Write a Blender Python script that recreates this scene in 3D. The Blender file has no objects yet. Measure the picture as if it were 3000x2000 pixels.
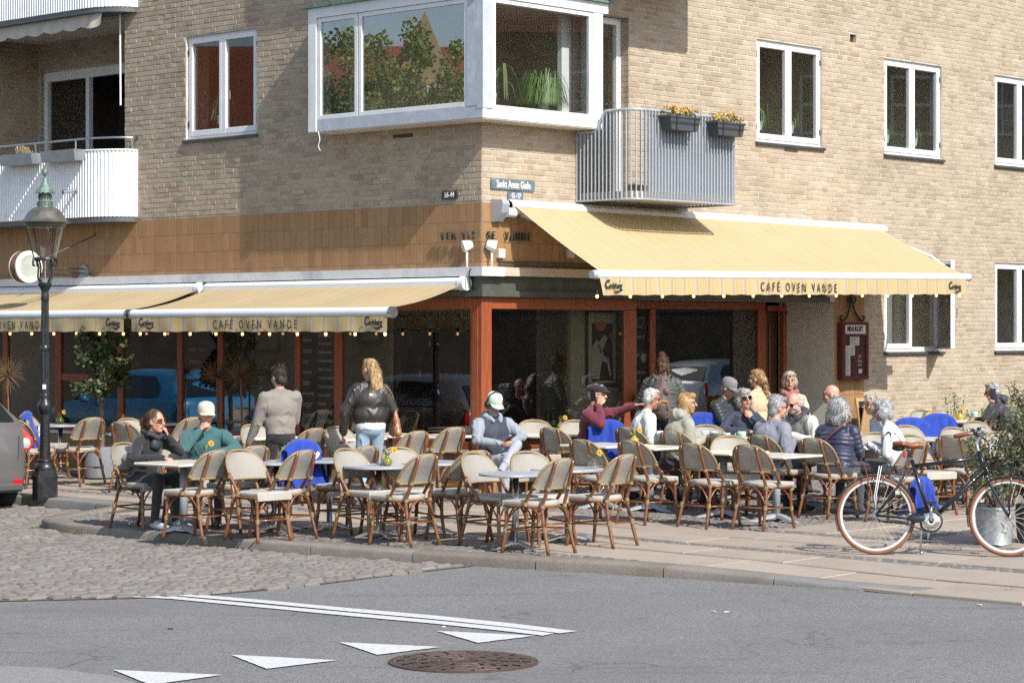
import bpy, bmesh, math, random
import numpy as np
from mathutils import Vector, Matrix, Quaternion

random.seed(7)
RNG = np.random.default_rng(11)
SC = bpy.context.scene
COL = SC.collection
# ------------------------------------------------------------------ camera
cam_d = bpy.data.cameras.new("camera"); cam = bpy.data.objects.new("camera", cam_d); COL.objects.link(cam)
cam.location = (0, 0, 2.0); cam.rotation_euler = (math.radians(90), 0, 0)
cam_d.sensor_width = 36.0; cam_d.lens = 36.0 * 6800 / 3000; cam_d.shift_y = -0.01
cam_d.clip_start = 0.5; cam_d.clip_end = 1500
SC.camera = cam
# ------------------------------------------------------------------ building frame: a runs along the right facade, b along the left one
_n = math.hypot(.685, .7285)
UR = (.685 / _n, .7285 / _n); UL = (-UR[1], UR[0])
CX, CY = -.0129 * 27.2, 27.2
ANG = math.atan2(UR[1], UR[0])
def W(a, b): return (CX + a * UR[0] + b * UL[0], CY + a * UR[1] + b * UL[1])
def AB(x, y): return ((x - CX) * UR[0] + (y - CY) * UR[1], (x - CX) * UL[0] + (y - CY) * UL[1])
# ------------------------------------------------------------------ sky, sun, exposure
TRAVEL = Vector((.205 * UR[0] + UL[0], .205 * UR[1] + UL[1], -.89)).normalized()
world = bpy.data.worlds.new("World"); SC.world = world; world.use_nodes = True
_nt = world.node_tree; _nt.nodes.clear()
_o = _nt.nodes.new("ShaderNodeOutputWorld"); _b = _nt.nodes.new("ShaderNodeBackground"); _s = _nt.nodes.new("ShaderNodeTexSky")
_s.sky_type = 'NISHITA'; _s.sun_disc = False
_s.sun_elevation = math.asin(-TRAVEL.z); _s.sun_rotation = math.atan2(-TRAVEL.x, -TRAVEL.y)
_s.air_density = 1.0; _s.dust_density = 1.2; _s.ozone_density = 1.0
_b.inputs[1].default_value = 0.15
_nt.links.new(_s.outputs[0], _b.inputs[0]); _nt.links.new(_b.outputs[0], _o.inputs[0])
sun_d = bpy.data.lights.new("sun", 'SUN'); sun_d.energy = 4.4; sun_d.angle = math.radians(0.53); sun_d.color = (1, .962, .905)
sun = bpy.data.objects.new("sun", sun_d); COL.objects.link(sun)
sun.rotation_euler = TRAVEL.to_track_quat('-Z', 'Y').to_euler(); sun.location = (20, -10, 30)
SC.view_settings.view_transform = 'Standard'; SC.view_settings.look = 'None'
SC.view_settings.exposure = 0.45; SC.view_settings.gamma = 1.0
SC.view_settings.use_curve_mapping = False
SC.cycles.max_bounces = 8; SC.cycles.diffuse_bounces = 3; SC.cycles.glossy_bounces = 3
SC.cycles.transparent_max_bounces = 16; SC.cycles.transmission_bounces = 6
SC.cycles.caustics_reflective = False; SC.cycles.caustics_refractive = False
SC.cycles.use_denoising = False
SC.cycles.sample_clamp_indirect = 3.0

# ------------------------------------------------------------------ ground heights and back-projection of measured points
ROAD = -.09
def gh(a, b):
    d = max(-a, -b, 0.0)
    return .10 * (1 - min(d, 4.2) / 4.2)
def ghw(x, y): return gh(*AB(x, y))
def at_h(px, py, h):
    """world point whose height above the local pavement is h, seen at photo pixel px,py"""
    g = .05
    for _ in range(6):
        Z = 6800 * (2.0 - h - g) / (py - 970.0); X = (px - 1500) * Z / 6800
        g = ghw(X, Z)
    return X, Z, g
def on_road(px, py):
    Z = 6800 * (2.0 - ROAD) / (py - 970.0); return (px - 1500) * Z / 6800, Z
def at_y(px, Z): return (px - 1500) * Z / 6800

# ------------------------------------------------------------------ mesh helpers
class MB:
    def __init__(s): s.v = []; s.f = []; s.m = []; s.mi = 0
    def add(s, vs, fs, mi=None):
        o = len(s.v); s.v.extend([tuple(p) for p in vs]); s.f.extend([tuple(i + o for i in f) for f in fs]); s.m.extend([s.mi if mi is None else mi] * len(fs)); return o
    def quad(s, a, b, c, d, mi=None): s.add([a, b, c, d], [(0, 1, 2, 3)], mi)
    def box(s, x0, x1, y0, y1, z0, z1, mi=None, M=None):
        vs = [(x0, y0, z0), (x1, y0, z0), (x1, y1, z0), (x0, y1, z0), (x0, y0, z1), (x1, y0, z1), (x1, y1, z1), (x0, y1, z1)]
        if M is not None: vs = [tuple(M @ Vector(p)) for p in vs]
        s.add(vs, [(3, 2, 1, 0), (4, 5, 6, 7), (0, 1, 5, 4), (1, 2, 6, 5), (2, 3, 7, 6), (3, 0, 4, 7)], mi); return s
    def bbox(s, x0, x1, y0, y1, z0, z1, r=.005, mi=None, M=None):
        """box with chamfered edges"""
        r = min(r, (x1 - x0) * .49, (y1 - y0) * .49, (z1 - z0) * .49)
        vs = []; idx = {}
        for ix, (X, sx) in enumerate(((x0, 1), (x1, -1))):
            for iy, (Y, sy) in enumerate(((y0, 1), (y1, -1))):
                for iz, (Z, sz) in enumerate(((z0, 1), (z1, -1))):
                    idx[ix, iy, iz, 0] = len(vs); vs.append((X, Y + sy * r, Z + sz * r))
                    idx[ix, iy, iz, 1] = len(vs); vs.append((X + sx * r, Y, Z + sz * r))
                    idx[ix, iy, iz, 2] = len(vs); vs.append((X + sx * r, Y + sy * r, Z))
        I = idx; fs = []
        for k in (0, 1):
            q = [I[k, 0, 0, 0], I[k, 1, 0, 0], I[k, 1, 1, 0], I[k, 0, 1, 0]]; fs.append(q[::-1] if k == 0 else q)
            q = [I[0, k, 0, 1], I[1, k, 0, 1], I[1, k, 1, 1], I[0, k, 1, 1]]; fs.append(q if k == 0 else q[::-1])
            q = [I[0, 0, k, 2], I[1, 0, k, 2], I[1, 1, k, 2], I[0, 1, k, 2]]; fs.append(q[::-1] if k == 0 else q)
        for i in (0, 1):
            for j in (0, 1):
                fs.append([I[i, j, 0, 0], I[i, j, 1, 0], I[i, j, 1, 1], I[i, j, 0, 1]])
                fs.append([I[i, 0, j, 0], I[i, 1, j, 0], I[i, 1, j, 2], I[i, 0, j, 2]])
                fs.append([I[0, i, j, 1], I[1, i, j, 1], I[1, i, j, 2], I[0, i, j, 2]])
        for i in (0, 1):
            for j in (0, 1):
                for k in (0, 1): fs.append([I[i, j, k, 0], I[i, j, k, 1], I[i, j, k, 2]])
        if M is not None: vs = [tuple(M @ Vector(p)) for p in vs]
        s.add(vs, fs, mi); return s
    def prism(s, poly, z0, z1, mi=None, M=None):
        n = len(poly); vs = [(p[0], p[1], z0) for p in poly] + [(p[0], p[1], z1) for p in poly]
        fs = [tuple(range(n - 1, -1, -1)), tuple(range(n, 2 * n))] + [(i, (i + 1) % n, (i + 1) % n + n, i + n) for i in range(n)]
        if M is not None: vs = [tuple(M @ Vector(p)) for p in vs]
        s.add(vs, fs, mi); return s
    def tube(s, pts, r, seg=6, closed=False, cap=True, mi=None, flat=1.0):
        P = [Vector(p) for p in pts]; n = len(P)
        R = r if isinstance(r, (list, tuple)) else [r] * n
        vs = []; prev = None
        for i in range(n):
            if closed: t = P[(i + 1) % n] - P[i - 1]
            else: t = P[min(i + 1, n - 1)] - P[max(i - 1, 0)]
            if t.length < 1e-9: t = Vector((0, 0, 1))
            t.normalize()
            if prev is None:
                u = t.orthogonal().normalized() if abs(t.z) > .95 else t.cross(Vector((0, 0, 1))).normalized()
            else:
                u = prev - t * prev.dot(t)
                u = u.normalized() if u.length > 1e-6 else t.orthogonal().normalized()
            w = t.cross(u); prev = u
            for k in range(seg):
                an = 2 * math.pi * k / seg
                vs.append(tuple(P[i] + (u * math.cos(an) + w * math.sin(an) * flat) * R[i]))
        fs = []
        for i in range(n if closed else n - 1):
            j = (i + 1) % n
            for k in range(seg):
                k2 = (k + 1) % seg; fs.append((i * seg + k, i * seg + k2, j * seg + k2, j * seg + k))
        if cap and not closed: fs.append(tuple(range(seg - 1, -1, -1))); fs.append(tuple((n - 1) * seg + k for k in range(seg)))
        s.add(vs, fs, mi); return s
    def lathe(s, prof, seg=16, c=(0, 0, 0), mi=None, M=None, cap=True, squash=1.0):
        vs = []; n = len(prof)
        for r, z in prof:
            for k in range(seg):
                an = 2 * math.pi * k / seg; vs.append((c[0] + r * math.cos(an), c[1] + r * math.sin(an) * squash, c[2] + z))
        fs = []
        for i in range(n - 1):
            for k in range(seg):
                k2 = (k + 1) % seg; fs.append((i * seg + k, i * seg + k2, (i + 1) * seg + k2, (i + 1) * seg + k))
        if cap: fs.append(tuple(range(seg - 1, -1, -1))); fs.append(tuple((n - 1) * seg + k for k in range(seg)))
        if M is not None: vs = [tuple(M @ Vector(p)) for p in vs]
        s.add(vs, fs, mi); return s
    def ell(s, c, r, seg=12, rings=8, mi=None, M=None):
        vs = []; fs = []
        for i in range(rings + 1):
            ph = math.pi * i / rings
            for k in range(seg):
                an = 2 * math.pi * k / seg
                vs.append((c[0] + r[0] * math.sin(ph) * math.cos(an), c[1] + r[1] * math.sin(ph) * math.sin(an), c[2] - r[2] * math.cos(ph)))
        for i in range(rings):
            for k in range(seg):
                k2 = (k + 1) % seg; fs.append((i * seg + k, i * seg + k2, (i + 1) * seg + k2, (i + 1) * seg + k))
        if M is not None: vs = [tuple(M @ Vector(p)) for p in vs]
        s.add(vs, fs, mi); return s
    def grid(s, rows, mi=None, flip=False):
        h = len(rows); w = len(rows[0]); vs = [p for r in rows for p in r]
        fs = [(i * w + j, i * w + j + 1, (i + 1) * w + j + 1, (i + 1) * w + j) for i in range(h - 1) for j in range(w - 1)]
        if flip: fs = [f[::-1] for f in fs]
        s.add(vs, fs, mi); return s
    def mesh(s, name, mats=(), smooth=False, fix=False, auto=None):
        me = bpy.data.meshes.new(name); me.from_pydata(s.v, [], s.f)
        for m in (mats if isinstance(mats, (list, tuple)) else [mats]): me.materials.append(m)
        if me.materials and len(s.m): me.polygons.foreach_set("material_index", s.m)
        me.validate()
        if fix:
            bm = bmesh.new(); bm.from_mesh(me); bmesh.ops.remove_doubles(bm, verts=bm.verts, dist=1e-5); bmesh.ops.recalc_face_normals(bm, faces=bm.faces); bm.to_mesh(me); bm.free()
        if smooth or auto:
            me.polygons.foreach_set("use_smooth", [True] * len(me.polygons))
        if auto and hasattr(me, "set_sharp_from_angle"): me.set_sharp_from_angle(angle=math.radians(auto))
        me.update(); return me
    def build(s, name, mats, parent=None, smooth=False, fix=False, auto=None):
        return link(name, s.mesh(name, mats, smooth, fix, auto), parent)
def link(name, me, parent=None):
    o = bpy.data.objects.new(name, me); COL.objects.link(o)
    if parent is not None: o.parent = parent
    return o
def empty(name, loc=(0, 0, 0), rz=0.0):
    o = bpy.data.objects.new(name, None); COL.objects.link(o); o.location = loc; o.rotation_euler = (0, 0, rz); o.empty_display_size = .1; return o
def tag(o, label=None, cat=None, group=None, kind=None):
    if label: o["label"] = label
    if cat: o["category"] = cat
    if group: o["group"] = group
    if kind: o["kind"] = kind
    return o
def copy_tree(o, parent=None):
    c = o.copy(); COL.objects.link(c); c.parent = parent
    for ch in o.children: copy_tree(ch, c)
    return c
def bez(p0, p1, p2, p3, n=8):
    p0, p1, p2, p3 = map(Vector, (p0, p1, p2, p3))
    return [tuple(p0 * (1 - t) ** 3 + p1 * 3 * t * (1 - t) ** 2 + p2 * 3 * t * t * (1 - t) + p3 * t ** 3) for t in [i / (n - 1) for i in range(n)]]
def smooth_path(pts, n=4):
    P = [Vector(p) for p in pts]; out = []
    for i in range(len(P) - 1):
        a, b, c, d = P[max(i - 1, 0)], P[i], P[i + 1], P[min(i + 2, len(P) - 1)]
        for k in range(n):
            t = k / n
            out.append(tuple(.5 * ((2 * b) + (c - a) * t + (2 * a - 5 * b + 4 * c - d) * t * t + (3 * b - a - 3 * c + d) * t ** 3)))
    out.append(tuple(P[-1])); return out
def text_mesh(txt, size, depth=.002, sx=1.0, shear=0.0, bold=0.0, align='CENTER', spacing=1.0):
    cu = bpy.data.curves.new("t", 'FONT'); cu.body = txt; cu.size = size; cu.extrude = depth; cu.shear = shear; cu.offset = bold
    cu.align_x = align; cu.align_y = 'CENTER'; cu.space_character = spacing; cu.resolution_u = 3
    ob = bpy.data.objects.new("t", cu); COL.objects.link(ob)
    dg = bpy.context.evaluated_depsgraph_get(); me = bpy.data.meshes.new_from_object(ob.evaluated_get(dg))
    bpy.data.objects.remove(ob); bpy.data.curves.remove(cu)
    if sx != 1.0:
        me.transform(Matrix.Diagonal((sx, 1, 1, 1)))
    return me
def place_text(name, txt, size, mtx, material, parent=None, **kw):
    """mtx puts text plane (x right, y up, z out) into the parent's space"""
    me = text_mesh(txt, size, **kw); me.transform(mtx); me.materials.clear(); me.materials.append(material)
    o = link(name, me, parent); return o
def frame_mtx(origin, right, up):
    r = Vector(right).normalized(); u = Vector(up).normalized(); n = r.cross(u)
    M = Matrix((r, u, n)).transposed().to_4x4(); M.translation = Vector(origin); return M
# ------------------------------------------------------------------ materials (all node based)
MATS = {}
def _new(name):
    m = bpy.data.materials.new(name); m.use_nodes = True; nt = m.node_tree
    bs = nt.nodes["Principled BSDF"]; return m, nt, bs
def N(nt, typ, **kw):
    n = nt.nodes.new(typ)
    for k, v in kw.items(): setattr(n, k, v)
    return n
def setin(n, **kw):
    for k, v in kw.items(): n.inputs[k.replace("_", " ")].default_value = v
    return n
def rgb(c): return (c[0], c[1], c[2], 1)
def mixc(nt, a, b, fac, mode='MIX'):
    n = N(nt, "ShaderNodeMix", data_type='RGBA', blend_type=mode)
    for sock, val in ((n.inputs[0], fac), (n.inputs[6], a), (n.inputs[7], b)):
        if isinstance(val, bpy.types.NodeSocket): nt.links.new(val, sock)
        elif isinstance(val, (int, float)): sock.default_value = val
        else: sock.default_value = rgb(val)
    return n.outputs[2]
def math_n(nt, op, a, b=0.0, c=0.0):
    n = N(nt, "ShaderNodeMath", operation=op)
    for i, val in enumerate((a, b, c)):
        if isinstance(val, bpy.types.NodeSocket): nt.links.new(val, n.inputs[i])
        else: n.inputs[i].default_value = val
    return n.outputs[0]
def ramp(nt, fac, stops, interp='LINEAR'):
    n = N(nt, "ShaderNodeValToRGB"); cr = n.color_ramp; cr.interpolation = interp
    while len(cr.elements) < len(stops): cr.elements.new(.5)
    for e, (p, c) in zip(cr.elements, stops): e.position = p; e.color = rgb(c) if len(c) == 3 else c
    nt.links.new(fac, n.inputs[0]); return n.outputs[0]
def noise(nt, scale, detail=3, rough=.55, vec=None, obj=True, dist=0.0):
    n = N(nt, "ShaderNodeTexNoise"); setin(n, Scale=scale, Detail=detail, Roughness=rough, Distortion=dist)
    if vec is None:
        tc = N(nt, "ShaderNodeTexCoord"); vec = tc.outputs["Object"] if obj else tc.outputs["Generated"]
    nt.links.new(vec, n.inputs["Vector"]); return n.outputs[0]
def wpos(nt):
    return N(nt, "ShaderNodeNewGeometry").outputs["Position"]
def bump(nt, bs, h, strength=.3, dist=.01):
    n = N(nt, "ShaderNodeBump"); setin(n, Strength=strength, Distance=dist); nt.links.new(h, n.inputs["Height"]); nt.links.new(n.outputs[0], bs.inputs["Normal"])
def island(nt):
    g = N(nt, "ShaderNodeNewGeometry"); o = N(nt, "ShaderNodeObjectInfo")
    return math_n(nt, 'FRACT', math_n(nt, 'ADD', g.outputs["Random Per Island"], math_n(nt, 'MULTIPLY', o.outputs["Random"], 7.31)))
def basic(name, col, rough=.6, metal=0.0, var=.12, vscale=12.0, bmp=0.0, bscale=60.0, coat=0.0, spec=.5, world=False, dark=None, dscale=3.0, sheen=0.0):
    """plain painted / moulded surface with colour drift, slight roughness drift and fine relief"""
    m, nt, bs = _new(name)
    vec = wpos(nt) if world else None
    nz = noise(nt, vscale, 4, .6, vec)
    c0 = tuple(max(0, x * (1 - var)) for x in col); c1 = tuple(min(1, x * (1 + var)) for x in col)
    out = mixc(nt, c0, c1, ramp(nt, nz, [(.3, (0, 0, 0)), (.7, (1, 1, 1))]))
    if dark is not None:
        d = noise(nt, dscale, 5, .7, vec)
        out = mixc(nt, out, dark, ramp(nt, d, [(.52, (0, 0, 0)), (.72, (.85, .85, .85))]))
    nt.links.new(out, bs.inputs["Base Color"])
    bs.inputs["Roughness"].default_value = rough; bs.inputs["Metallic"].default_value = metal
    bs.inputs["Specular IOR Level"].default_value = spec
    if coat: bs.inputs["Coat Weight"].default_value = coat; bs.inputs["Coat Roughness"].default_value = .08
    if sheen: bs.inputs["Sheen Weight"].default_value = sheen
    rr = math_n(nt, 'ADD', math_n(nt, 'MULTIPLY', nz, .16), rough - .08); nt.links.new(rr, bs.inputs["Roughness"])
    if bmp: bump(nt, bs, noise(nt, bscale, 3, .6, vec), bmp, .004)
    MATS[name] = m; return m
def glass_thin(name, tint=(.9, .93, .92), refl=1.0, rough=0.0, wav=0.0):
    m, nt, bs = _new(name); nt.nodes.remove(bs)
    out = nt.nodes["Material Output"]
    tr = N(nt, "ShaderNodeBsdfTransparent"); tr.inputs[0].default_value = rgb(tint)
    gl = N(nt, "ShaderNodeBsdfGlossy"); gl.inputs[0].default_value = (1, 1, 1, 1); gl.inputs["Roughness"].default_value = rough
    lw = N(nt, "ShaderNodeLayerWeight"); lw.inputs[0].default_value = .5; schl = math_n(nt, 'ADD', math_n(nt, 'MULTIPLY', math_n(nt, 'POWER', lw.outputs["Facing"], 5.0), .95), .043)
    if wav:
        bn = N(nt, "ShaderNodeBump"); setin(bn, Strength=wav, Distance=.02); nt.links.new(noise(nt, 1.1, 1, .4, wpos(nt)), bn.inputs["Height"]); nt.links.new(bn.outputs[0], gl.inputs["Normal"])
    mx = N(nt, "ShaderNodeMixShader")
    f = math_n(nt, 'MINIMUM', math_n(nt, 'MULTIPLY', schl, 1.85 * refl), 1.0)
    nt.links.new(f, mx.inputs[0]); nt.links.new(tr.outputs[0], mx.inputs[1]); nt.links.new(gl.outputs[0], mx.inputs[2])
    nt.links.new(mx.outputs[0], out.inputs[0]); MATS[name] = m; return m
def emis(name, col, strength):
    m, nt, bs = _new(name); bs.inputs["Base Color"].default_value = rgb(col); bs.inputs["Emission Color"].default_value = rgb(col); bs.inputs["Emission Strength"].default_value = strength
    MATS[name] = m; return m

def brick_mat(name, stops, stain=(.16, .12, .085), stain_amt=.5):
    m, nt, bs = _new(name)
    isl = island(nt); pos = wpos(nt)
    col = ramp(nt, isl, stops)
    fine = noise(nt, 90, 4, .65, pos); col = mixc(nt, col, (.17, .13, .095), math_n(nt, 'MULTIPLY', ramp(nt, fine, [(.45, (0, 0, 0)), (.8, (1, 1, 1))]), .4))
    big = noise(nt, 1.3, 4, .6, pos); col = mixc(nt, col, stain, math_n(nt, 'MULTIPLY', ramp(nt, big, [(.5, (0, 0, 0)), (.8, (1, 1, 1))]), stain_amt))
    pale = noise(nt, .9, 3, .6, pos); col = mixc(nt, col, (.55, .47, .37), math_n(nt, 'MULTIPLY', ramp(nt, pale, [(.55, (0, 0, 0)), (.8, (1, 1, 1))]), .35))
    nt.links.new(col, bs.inputs["Base Color"]); bs.inputs["Roughness"].default_value = .9; bs.inputs["Specular IOR Level"].default_value = .25
    bump(nt, bs, noise(nt, 60, 4, .6, pos), .28, .004); MATS[name] = m; return m
BRICK = brick_mat("yellow_brick", [(0, (.345, .265, .18)), (.2, (.395, .315, .22)), (.45, (.43, .35, .25)), (.7, (.41, .325, .23)), (.86, (.455, .38, .28)), (.95, (.38, .29, .205)), (1, (.33, .245, .165))])
MORTAR = basic("mortar", (.50, .465, .41), .95, var=.2, vscale=3, bmp=.25, bscale=80, world=True, dark=(.2, .17, .14), dscale=1.1)
def tile_mat():
    m, nt, bs = _new("brown_tile"); isl = island(nt); pos = wpos(nt)
    col = ramp(nt, isl, [(0, (.295, .165, .075)), (.3, (.34, .195, .09)), (.6, (.315, .175, .08)), (.85, (.365, .21, .10)), (1, (.27, .145, .065))])
    col = mixc(nt, col, (.22, .1, .04), math_n(nt, 'MULTIPLY', ramp(nt, noise(nt, 14, 4, .6, pos), [(.5, (0, 0, 0)), (.75, (1, 1, 1))]), .3))
    nt.links.new(col, bs.inputs["Base Color"]); bs.inputs["Roughness"].default_value = .42; bs.inputs["Specular IOR Level"].default_value = .4
    bump(nt, bs, noise(nt, 30, 3, .6, pos), .12, .004); MATS["brown_tile"] = m; return m
TILE = tile_mat()
def stone_mat(name, stops, spk=.35, rough=.85, dirt=(.1, .085, .07), bmp=.4, bscale=220):
    m, nt, bs = _new(name); isl = island(nt); pos = wpos(nt)
    col = ramp(nt, isl, stops)
    sp = noise(nt, 260, 2, .5, pos); col = mixc(nt, col, (.6, .56, .52), math_n(nt, 'MULTIPLY', ramp(nt, sp, [(.56, (0, 0, 0)), (.66, (1, 1, 1))]), spk))
    sp2 = noise(nt, 190, 2, .5, pos); col = mixc(nt, col, (.05, .045, .04), math_n(nt, 'MULTIPLY', ramp(nt, sp2, [(.6, (0, 0, 0)), (.7, (1, 1, 1))]), spk * .7))
    d = noise(nt, 1.7, 5, .65, pos); col = mixc(nt, col, dirt, math_n(nt, 'MULTIPLY', ramp(nt, d, [(.45, (0, 0, 0)), (.75, (1, 1, 1))]), .42))
    nt.links.new(col, bs.inputs["Base Color"]); bs.inputs["Roughness"].default_value = rough; bs.inputs["Specular IOR Level"].default_value = .3
    bump(nt, bs, noise(nt, bscale, 4, .7, pos), bmp, .004); MATS[name] = m; return m
SLAB = stone_mat("granite_slab", [(0, (.315, .26, .205)), (.4, (.35, .29, .23)), (.7, (.33, .27, .215)), (1, (.37, .31, .25))], .4, .85, (.2, .165, .13), .5, 160)
SETT = stone_mat("granite_sett", [(0, (.14, .125, .11)), (.2, (.17, .147, .128)), (.4, (.163, .155, .146)), (.6, (.192, .167, .145)), (.8, (.147, .145, .142)), (1, (.21, .185, .16))], .28, .8, (.11, .09, .075), .6, 120)
KERB = stone_mat("granite_kerb", [(0, (.165, .14, .112)), (.5, (.21, .18, .145)), (1, (.19, .185, .18))], .6, .85, (.09, .075, .06), 1.0, 70)
JOINT = basic("joint_sand", (.11, .095, .078), .95, var=.3, vscale=20, bmp=.5, bscale=200, world=True)
def asphalt():
    m, nt, bs = _new("asphalt"); pos = wpos(nt)
    a = noise(nt, 150, 3, .75, pos); g2 = noise(nt, 60, 3, .7, pos); b = noise(nt, .55, 5, .6, pos); b2 = noise(nt, 4.5, 4, .65, pos)
    col = ramp(nt, a, [(.30, (.085, .083, .08)), (.45, (.175, .171, .165)), (.56, (.225, .22, .212)), (.63, (.36, .35, .335)), (.72, (.6, .59, .57))])
    col = mixc(nt, col, (.10, .098, .094), math_n(nt, 'MULTIPLY', ramp(nt, g2, [(.5, (0, 0, 0)), (.62, (1, 1, 1))]), .7)); col = mixc(nt, col, (.33, .32, .305), math_n(nt, 'MULTIPLY', ramp(nt, g2, [(.34, (1, 1, 1)), (.46, (0, 0, 0))]), .6))
    col = mixc(nt, col, (.155, .152, .147), math_n(nt, 'MULTIPLY', ramp(nt, b, [(.4, (0, 0, 0)), (.62, (1, 1, 1))]), .4)); col = mixc(nt, col, (.13, .126, .12), math_n(nt, 'MULTIPLY', ramp(nt, b2, [(.58, (0, 0, 0)), (.75, (1, 1, 1))]), .4))
    # tyre-worn lanes and tar seams
    mp = N(nt, "ShaderNodeMapping"); mp.inputs["Rotation"].default_value = (0, 0, math.radians(38)); mp.inputs["Scale"].default_value = (.10, 1.5, 1); nt.links.new(pos, mp.inputs[0])
    st = noise(nt, 1.5, 5, .62, mp.outputs[0]); col = mixc(nt, col, (.105, .102, .098), math_n(nt, 'MULTIPLY', ramp(nt, st, [(.57, (0, 0, 0)), (.70, (1, 1, 1))]), .45))
    vo = N(nt, "ShaderNodeTexVoronoi", feature='DISTANCE_TO_EDGE'); setin(vo, Scale=.42); dn = N(nt, "ShaderNodeVectorMath", operation='ADD'); nz = N(nt, "ShaderNodeTexNoise"); setin(nz, Scale=2.2, Detail=5.0); nt.links.new(pos, nz.inputs["Vector"]); nt.links.new(pos, dn.inputs[0]); nt.links.new(nz.outputs[1], dn.inputs[1]); nt.links.new(dn.outputs[0], vo.inputs["Vector"])
    col = mixc(nt, col, (.075, .072, .068), math_n(nt, 'MULTIPLY', math_n(nt, 'MULTIPLY', ramp(nt, vo.outputs[0], [(.0, (1, 1, 1)), (.008, (0, 0, 0))]), ramp(nt, b, [(.48, (0, 0, 0)), (.6, (1, 1, 1))])), .7))
    nt.links.new(col, bs.inputs["Base Color"]); bs.inputs["Roughness"].default_value = .85; bs.inputs["Specular IOR Level"].default_value = .3
    bump(nt, bs, a, .8, .008); MATS["asphalt"] = m; return m
ASPHALT = asphalt()
PAINT = basic("road_paint", (.56, .555, .54), .7, var=.12, vscale=60, bmp=.6, bscale=160, world=True, dark=(.36, .35, .34), dscale=22)
WHITE = basic("white_frame_paint", (.72, .73, .73), .38, var=.03, vscale=2.5, bmp=.05, dark=(.6, .6, .59), dscale=1.2)
WHITEM = basic("white_corrugated_paint", (.78, .79, .80), .5, var=.04, vscale=2, bmp=.05, dark=(.62, .62, .61), dscale=1.4)
LEDGE = basic("pale_ledge_paint", (.62, .63, .64), .55, var=.08, vscale=3, bmp=.2, bscale=30, dark=(.36, .36, .36), dscale=1.6)
ZINC = basic("zinc_sheet", (.42, .46, .5), .38, .75, var=.12, vscale=4, bmp=.12, bscale=14)
DZINC = basic("dark_zinc", (.12, .125, .13), .45, .4, var=.15, vscale=8)
GREYST = basic("grey_steel_paint", (.40, .43, .46), .42, .25, var=.06, vscale=5, dark=(.3, .32, .34), dscale=2)
GREENST = basic("dark_green_steel", (.075, .085, .07), .5, .1, var=.2, vscale=4, dark=(.13, .12, .09), dscale=2)
COPPER = basic("copper_verdigris", (.15, .23, .185), .6, .3, var=.3, vscale=16, bmp=.2, dark=(.07, .075, .06), dscale=10)
BRONZE = basic("bronze_patina", (.15, .145, .12), .42, .55, var=.25, vscale=10, dark=(.2, .26, .2), dscale=9)
IRON = basic("black_cast_iron", (.022, .024, .027), .34, .2, var=.35, vscale=20, bmp=.25, bscale=45, dark=(.06, .055, .05), dscale=9)
def wood(name, c0, c1, rough=.42, sc=(1, 1, .1), coat=.25):
    m, nt, bs = _new(name); tc = N(nt, "ShaderNodeTexCoord"); mp = N(nt, "ShaderNodeMapping"); mp.inputs["Scale"].default_value = sc; nt.links.new(tc.outputs["Object"], mp.inputs[0])
    g = noise(nt, 42, 4, .65, mp.outputs[0], dist=.5); col = mixc(nt, c0, c1, ramp(nt, g, [(.3, (0, 0, 0)), (.7, (1, 1, 1))]))
    nt.links.new(col, bs.inputs["Base Color"]); bs.inputs["Roughness"].default_value = rough; bs.inputs["Coat Weight"].default_value = coat; bs.inputs["Coat Roughness"].default_value = .25
    bump(nt, bs, g, .12, .003); MATS[name] = m; return m
REDWOOD = wood("varnished_red_wood", (.19, .042, .014), (.33, .085, .03))
DARKWOOD = wood("dark_wood", (.045, .018, .01), (.09, .035, .018))
OAK = wood("pale_wood", (.42, .25, .12), (.52, .33, .17))
SLATE = basic("slate_sill", (.05, .052, .055), .5, var=.2, vscale=10, bmp=.2)
PLASTER = basic("beige_plaster", (.60, .56, .50), .85, var=.05, vscale=3, bmp=.25, bscale=70, dark=(.4, .35, .29), dscale=1.5)
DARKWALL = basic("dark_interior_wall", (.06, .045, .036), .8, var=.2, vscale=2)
BEIGEWALL = basic("interior_cream_wall", (.46, .40, .28), .85, var=.08, vscale=2)
ROOMWALL = basic("upstairs_room_wall", (.74, .68, .58), .85, var=.06, vscale=1)
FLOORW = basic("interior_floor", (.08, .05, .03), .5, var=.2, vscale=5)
GLASS = glass_thin("window_glass", (.86, .88, .87), 1.2, 0.0, .02)
GLASSB = glass_thin("bay_glass", (.7, .75, .75), 3.2, 0.0, .015)
GLASSS = glass_thin("shop_glass", (.56, .57, .56), 1.9, 0.0, .02)
GLASSC = glass_thin("clear_drinking_glass", (.93, .95, .94), 1.0)
GLASSL = glass_thin("lantern_glass", (.93, .92, .9), .8, .1)
BLACK = basic("black_plastic", (.018, .018, .02), .4, var=.2, vscale=30)
BLACKB = basic("blackboard", (.012, .013, .013), .75, var=.3, vscale=6)
CHALK = basic("chalk", (.66, .64, .58), .95, var=.1, vscale=60)
STEEL = basic("brushed_steel", (.62, .63, .64), .24, 1.0, var=.08, vscale=30)
ALU = basic("cast_aluminium", (.66, .67, .68), .3, 1.0, var=.08, vscale=12, bmp=.06)
ZTOP = basic("zinc_table_top", (.56, .58, .60), .42, .55, var=.12, vscale=9, bmp=.1, bscale=18)
CREAM = basic("cream_table_top", (.70, .66, .53), .3, var=.03, vscale=4, coat=.15)
GREYP = basic("grey_table_base", (.36, .385, .40), .42, .3, var=.08, vscale=10)
RATTAN = basic("brown_cane_tube", (.18, .068, .024), .33, var=.28, vscale=26, coat=.35, bmp=.12, bscale=40)
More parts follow.
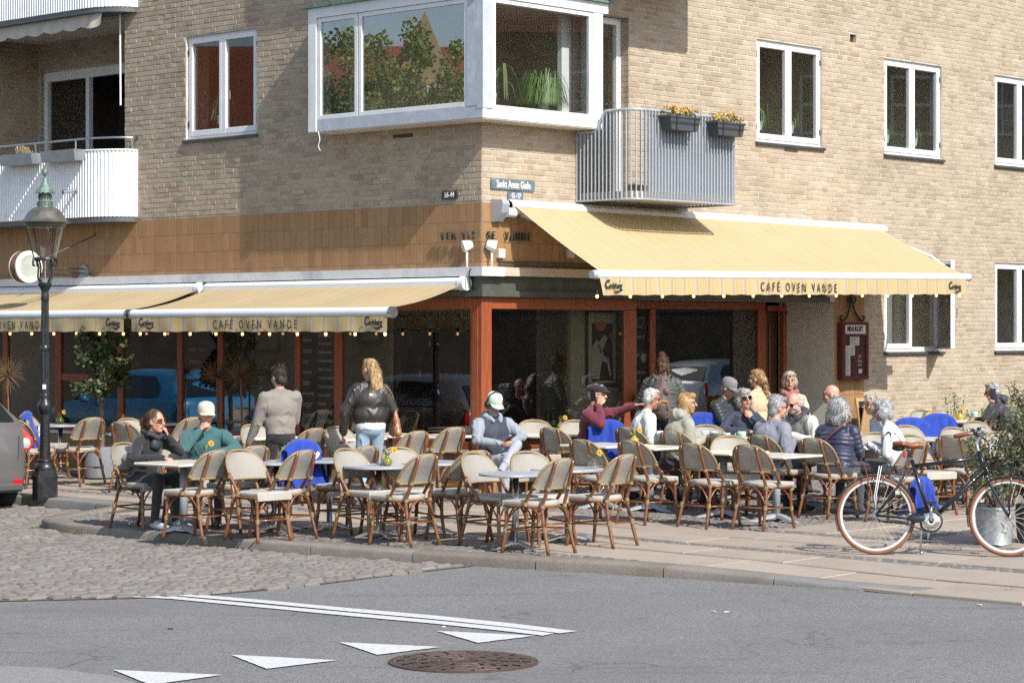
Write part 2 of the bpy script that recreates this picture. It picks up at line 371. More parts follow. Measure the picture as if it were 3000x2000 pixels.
RATLIGHT = basic("pale_cane", (.25, .18, .085), .5, var=.25, vscale=50, coat=.1, bmp=.3, bscale=160)
def weave():
    m, nt, bs = _new("cream_woven_mesh"); tc = N(nt, "ShaderNodeTexCoord")
    w1 = N(nt, "ShaderNodeTexWave", bands_direction='X'); setin(w1, Scale=95, Distortion=.4); w2 = N(nt, "ShaderNodeTexWave", bands_direction='Z'); setin(w2, Scale=95, Distortion=.4)
    nt.links.new(tc.outputs["Object"], w1.inputs[0]); nt.links.new(tc.outputs["Object"], w2.inputs[0])
    h = math_n(nt, 'MULTIPLY', w1.outputs[1], w2.outputs[1])
    nz = noise(nt, 7, 3, .6); col = mixc(nt, (.45, .42, .365), (.53, .495, .435), nz); col = mixc(nt, col, (.36, .33, .28), math_n(nt, 'MULTIPLY', h, .5))
    nt.links.new(col, bs.inputs["Base Color"]); bs.inputs["Roughness"].default_value = .55; bump(nt, bs, h, .25, .002)
    # open mesh: some light comes through
    out = nt.nodes["Material Output"]; tr = N(nt, "ShaderNodeBsdfTransparent"); mx = N(nt, "ShaderNodeMixShader"); mx.inputs[0].default_value = .14; tl = N(nt, "ShaderNodeBsdfTranslucent"); nt.links.new(col, tl.inputs[0]); m2 = N(nt, "ShaderNodeMixShader"); m2.inputs[0].default_value = .35; nt.links.new(bs.outputs[0], m2.inputs[1]); nt.links.new(tl.outputs[0], m2.inputs[2])
    nt.links.new(m2.outputs[0], mx.inputs[1]); nt.links.new(tr.outputs[0], mx.inputs[2]); nt.links.new(mx.outputs[0], out.inputs[0]); MATS["weave"] = m; return m
WEAVE = weave()
SEATW = basic("cream_seat_weave", (.42, .395, .345), .6, var=.08, vscale=9, bmp=.5, bscale=240)
def awning_mat(name, axis):
    m, nt, bs = _new(name); tc = N(nt, "ShaderNodeTexCoord"); sp = N(nt, "ShaderNodeSeparateXYZ"); nt.links.new(tc.outputs["Object"], sp.inputs[0])
    u = math_n(nt, 'FRACT', math_n(nt, 'DIVIDE', sp.outputs[axis], .236))
    Y = (.57, .44, .235); Wc = (.55, .51, .43); T = (.45, .375, .26)
    col = ramp(nt, u, [(0, Y), (.50, Wc), (.545, T), (.60, Y), (.625, T), (.75, Wc), (.795, Y), (.9, (.60, .42, .145))], 'CONSTANT')
    nz = noise(nt, 2.2, 5, .65); col = mixc(nt, col, (.36, .27, .14), math_n(nt, 'MULTIPLY', ramp(nt, nz, [(.5, (0, 0, 0)), (.8, (1, 1, 1))]), .25))
    nt.links.new(col, bs.inputs["Base Color"]); bs.inputs["Roughness"].default_value = .9; bs.inputs["Specular IOR Level"].default_value = .15
    bump(nt, bs, noise(nt, 2.6, 2, .5), .25, .03)
    out = nt.nodes["Material Output"]; tl = N(nt, "ShaderNodeBsdfTranslucent"); nt.links.new(col, tl.inputs[0]); mx = N(nt, "ShaderNodeMixShader"); mx.inputs[0].default_value = .22
    nt.links.new(bs.outputs[0], mx.inputs[1]); nt.links.new(tl.outputs[0], mx.inputs[2]); nt.links.new(mx.outputs[0], out.inputs[0]); MATS[name] = m; return m
AWN_R = awning_mat("striped_awning_cloth_right", 0); AWN_L = awning_mat("striped_awning_cloth_left", 1)
AWNBEIGE = basic("beige_awning_cloth", (.50, .45, .37), .9, var=.08, vscale=5)
INK = basic("black_print", (.02, .02, .022), .8, var=.1)
BULB = emis("lit_bulb", (1, .62, .27), 2.2)
def leaf_mat(name, c0, c1, rough=.5, trans=.25):
    m, nt, bs = _new(name); isl = island(nt); col = mixc(nt, c0, c1, isl); nt.links.new(col, bs.inputs["Base Color"]); bs.inputs["Roughness"].default_value = rough
    out = nt.nodes["Material Output"]; tl = N(nt, "ShaderNodeBsdfTranslucent"); nt.links.new(col, tl.inputs[0]); mx = N(nt, "ShaderNodeMixShader"); mx.inputs[0].default_value = trans
    nt.links.new(bs.outputs[0], mx.inputs[1]); nt.links.new(tl.outputs[0], mx.inputs[2]); nt.links.new(mx.outputs[0], out.inputs[0]); MATS[name] = m; return m
LEAF = leaf_mat("bay_tree_leaf", (.05, .07, .028), (.125, .145, .06))
LEAFO = leaf_mat("olive_leaf", (.07, .085, .04), (.16, .17, .09))
LEAFH = leaf_mat("houseplant_leaf", (.11, .21, .06), (.30, .38, .17))
LEAFS = leaf_mat("street_tree_leaf", (.12, .18, .03), (.28, .35, .07))
PETAL = leaf_mat("orange_petal", (.75, .34, .02), (.85, .52, .03), .6, .3)
PETALD = leaf_mat("dark_pansy_petal", (.12, .02, .02), (.30, .07, .02), .6, .2)
BARK = basic("bark", (.16, .13, .1), .95, var=.3, vscale=14, bmp=.8, bscale=40)
TWIG = basic("bare_twig", (.17, .095, .05), .9, var=.2)
CONC = basic("grey_planter", (.20, .215, .235), .75, var=.22, vscale=40, bmp=.3, bscale=60)
GALV = basic("galvanised_steel", (.42, .44, .45), .42, .7, var=.25, vscale=14, bmp=.1)
TOWEL = basic("blue_blanket_fleece", (.012, .045, .30), .95, var=.18, vscale=14, bmp=.5, bscale=90, sheen=.25)
TOWELW = basic("white_blanket_print", (.62, .66, .74), .95, var=.08, vscale=14, bmp=.4, bscale=90)
OLIVEGLASS = basic("olive_glass", (.20, .19, .02), .06, var=.1, vscale=9, coat=.6)
CUP = basic("mint_cup", (.42, .60, .57), .25, var=.05, vscale=9, coat=.3)
GREENGL = basic("green_bottle_glass", (.015, .05, .018), .08, var=.1, coat=.5)
SAUCER = basic("cream_saucer", (.62, .55, .4), .3, var=.05)
REDCAN = basic("red_can", (.45, .015, .015), .3, .3, var=.05)
SIGNB = basic("slate_blue_enamel", (.115, .155, .185), .42, var=.2, vscale=20, dark=(.2, .23, .24), dscale=8)
SIGND = basic("dark_enamel", (.03, .034, .042), .42, var=.2, vscale=20)
ENAMELW = basic("white_enamel_letter", (.70, .69, .64), .5, var=.08, vscale=40)
MENURED = basic("dark_red_paint", (.10, .018, .018), .4, var=.12)
PAPER = basic("paper", (.62, .6, .55), .8, var=.04)
POSTERB = basic("poster_cream", (.5, .48, .36), .7, var=.05)
ORANGE = basic("poster_orange", (.5, .16, .04), .7)
CARGREY = basic("grey_metallic_paint", (.165, .16, .16), .3, .35, var=.04, vscale=90, coat=.9)
CARBLUE = basic("bright_blue_paint", (.03, .25, .52), .3, .1, var=.03, coat=.9)
CARSILV = basic("silver_paint", (.55, .57, .58), .3, .5, var=.03, coat=.9)
CARDARK = basic("dark_blue_paint", (.02, .028, .045), .28, .3, var=.03, coat=.9)
CARGLASS = basic("dark_car_glass", (.012, .016, .017), .04, var=.1, coat=.8)
RUBBER = basic("tyre_rubber", (.018, .017, .017), .85, var=.25, vscale=20, bmp=.3)
RIM = basic("alloy_rim", (.35, .36, .37), .3, .8, var=.05)
TAILRED = basic("red_tail_lens", (.5, .012, .012), .12, var=.1, coat=.8)
TAILCLR = basic("clear_tail_lens", (.55, .54, .55), .1, .3, var=.15, vscale=70, coat=.8)
PLATE = basic("white_plate", (.75, .74, .72), .4, var=.02)
TAN = basic("brown_leather", (.20, .058, .02), .38, var=.12, vscale=30, coat=.15)
TYREBR = basic("brown_tyre", (.23, .10, .055), .8, var=.1, vscale=30, bmp=.2)
RIMW = basic("white_rim_paint", (.66, .67, .68), .3, .3, var=.03)
BIKEBL = basic("black_bike_paint", (.012, .014, .018), .25, .1, var=.2, vscale=30, coat=.6)
CHROME = basic("chrome", (.70, .71, .72), .12, 1.0, var=.04)
CORD = basic("white_cord", (.65, .65, .62), .8)
# ------------------------------------------------------------------ the ground
KOUT = [(-3.33, 15), (-3.33, 9), (-3.33, 4.5), (-3.33, 2.9), (-3.55, 2.45), (-4.4, 2.15), (-4.92, 1.8), (-5.15, 1.2), (-5.206, .41), (-5.146, -1.41), (-4.992, -3.01), (-4.737, -4.43), (-4.425, -5.74), (-4.245, -6.6), (-4.125, -7.43), (-3.95, -8.46), (-3.65, -9.4), (-3.1, -11), (-2.2, -14.5)]
KP = [Vector((p[0], p[1], 0)) for p in smooth_path([(a, b, 0) for a, b in KOUT], 10)]
def resample(P, step):
    out = [P[0].copy()]; acc = 0.0
    for i in range(len(P) - 1):
        seg = P[i + 1] - P[i]; L = seg.length; t = step - acc
        while t <= L: out.append(P[i] + seg * (t / L)); t += step
        acc = L - (t - step)
    return out
KR = resample(KP, .05)
def knorm(i):
    t = KR[min(i + 1, len(KR) - 1)] - KR[max(i - 1, 0)]; t.normalize(); return Vector((-t.y, t.x, 0))   # to the inside (pavement side)
KIN = [KR[i] + knorm(i) * .28 for i in range(len(KR))]
# check the side: inside must lie nearer the walls
if (KIN[60] - KR[60]).x < 0: KIN = [KR[i] - knorm(i) * .28 for i in range(len(KR))]
def smooth01(t): t = max(0., min(1., t)); return t * t * (3 - 2 * t)
def drop(b): return .066 * smooth01((-b - 5.8) / 2.9)
def pavz(a, b):
    return gh(a, b) - drop(b) * smooth01((-2.3 - a) / 1.5)
_kb = np.array([[p.x, p.y] for p in KIN])
def inside_kerb(a, b, m=0.0):
    """on the pavement side of the kerb's inner edge"""
    if b > 2.75: return a > -3.05 + m
    sel = _kb[(np.abs(_kb[:, 1] - b) < .06)]
    if len(sel) == 0: return a > -2.5
    return a > sel[:, 0].min() + m
# road sheet to the horizon
mb = MB(); mb.quad((-300, -300, ROAD - .004), (300, -300, ROAD - .004), (300, 300, ROAD - .004), (-300, 300, ROAD - .004))
tag(mb.build("road", ASPHALT), kind="structure")
# cobbled carriageway of the side street
def ce(b_hint=None): pass
CE = [(-13.5, -1.2), (-11.2, -2.5), (-9.2, -3.69), (-8.4, -4.25), (-7.73, -4.54), (-7.0, -4.62), (-6.35, -4.56), (-5.6, -4.5), (-4.75, -4.47)]
def edge_b(a):
    for i in range(len(CE) - 1):
        if CE[i][0] <= a <= CE[i + 1][0]:
            t = (a - CE[i][0]) / (CE[i + 1][0] - CE[i][0]); return CE[i][1] * (1 - t) + CE[i + 1][1] * t
    return CE[0][1] if a < CE[0][0] else CE[-1][1]
_ko = np.array([[p.x, p.y] for p in KR])
def road_side(a, b):
    if b > 2.95: return a < -3.36
    sel = _ko[np.abs(_ko[:, 1] - b) < .06]
    return a < sel[:, 0].min() - .01 if len(sel) else a < -4.3
mb = MB(); z = ROAD + .002
poly = [W(a, b) for a, b in CE] + [W(-4.5, -4.4), W(-3.0, 2.4), W(-3.0, 16), W(-13.5, 16)]
mb.add([(x, y, z) for x, y in poly], [tuple(range(len(poly)))[::-1]])
croad = mb.build("cobbled_road", JOINT, fix=True); tag(croad, kind="structure")
def sett_verts(a0, a1, b0, b1, top, h=.03, r=.012, j=.006):
    rd = random.uniform
    c = [(a0 + rd(0, j), b0 + rd(0, j)), (a1 - rd(0, j), b0 + rd(0, j)), (a1 - rd(0, j), b1 - rd(0, j)), (a0 + rd(0, j), b1 - rd(0, j))]
    ca = (a0 + a1) / 2; cb = (b0 + b1) / 2; t = top + rd(-.004, .003); out = []
    for a, b in c: out.append((a, b, t - h))
    for a, b in c: out.append((a, b, t - r))
    for a, b in c:
        out.append((a + math.copysign(min(r * 1.6, abs(a - ca) * .5), ca - a), b + math.copysign(min(r * 1.6, abs(b - cb) * .5), cb - b), t + rd(-.004, .004)))
    return out
SETT_F = [(8, 9, 10, 11), (4, 5, 9, 8), (5, 6, 10, 9), (6, 7, 11, 10), (7, 4, 8, 11), (0, 1, 5, 4), (1, 2, 6, 5), (2, 3, 7, 6), (3, 0, 4, 7)]
def lay_setts(cells, name, owner, material, n_single, top_fn):
    """cells: (a0,a1,b0,b1); nearest ones become objects of their own, the rest one mesh"""
    info = []
    for c in cells:
        x, y = W((c[0] + c[1]) / 2, (c[2] + c[3]) / 2)
        px = 1500 + 6800 * x / max(y, 1); info.append((y if -60 < px < 3060 else y + 500, c))
    info.sort(key=lambda t: t[0])
    M = Matrix.Rotation(ANG, 4, 'Z'); M.translation = Vector((CX, CY, 0))
    mass = MB()
    for k, (_, c) in enumerate(info):
        vs = sett_verts(*c, top_fn((c[0] + c[1]) / 2, (c[2] + c[3]) / 2))
        if k < n_single:
            b1 = MB(); b1.add(vs, SETT_F); o = b1.build(name, material, owner); o.matrix_basis = M
        else: mass.add(vs, SETT_F)
    if mass.f:
        o = mass.build("setts", material, owner); o.matrix_basis = M; o["kind"] = "stuff"
cells = []
b = -4.8
while b < 9.5:
    hgt = random.uniform(.085, .11)
    a = -12.6 + random.uniform(0, .15)
    while a < -3.3:
        L = random.uniform(.13, .23); ca, cb = a + L / 2, b + hgt / 2
        if road_side(a + L, cb) and cb > edge_b(ca) + .03:
            x, y = W(ca, cb); px = 1500 + 6800 * x / y
            if -150 < px < 1700: cells.append((a, a + L - .012, b, b + hgt - .012))
        a += L
    b += hgt
lay_setts(cells, "sett", croad, SETT, 300, lambda a, b: ROAD + .022)
# kerb stones along the road edge
pavement = None
mbp = MB()
st = .16
na = int(21.6 / st); nb = int(29 / st)
for i in range(na):
    for j in range(nb):
        a = -5.4 + i * st; b = -14.4 + j * st
        ca, cb = a + st / 2, b + st / 2
        if ca > .1 and cb > .1: continue
        if not inside_kerb(ca, cb, -.14): continue
        q = [(a, b), (a + st, b), (a + st, b + st), (a, b + st)]
        mbp.add([(*W(*p), pavz(*p) - .014) for p in q], [(0, 1, 2, 3)])
pavement = mbp.build("pavement", JOINT, smooth=True, fix=True); tag(pavement, kind="structure")
i = 0
while i < len(KR) - 4:
    n = random.randint(19, 27); j = min(i + n, len(KR) - 1); mb = MB(); rows = []
    sub = list(range(i, j + 1, 3)) + ([j] if (j - i) % 3 else [])
    for idx, k in enumerate(sub):
        p, q = KR[k], KIN[k]; o_ = (q - p).normalized(); t = (KR[min(k + 1, len(KR) - 1)] - KR[max(k - 1, 0)]).normalized()
        sh = .006 if idx == 0 else (-.006 if idx == len(sub) - 1 else 0)
        p = p + t * sh; q = q + t * sh
        zt = pavz(p.x, p.y) + .006; jit = random.uniform(-.005, .005)
        ring = []
        for off, zz in ((0 + jit, ROAD - .03), (.0 + jit, zt - .03), (.010 + jit, zt - .011), (.03, zt), (.25, zt + .002), (.272, zt - .012), (.272, ROAD)):
            c = p + o_ * off; ring.append((*W(c.x, c.y), zz))
        rows.append(ring)
    mb.grid(rows, flip=True)
    m0 = len(rows[0]); base = 0
    mb.f.append(tuple(range(m0))); mb.m.append(0); mb.f.append(tuple(range((len(rows) - 1) * m0 + m0 - 1, (len(rows) - 1) * m0 - 1, -1))); mb.m.append(0)
    mb.build("kerb_stone", KERB, pavement, fix=True, auto=35)
    i = j
# granite slabs
def slab(a0, a1, b0, b1, material=SLAB):
    g = .006; ga = .026; a0 += ga; a1 -= ga; b0 += g; b1 -= g; r = .006; mb = MB(); lift = random.uniform(-.003, .004)
    c = [(a0, b0), (a1, b0), (a1, b1), (a0, b1)]; ci = [(a0 + r, b0 + r), (a1 - r, b0 + r), (a1 - r, b1 - r), (a0 + r, b1 - r)]
    vs = [(*W(*p), pavz(*p) - .03) for p in c] + [(*W(*p), pavz(*p) - .008 + lift) for p in c] + [(*W(*p), pavz(*p) + lift) for p in ci]
    mb.add(vs, SETT_F); mb.build("paving_slab", material, pavement)
def slab_row(a0, a1, b0, b1, along='b'):
    p = b0 if along == 'b' else a0; end = b1 if along == 'b' else a1
    while p < end - .05:
        L = random.uniform(.95, 1.55); q = min(p + L, end)
        if end - q < .4: q = end
        if along == 'b': slab(a0, a1, p, q)
        else: slab(p, q, b0, b1)
        p = q
slab_row(-4.04, -3.27, -9.6, 1.75); slab_row(-3.25, -2.62, -10.5, 1.9)
slab_row(-3.0, -2.62, 2.5, 12.5)
slab_row(-2.40, -1.68, -10.5, 12.5); slab_row(-1.66, -.95, -10.5, 12.5)
for k, b0 in enumerate((-5.42, -6.14, -7.1, -7.82, -8.7)): slab_row(-.72, 9.5, b0, b0 + .69, 'a')
def cell_rows(a0, a1, b0, b1, along='b', ln=(.11, .17), wd=(.085, .11)):
    out = []
    if along == 'b':
        a = a0
        while a < a1 - .04:
            w_ = min(random.uniform(*wd), a1 - a); b = b0 - random.uniform(0, .1)
            while b < b1:
                L = random.uniform(*ln); out.append((a, a + w_ - .01, b, b + L - .01)); b += L
            a += w_
    else:
        for c in cell_rows(b0, b1, a0, a1, 'b', ln, wd): out.append((c[2], c[3], c[0], c[1]))
    return out
cells = [c for c in cell_rows(-5.1, -4.04, -9.6, 1.9) if inside_kerb(c[0], (c[2] + c[3]) / 2, .0)]
cells += cell_rows(-2.61, -2.41, -10.5, 12.5, 'b', (.12, .18), (.095, .1))
lay_setts(cells, "sett", pavement, SETT, 300, lambda a, b: pavz(a, b) + .002)
cells = cell_rows(-.94, 0, -1.6, 12.5) + [c for c in cell_rows(-.94, 11.5, -4.72, 0, 'a') if not (c[1] < 0 and c[3] > -1.6)]
cells += cell_rows(-.94, -.72, -9.4, -4.72) + cell_rows(-.72, 9.5, -6.4, -6.15, 'a') + cell_rows(-.72, 9.5, -8.0, -7.83, 'a')
lay_setts(cells, "sett", pavement, SETT, 0, lambda a, b: pavz(a, b) + .002)
# road paint
def paint(pts, name, label, group=None):
    mb = MB(); c_ = [Vector((*on_road(x, y), ROAD + .004)) for x, y in pts]; vs = []
    for k in range(len(c_)):
        p, q = c_[k], c_[(k + 1) % len(c_)]; m_ = max(2, int((q - p).length / .03)); nn = Vector((-(q - p).y, (q - p).x, 0)).normalized()
        vs += [tuple(p.lerp(q, t / m_) + nn * random.uniform(-.0035, .0035)) for t in range(m_)]
    n = len(vs)
    mb.add(vs, [tuple(range(n))]); o = mb.build(name, PAINT, fix=False)
    if o.data.polygons[0].normal.z < 0: o.data.flip_normals()
    return tag(o, kind="structure")
for pts in ([(331, 1962), (650, 1977), (441, 2006)], [(676, 1918), (987, 1934), (781, 1959)], [(992, 1881), (1293, 1895), (1106, 1918)], [(1279, 1848), (1569, 1862), (1400, 1883)]):
    paint(pts, "road_marking_triangle", "")
def line_band(top, bot):
    mb = MB(); rows = []
    for t, b_ in zip(top, bot): rows.append([(*on_road(*t), ROAD + .004), (*on_road(*b_), ROAD + .004)])
    mb.grid(rows); o = mb.build("road_marking_line", PAINT)
    if o.data.polygons[0].normal.z < 0: o.data.flip_normals()
    return tag(o, kind="structure")
line_band([(408, 1737.0), (542, 1739), (765, 1757), (1020, 1781), (1275, 1803), (1500, 1826), (1690, 1849)], [(440, 1741.5), (542, 1747), (765, 1766), (1020, 1791), (1275, 1814), (1500, 1838), (1640, 1855)])
line_band([(344, 1743.5), (500, 1746), (765, 1771), (1020, 1794), (1275, 1817), (1500, 1840), (1622, 1855)], [(375, 1748), (500, 1754), (765, 1779.5), (1020, 1804), (1275, 1827), (1500, 1851), (1590, 1862)])
mb = MB(); mb.add([(*on_road(x, y), ROAD + .0005) for x, y in ((-80, 1946), (120, 1953), (230, 1966), (330, 1979), (390, 1996), (430, 2030), (-80, 2030))], [tuple(range(7))[::-1]])
pa_ = mb.build("road_patch", basic("worn_pale_asphalt", (.23, .224, .215), .88, var=.45, vscale=70, bmp=.8, bscale=120, world=True, dark=(.15, .146, .14), dscale=35), fix=True); tag(pa_, kind="structure")
# manhole cover
mx_, my_ = on_road(1358, 1937)
man = empty("manhole_cover", (mx_, my_, ROAD)); tag(man, "large round brown cast iron manhole cover set in the asphalt", "manhole cover")
RUST = basic("rusty_cast_iron", (.115, .075, .06), .55, .5, var=.2, vscale=30, bmp=.3, bscale=90, world=True)
WEARIRON = basic("worn_iron_ring", (.26, .225, .2), .42, .7, var=.2, vscale=30, world=True)
mb = MB(); mb.lathe([(.475, -.02), (.475, .006), (.44, .008), (.44, -.02)], 56, cap=False); mb.build("frame_ring", RUST, man, auto=30)
mb = MB(); mb.lathe([(.0, .002), (.435, .002)], 56, cap=False); mb.build("lid", RUST, man)
for r in (.40, .33, .26, .19, .12):
    seg = int(r * 2 * math.pi / .16)
    for k in range(seg):
        a0 = 2 * math.pi * (k + .08) / seg + r * 9; a1 = 2 * math.pi * (k + .92) / seg + r * 9; rows = []
        for t in range(5):
            an = a0 + (a1 - a0) * t / 4; c, s_ = math.cos(an), math.sin(an)
            rows.append([((r + .028) * c, (r + .028) * s_, .0035), ((r + .024) * c, (r + .024) * s_, .009), ((r - .024) * c, (r - .024) * s_, .009), ((r - .028) * c, (r - .028) * s_, .0035)])
        mb = MB(); mb.grid(rows); mb.build("raised_rib", RUST, man)
    mb = MB(); mb.lathe([(r + .031, .006), (r + .040, .0075)], 48, cap=False); mb.build("worn_ring", WEARIRON, man)
for k in range(8):
    an = math.pi * k / 4 + .3; c, s_ = math.cos(an), math.sin(an); n_ = (-s_, c); w_ = .008; r0, r1 = (.0 if k % 4 == 0 else .1), .42
    mb = MB(); mb.quad((r0 * c - n_[0] * w_, r0 * s_ - n_[1] * w_, .0105), (r1 * c - n_[0] * w_, r1 * s_ - n_[1] * w_, .0105), (r1 * c + n_[0] * w_, r1 * s_ + n_[1] * w_, .0105), (r0 * c + n_[0] * w_, r0 * s_ + n_[1] * w_, .0105)); mb.build("spoke_groove", WEARIRON, man)
# scraps lying on the asphalt
for k, (x, y) in enumerate(((499, 1841), (1300, 1835), (2090, 1790), (2128, 1792), (2600, 1730), (2870, 1771))):
    X, Y = on_road(x, y); mb = MB(); mb.bbox(-.02, .02, -.006, .006, 0, .008, .002)
    o = mb.build("litter_scrap", [PAPER, MENURED][k == 0]); o.location = (X, Y, ROAD - .002); o.rotation_euler = (0, 0, k * 1.1)
    lb = ["small dark red scrap lying alone on the grey asphalt", "tiny pale scrap by the end of the double white line", "pale crumb on the asphalt below the kerb, one of a pair, smaller", "pale crumb on the asphalt below the kerb, beside a smaller one", "cigarette end lying against the low kerb stone", "pale scrap on the asphalt near the dropped kerb corner"][k]
    tag(o, lb, "litter", "scraps on the asphalt")
# weeds in the kerb joints
for x, y in ((100, 1551), (218, 1568), (205, 1490), (2038, 1688), (2958, 1742)):
    X, Y = on_road(x, y); mb = MB()
    for k in range(26):
        an = random.uniform(0, 6.28); l = random.uniform(.02, .05); r = random.uniform(0, .05)
        p = Vector((r * math.cos(an), r * math.sin(an) * .6, 0)); d = Vector((math.cos(an) * .5, math.sin(an) * .5, 1)) * l; w_ = Vector((-math.sin(an), math.cos(an), 0)) * .005
        mb.quad(p - w_, p + w_, p + d + w_ * .2, p + d - w_ * .2)
    o = mb.build("kerb_weeds", LEAFS); o.location = (X, Y, ROAD + .01); tag(o, kind="stuff")
# ------------------------------------------------------------------ the corner building (local axes: x = a, y = b)
bld = empty("corner_building", (CX, CY, 0), ANG)
tag(bld, "yellow brick corner building with cafe on its ground floor", "building")
def bx(mb, side, u0, u1, d0, d1, z0, z1, r=0.0, mi=None):
    """box on a facade: u along it, d outwards"""
    if side == 'L': x0, x1, y0, y1 = -d1, -d0, u0, u1
    else: x0, x1, y0, y1 = u0, u1, -d1, -d0
    (mb.bbox(x0, x1, y0, y1, z0, z1, r, mi) if r else mb.box(x0, x1, y0, y1, z0, z1, mi)); return mb
def P3(side, u, d, z): return (-d, u, z) if side == 'L' else (u, -d, z)
def brick_list(u0, u1, z0, z1, holes, ph=0):
    H_ = 1 / 15.0; out = []; row = int(round(z0 / H_)); 
    while row * H_ < z1 - .02:
        zb = row * H_; zt = zb + H_ - .011
        if zb >= z0 - .03:
            iv = [(u0, u1)]
            for (h0, h1, k0, k1) in holes:
                if zt > k0 + .012 and zb < k1 - .012:
                    nv = []
                    for s, e in iv:
                        if h1 <= s or h0 >= e: nv.append((s, e)); continue
                        if h0 > s + .01: nv.append((s, h0))
                        if h1 < e - .01: nv.append((h1, e))
                    iv = nv
            if row % 2: L = .12; off = .06 if row % 4 == 1 else .06
            else: L = .24; off = 0.0 if row % 4 == 0 else .12
            k = math.floor((u0 - off) / L) - 1
            while off + k * L < u1:
                s = off + k * L; e = s + L - .011; k += 1
                for i0, i1 in iv:
                    p, q = max(s, i0 + .002), min(e, i1 - .002)
                    if q - p > .025: out.append((p, q, zb, zt))
        row += 1
    return out
def brick_geo(mb, side, br, rough=1.0, d0=0.0):
    u0, u1, z0, z1 = br; pr = random.uniform(.004, .009) * rough + d0; j = .0022 * rough; rd = random.uniform
    c = [(u0 + rd(-j, j), z0 + rd(-j, j)), (u1 + rd(-j, j), z0 + rd(-j, j)), (u1 + rd(-j, j), z1 + rd(-j, j)), (u0 + rd(-j, j), z1 + rd(-j, j))]
    r = .0035; ci = [(c[0][0] + r, c[0][1] + r), (c[1][0] - r, c[1][1] + r), (c[2][0] - r, c[2][1] - r), (c[3][0] + r, c[3][1] - r)]
    tl = [rd(-.0012, .0012) * rough for _ in range(4)]
    vs = [P3(side, u, d0 - .004, z) for u, z in c] + [P3(side, u, pr - .0025, z) for u, z in c] + [P3(side, u, pr + t, z) for (u, z), t in zip(ci, tl)]
    F_ = SETT_F if side == 'R' else [f[::-1] for f in SETT_F]
    mb.add(vs, F_)
def backing(mb, side, u0, u1, z0, z1, holes, d=0.0, mi=None):
    us = sorted({u0, u1} | {min(max(h[i], u0), u1) for h in holes for i in (0, 1)}); zs = sorted({z0, z1} | {min(max(h[i], z0), z1) for h in holes for i in (2, 3)})
    for i in range(len(us) - 1):
        for k in range(len(zs) - 1):
            uc, zc = (us[i] + us[i + 1]) / 2, (zs[k] + zs[k + 1]) / 2
            if any(h[0] < uc < h[1] and h[2] < zc < h[3] for h in holes): continue
            q = [P3(side, us[i], d, zs[k]), P3(side, us[i + 1], d, zs[k]), P3(side, us[i + 1], d, zs[k + 1]), P3(side, us[i], d, zs[k + 1])]
            if side == 'L': q = q[::-1]
            mb.quad(*q, mi)
def reveal(mb, side, h, depth, mi=None):
    u0, u1, z0, z1 = h
    c = [(u0, z0), (u1, z0), (u1, z1), (u0, z1)]
    for i in range(4):
        (ua, za), (ub, zb) = c[i], c[(i + 1) % 4]
        q = [P3(side, ua, 0, za), P3(side, ub, 0, zb), P3(side, ub, -depth, zb), P3(side, ua, -depth, za)]
        mb.quad(*(q if side == 'L' else q[::-1]), mi)
TOPZ = 7.66
HL = [(4.045, 5.485, 4.555, 5.915), (.0, 2.28, 4.54, 5.93), (6.81, 12.6, 3.62, 6.42)]
HR = [(5.29, 6.78, 4.545, 5.91), (8.30, 9.79, 4.545, 5.91), (11.27, 12.76, 4.545, 5.91), (8.30, 9.79, 1.71, 3.05), (11.27, 12.76, 1.71, 3.05), (0, 1.6, 4.54, 5.93), (1.76, 2.655, 3.62, 5.93), (7.446, 7.604, 6.06, 6.175)]
HRB = HR + [(0, 7.78, 0, 3.52)]
# left facade
mb = MB(); backing(mb, 'L', 0, 13, 3.52, TOPZ, HL); reveal(mb, 'L', HL[0], .2); reveal(mb, 'L', HL[2], 1.2)
wallL = mb.build("left_facade_wall", MORTAR, bld)
mb = MB(); backing(mb, 'R', 0, 15, 0, TOPZ, HRB)
for h in HR[:5] + [HR[6], HR[7]]: reveal(mb, 'R', h, .21 if h is not HR[7] else .1)
wallR = mb.build("right_facade_wall", MORTAR, bld)
bl = brick_list(0, 13, 3.52, TOPZ, HL); brr = brick_list(0, 15, .02, TOPZ, HRB)
def near_key(side, br):
    a, b = (0, (br[0] + br[1]) / 2) if side == 'L' else ((br[0] + br[1]) / 2, 0)
    x, y = W(a, b); px = 1500 + 6800 * x / y; py = 970 - 6800 * (br[2] - 2) / y
    ok = 0 < px < 3000 and 0 < py < 2000 and br[2] < 4.4
    return (br[1] - br[0]) / y * (1 if ok else .01)
allb = sorted([(near_key('L', q), 'L', q) for q in bl] + [(near_key('R', q), 'R', q) for q in brr], key=lambda t: -t[0])
massL, massR = MB(), MB()
for k, (_, side, q) in enumerate(allb):
    if k < 300:
        m1 = MB(); brick_geo(m1, side, q, 1.25 if side == 'L' else .9); m1.build("brick", BRICK, wallL if side == 'L' else wallR)
    else: brick_geo(massL if side == 'L' else massR, side, q, 1.25 if side == 'L' else .9)
massL.build("bricks", BRICK, wallL)["kind"] = "stuff"; massR.build("bricks", BRICK, wallR)["kind"] = "stuff"
# reveal bricks of the balcony door niche (facing the street corner)
mb = MB()
row = int(3.62 * 15)
while row / 15 < 5.9:
    for k in range(2 if row % 2 else 1):
        w_ = .1 if row % 2 else .2; y0 = .004 + k * .105
        mb.bbox(2.648, 2.66, y0, y0 + w_ - .008, row / 15, row / 15 + .0556, .002)
    row += 1
mb.build("niche_bricks", BRICK, wallR)["kind"] = "stuff"
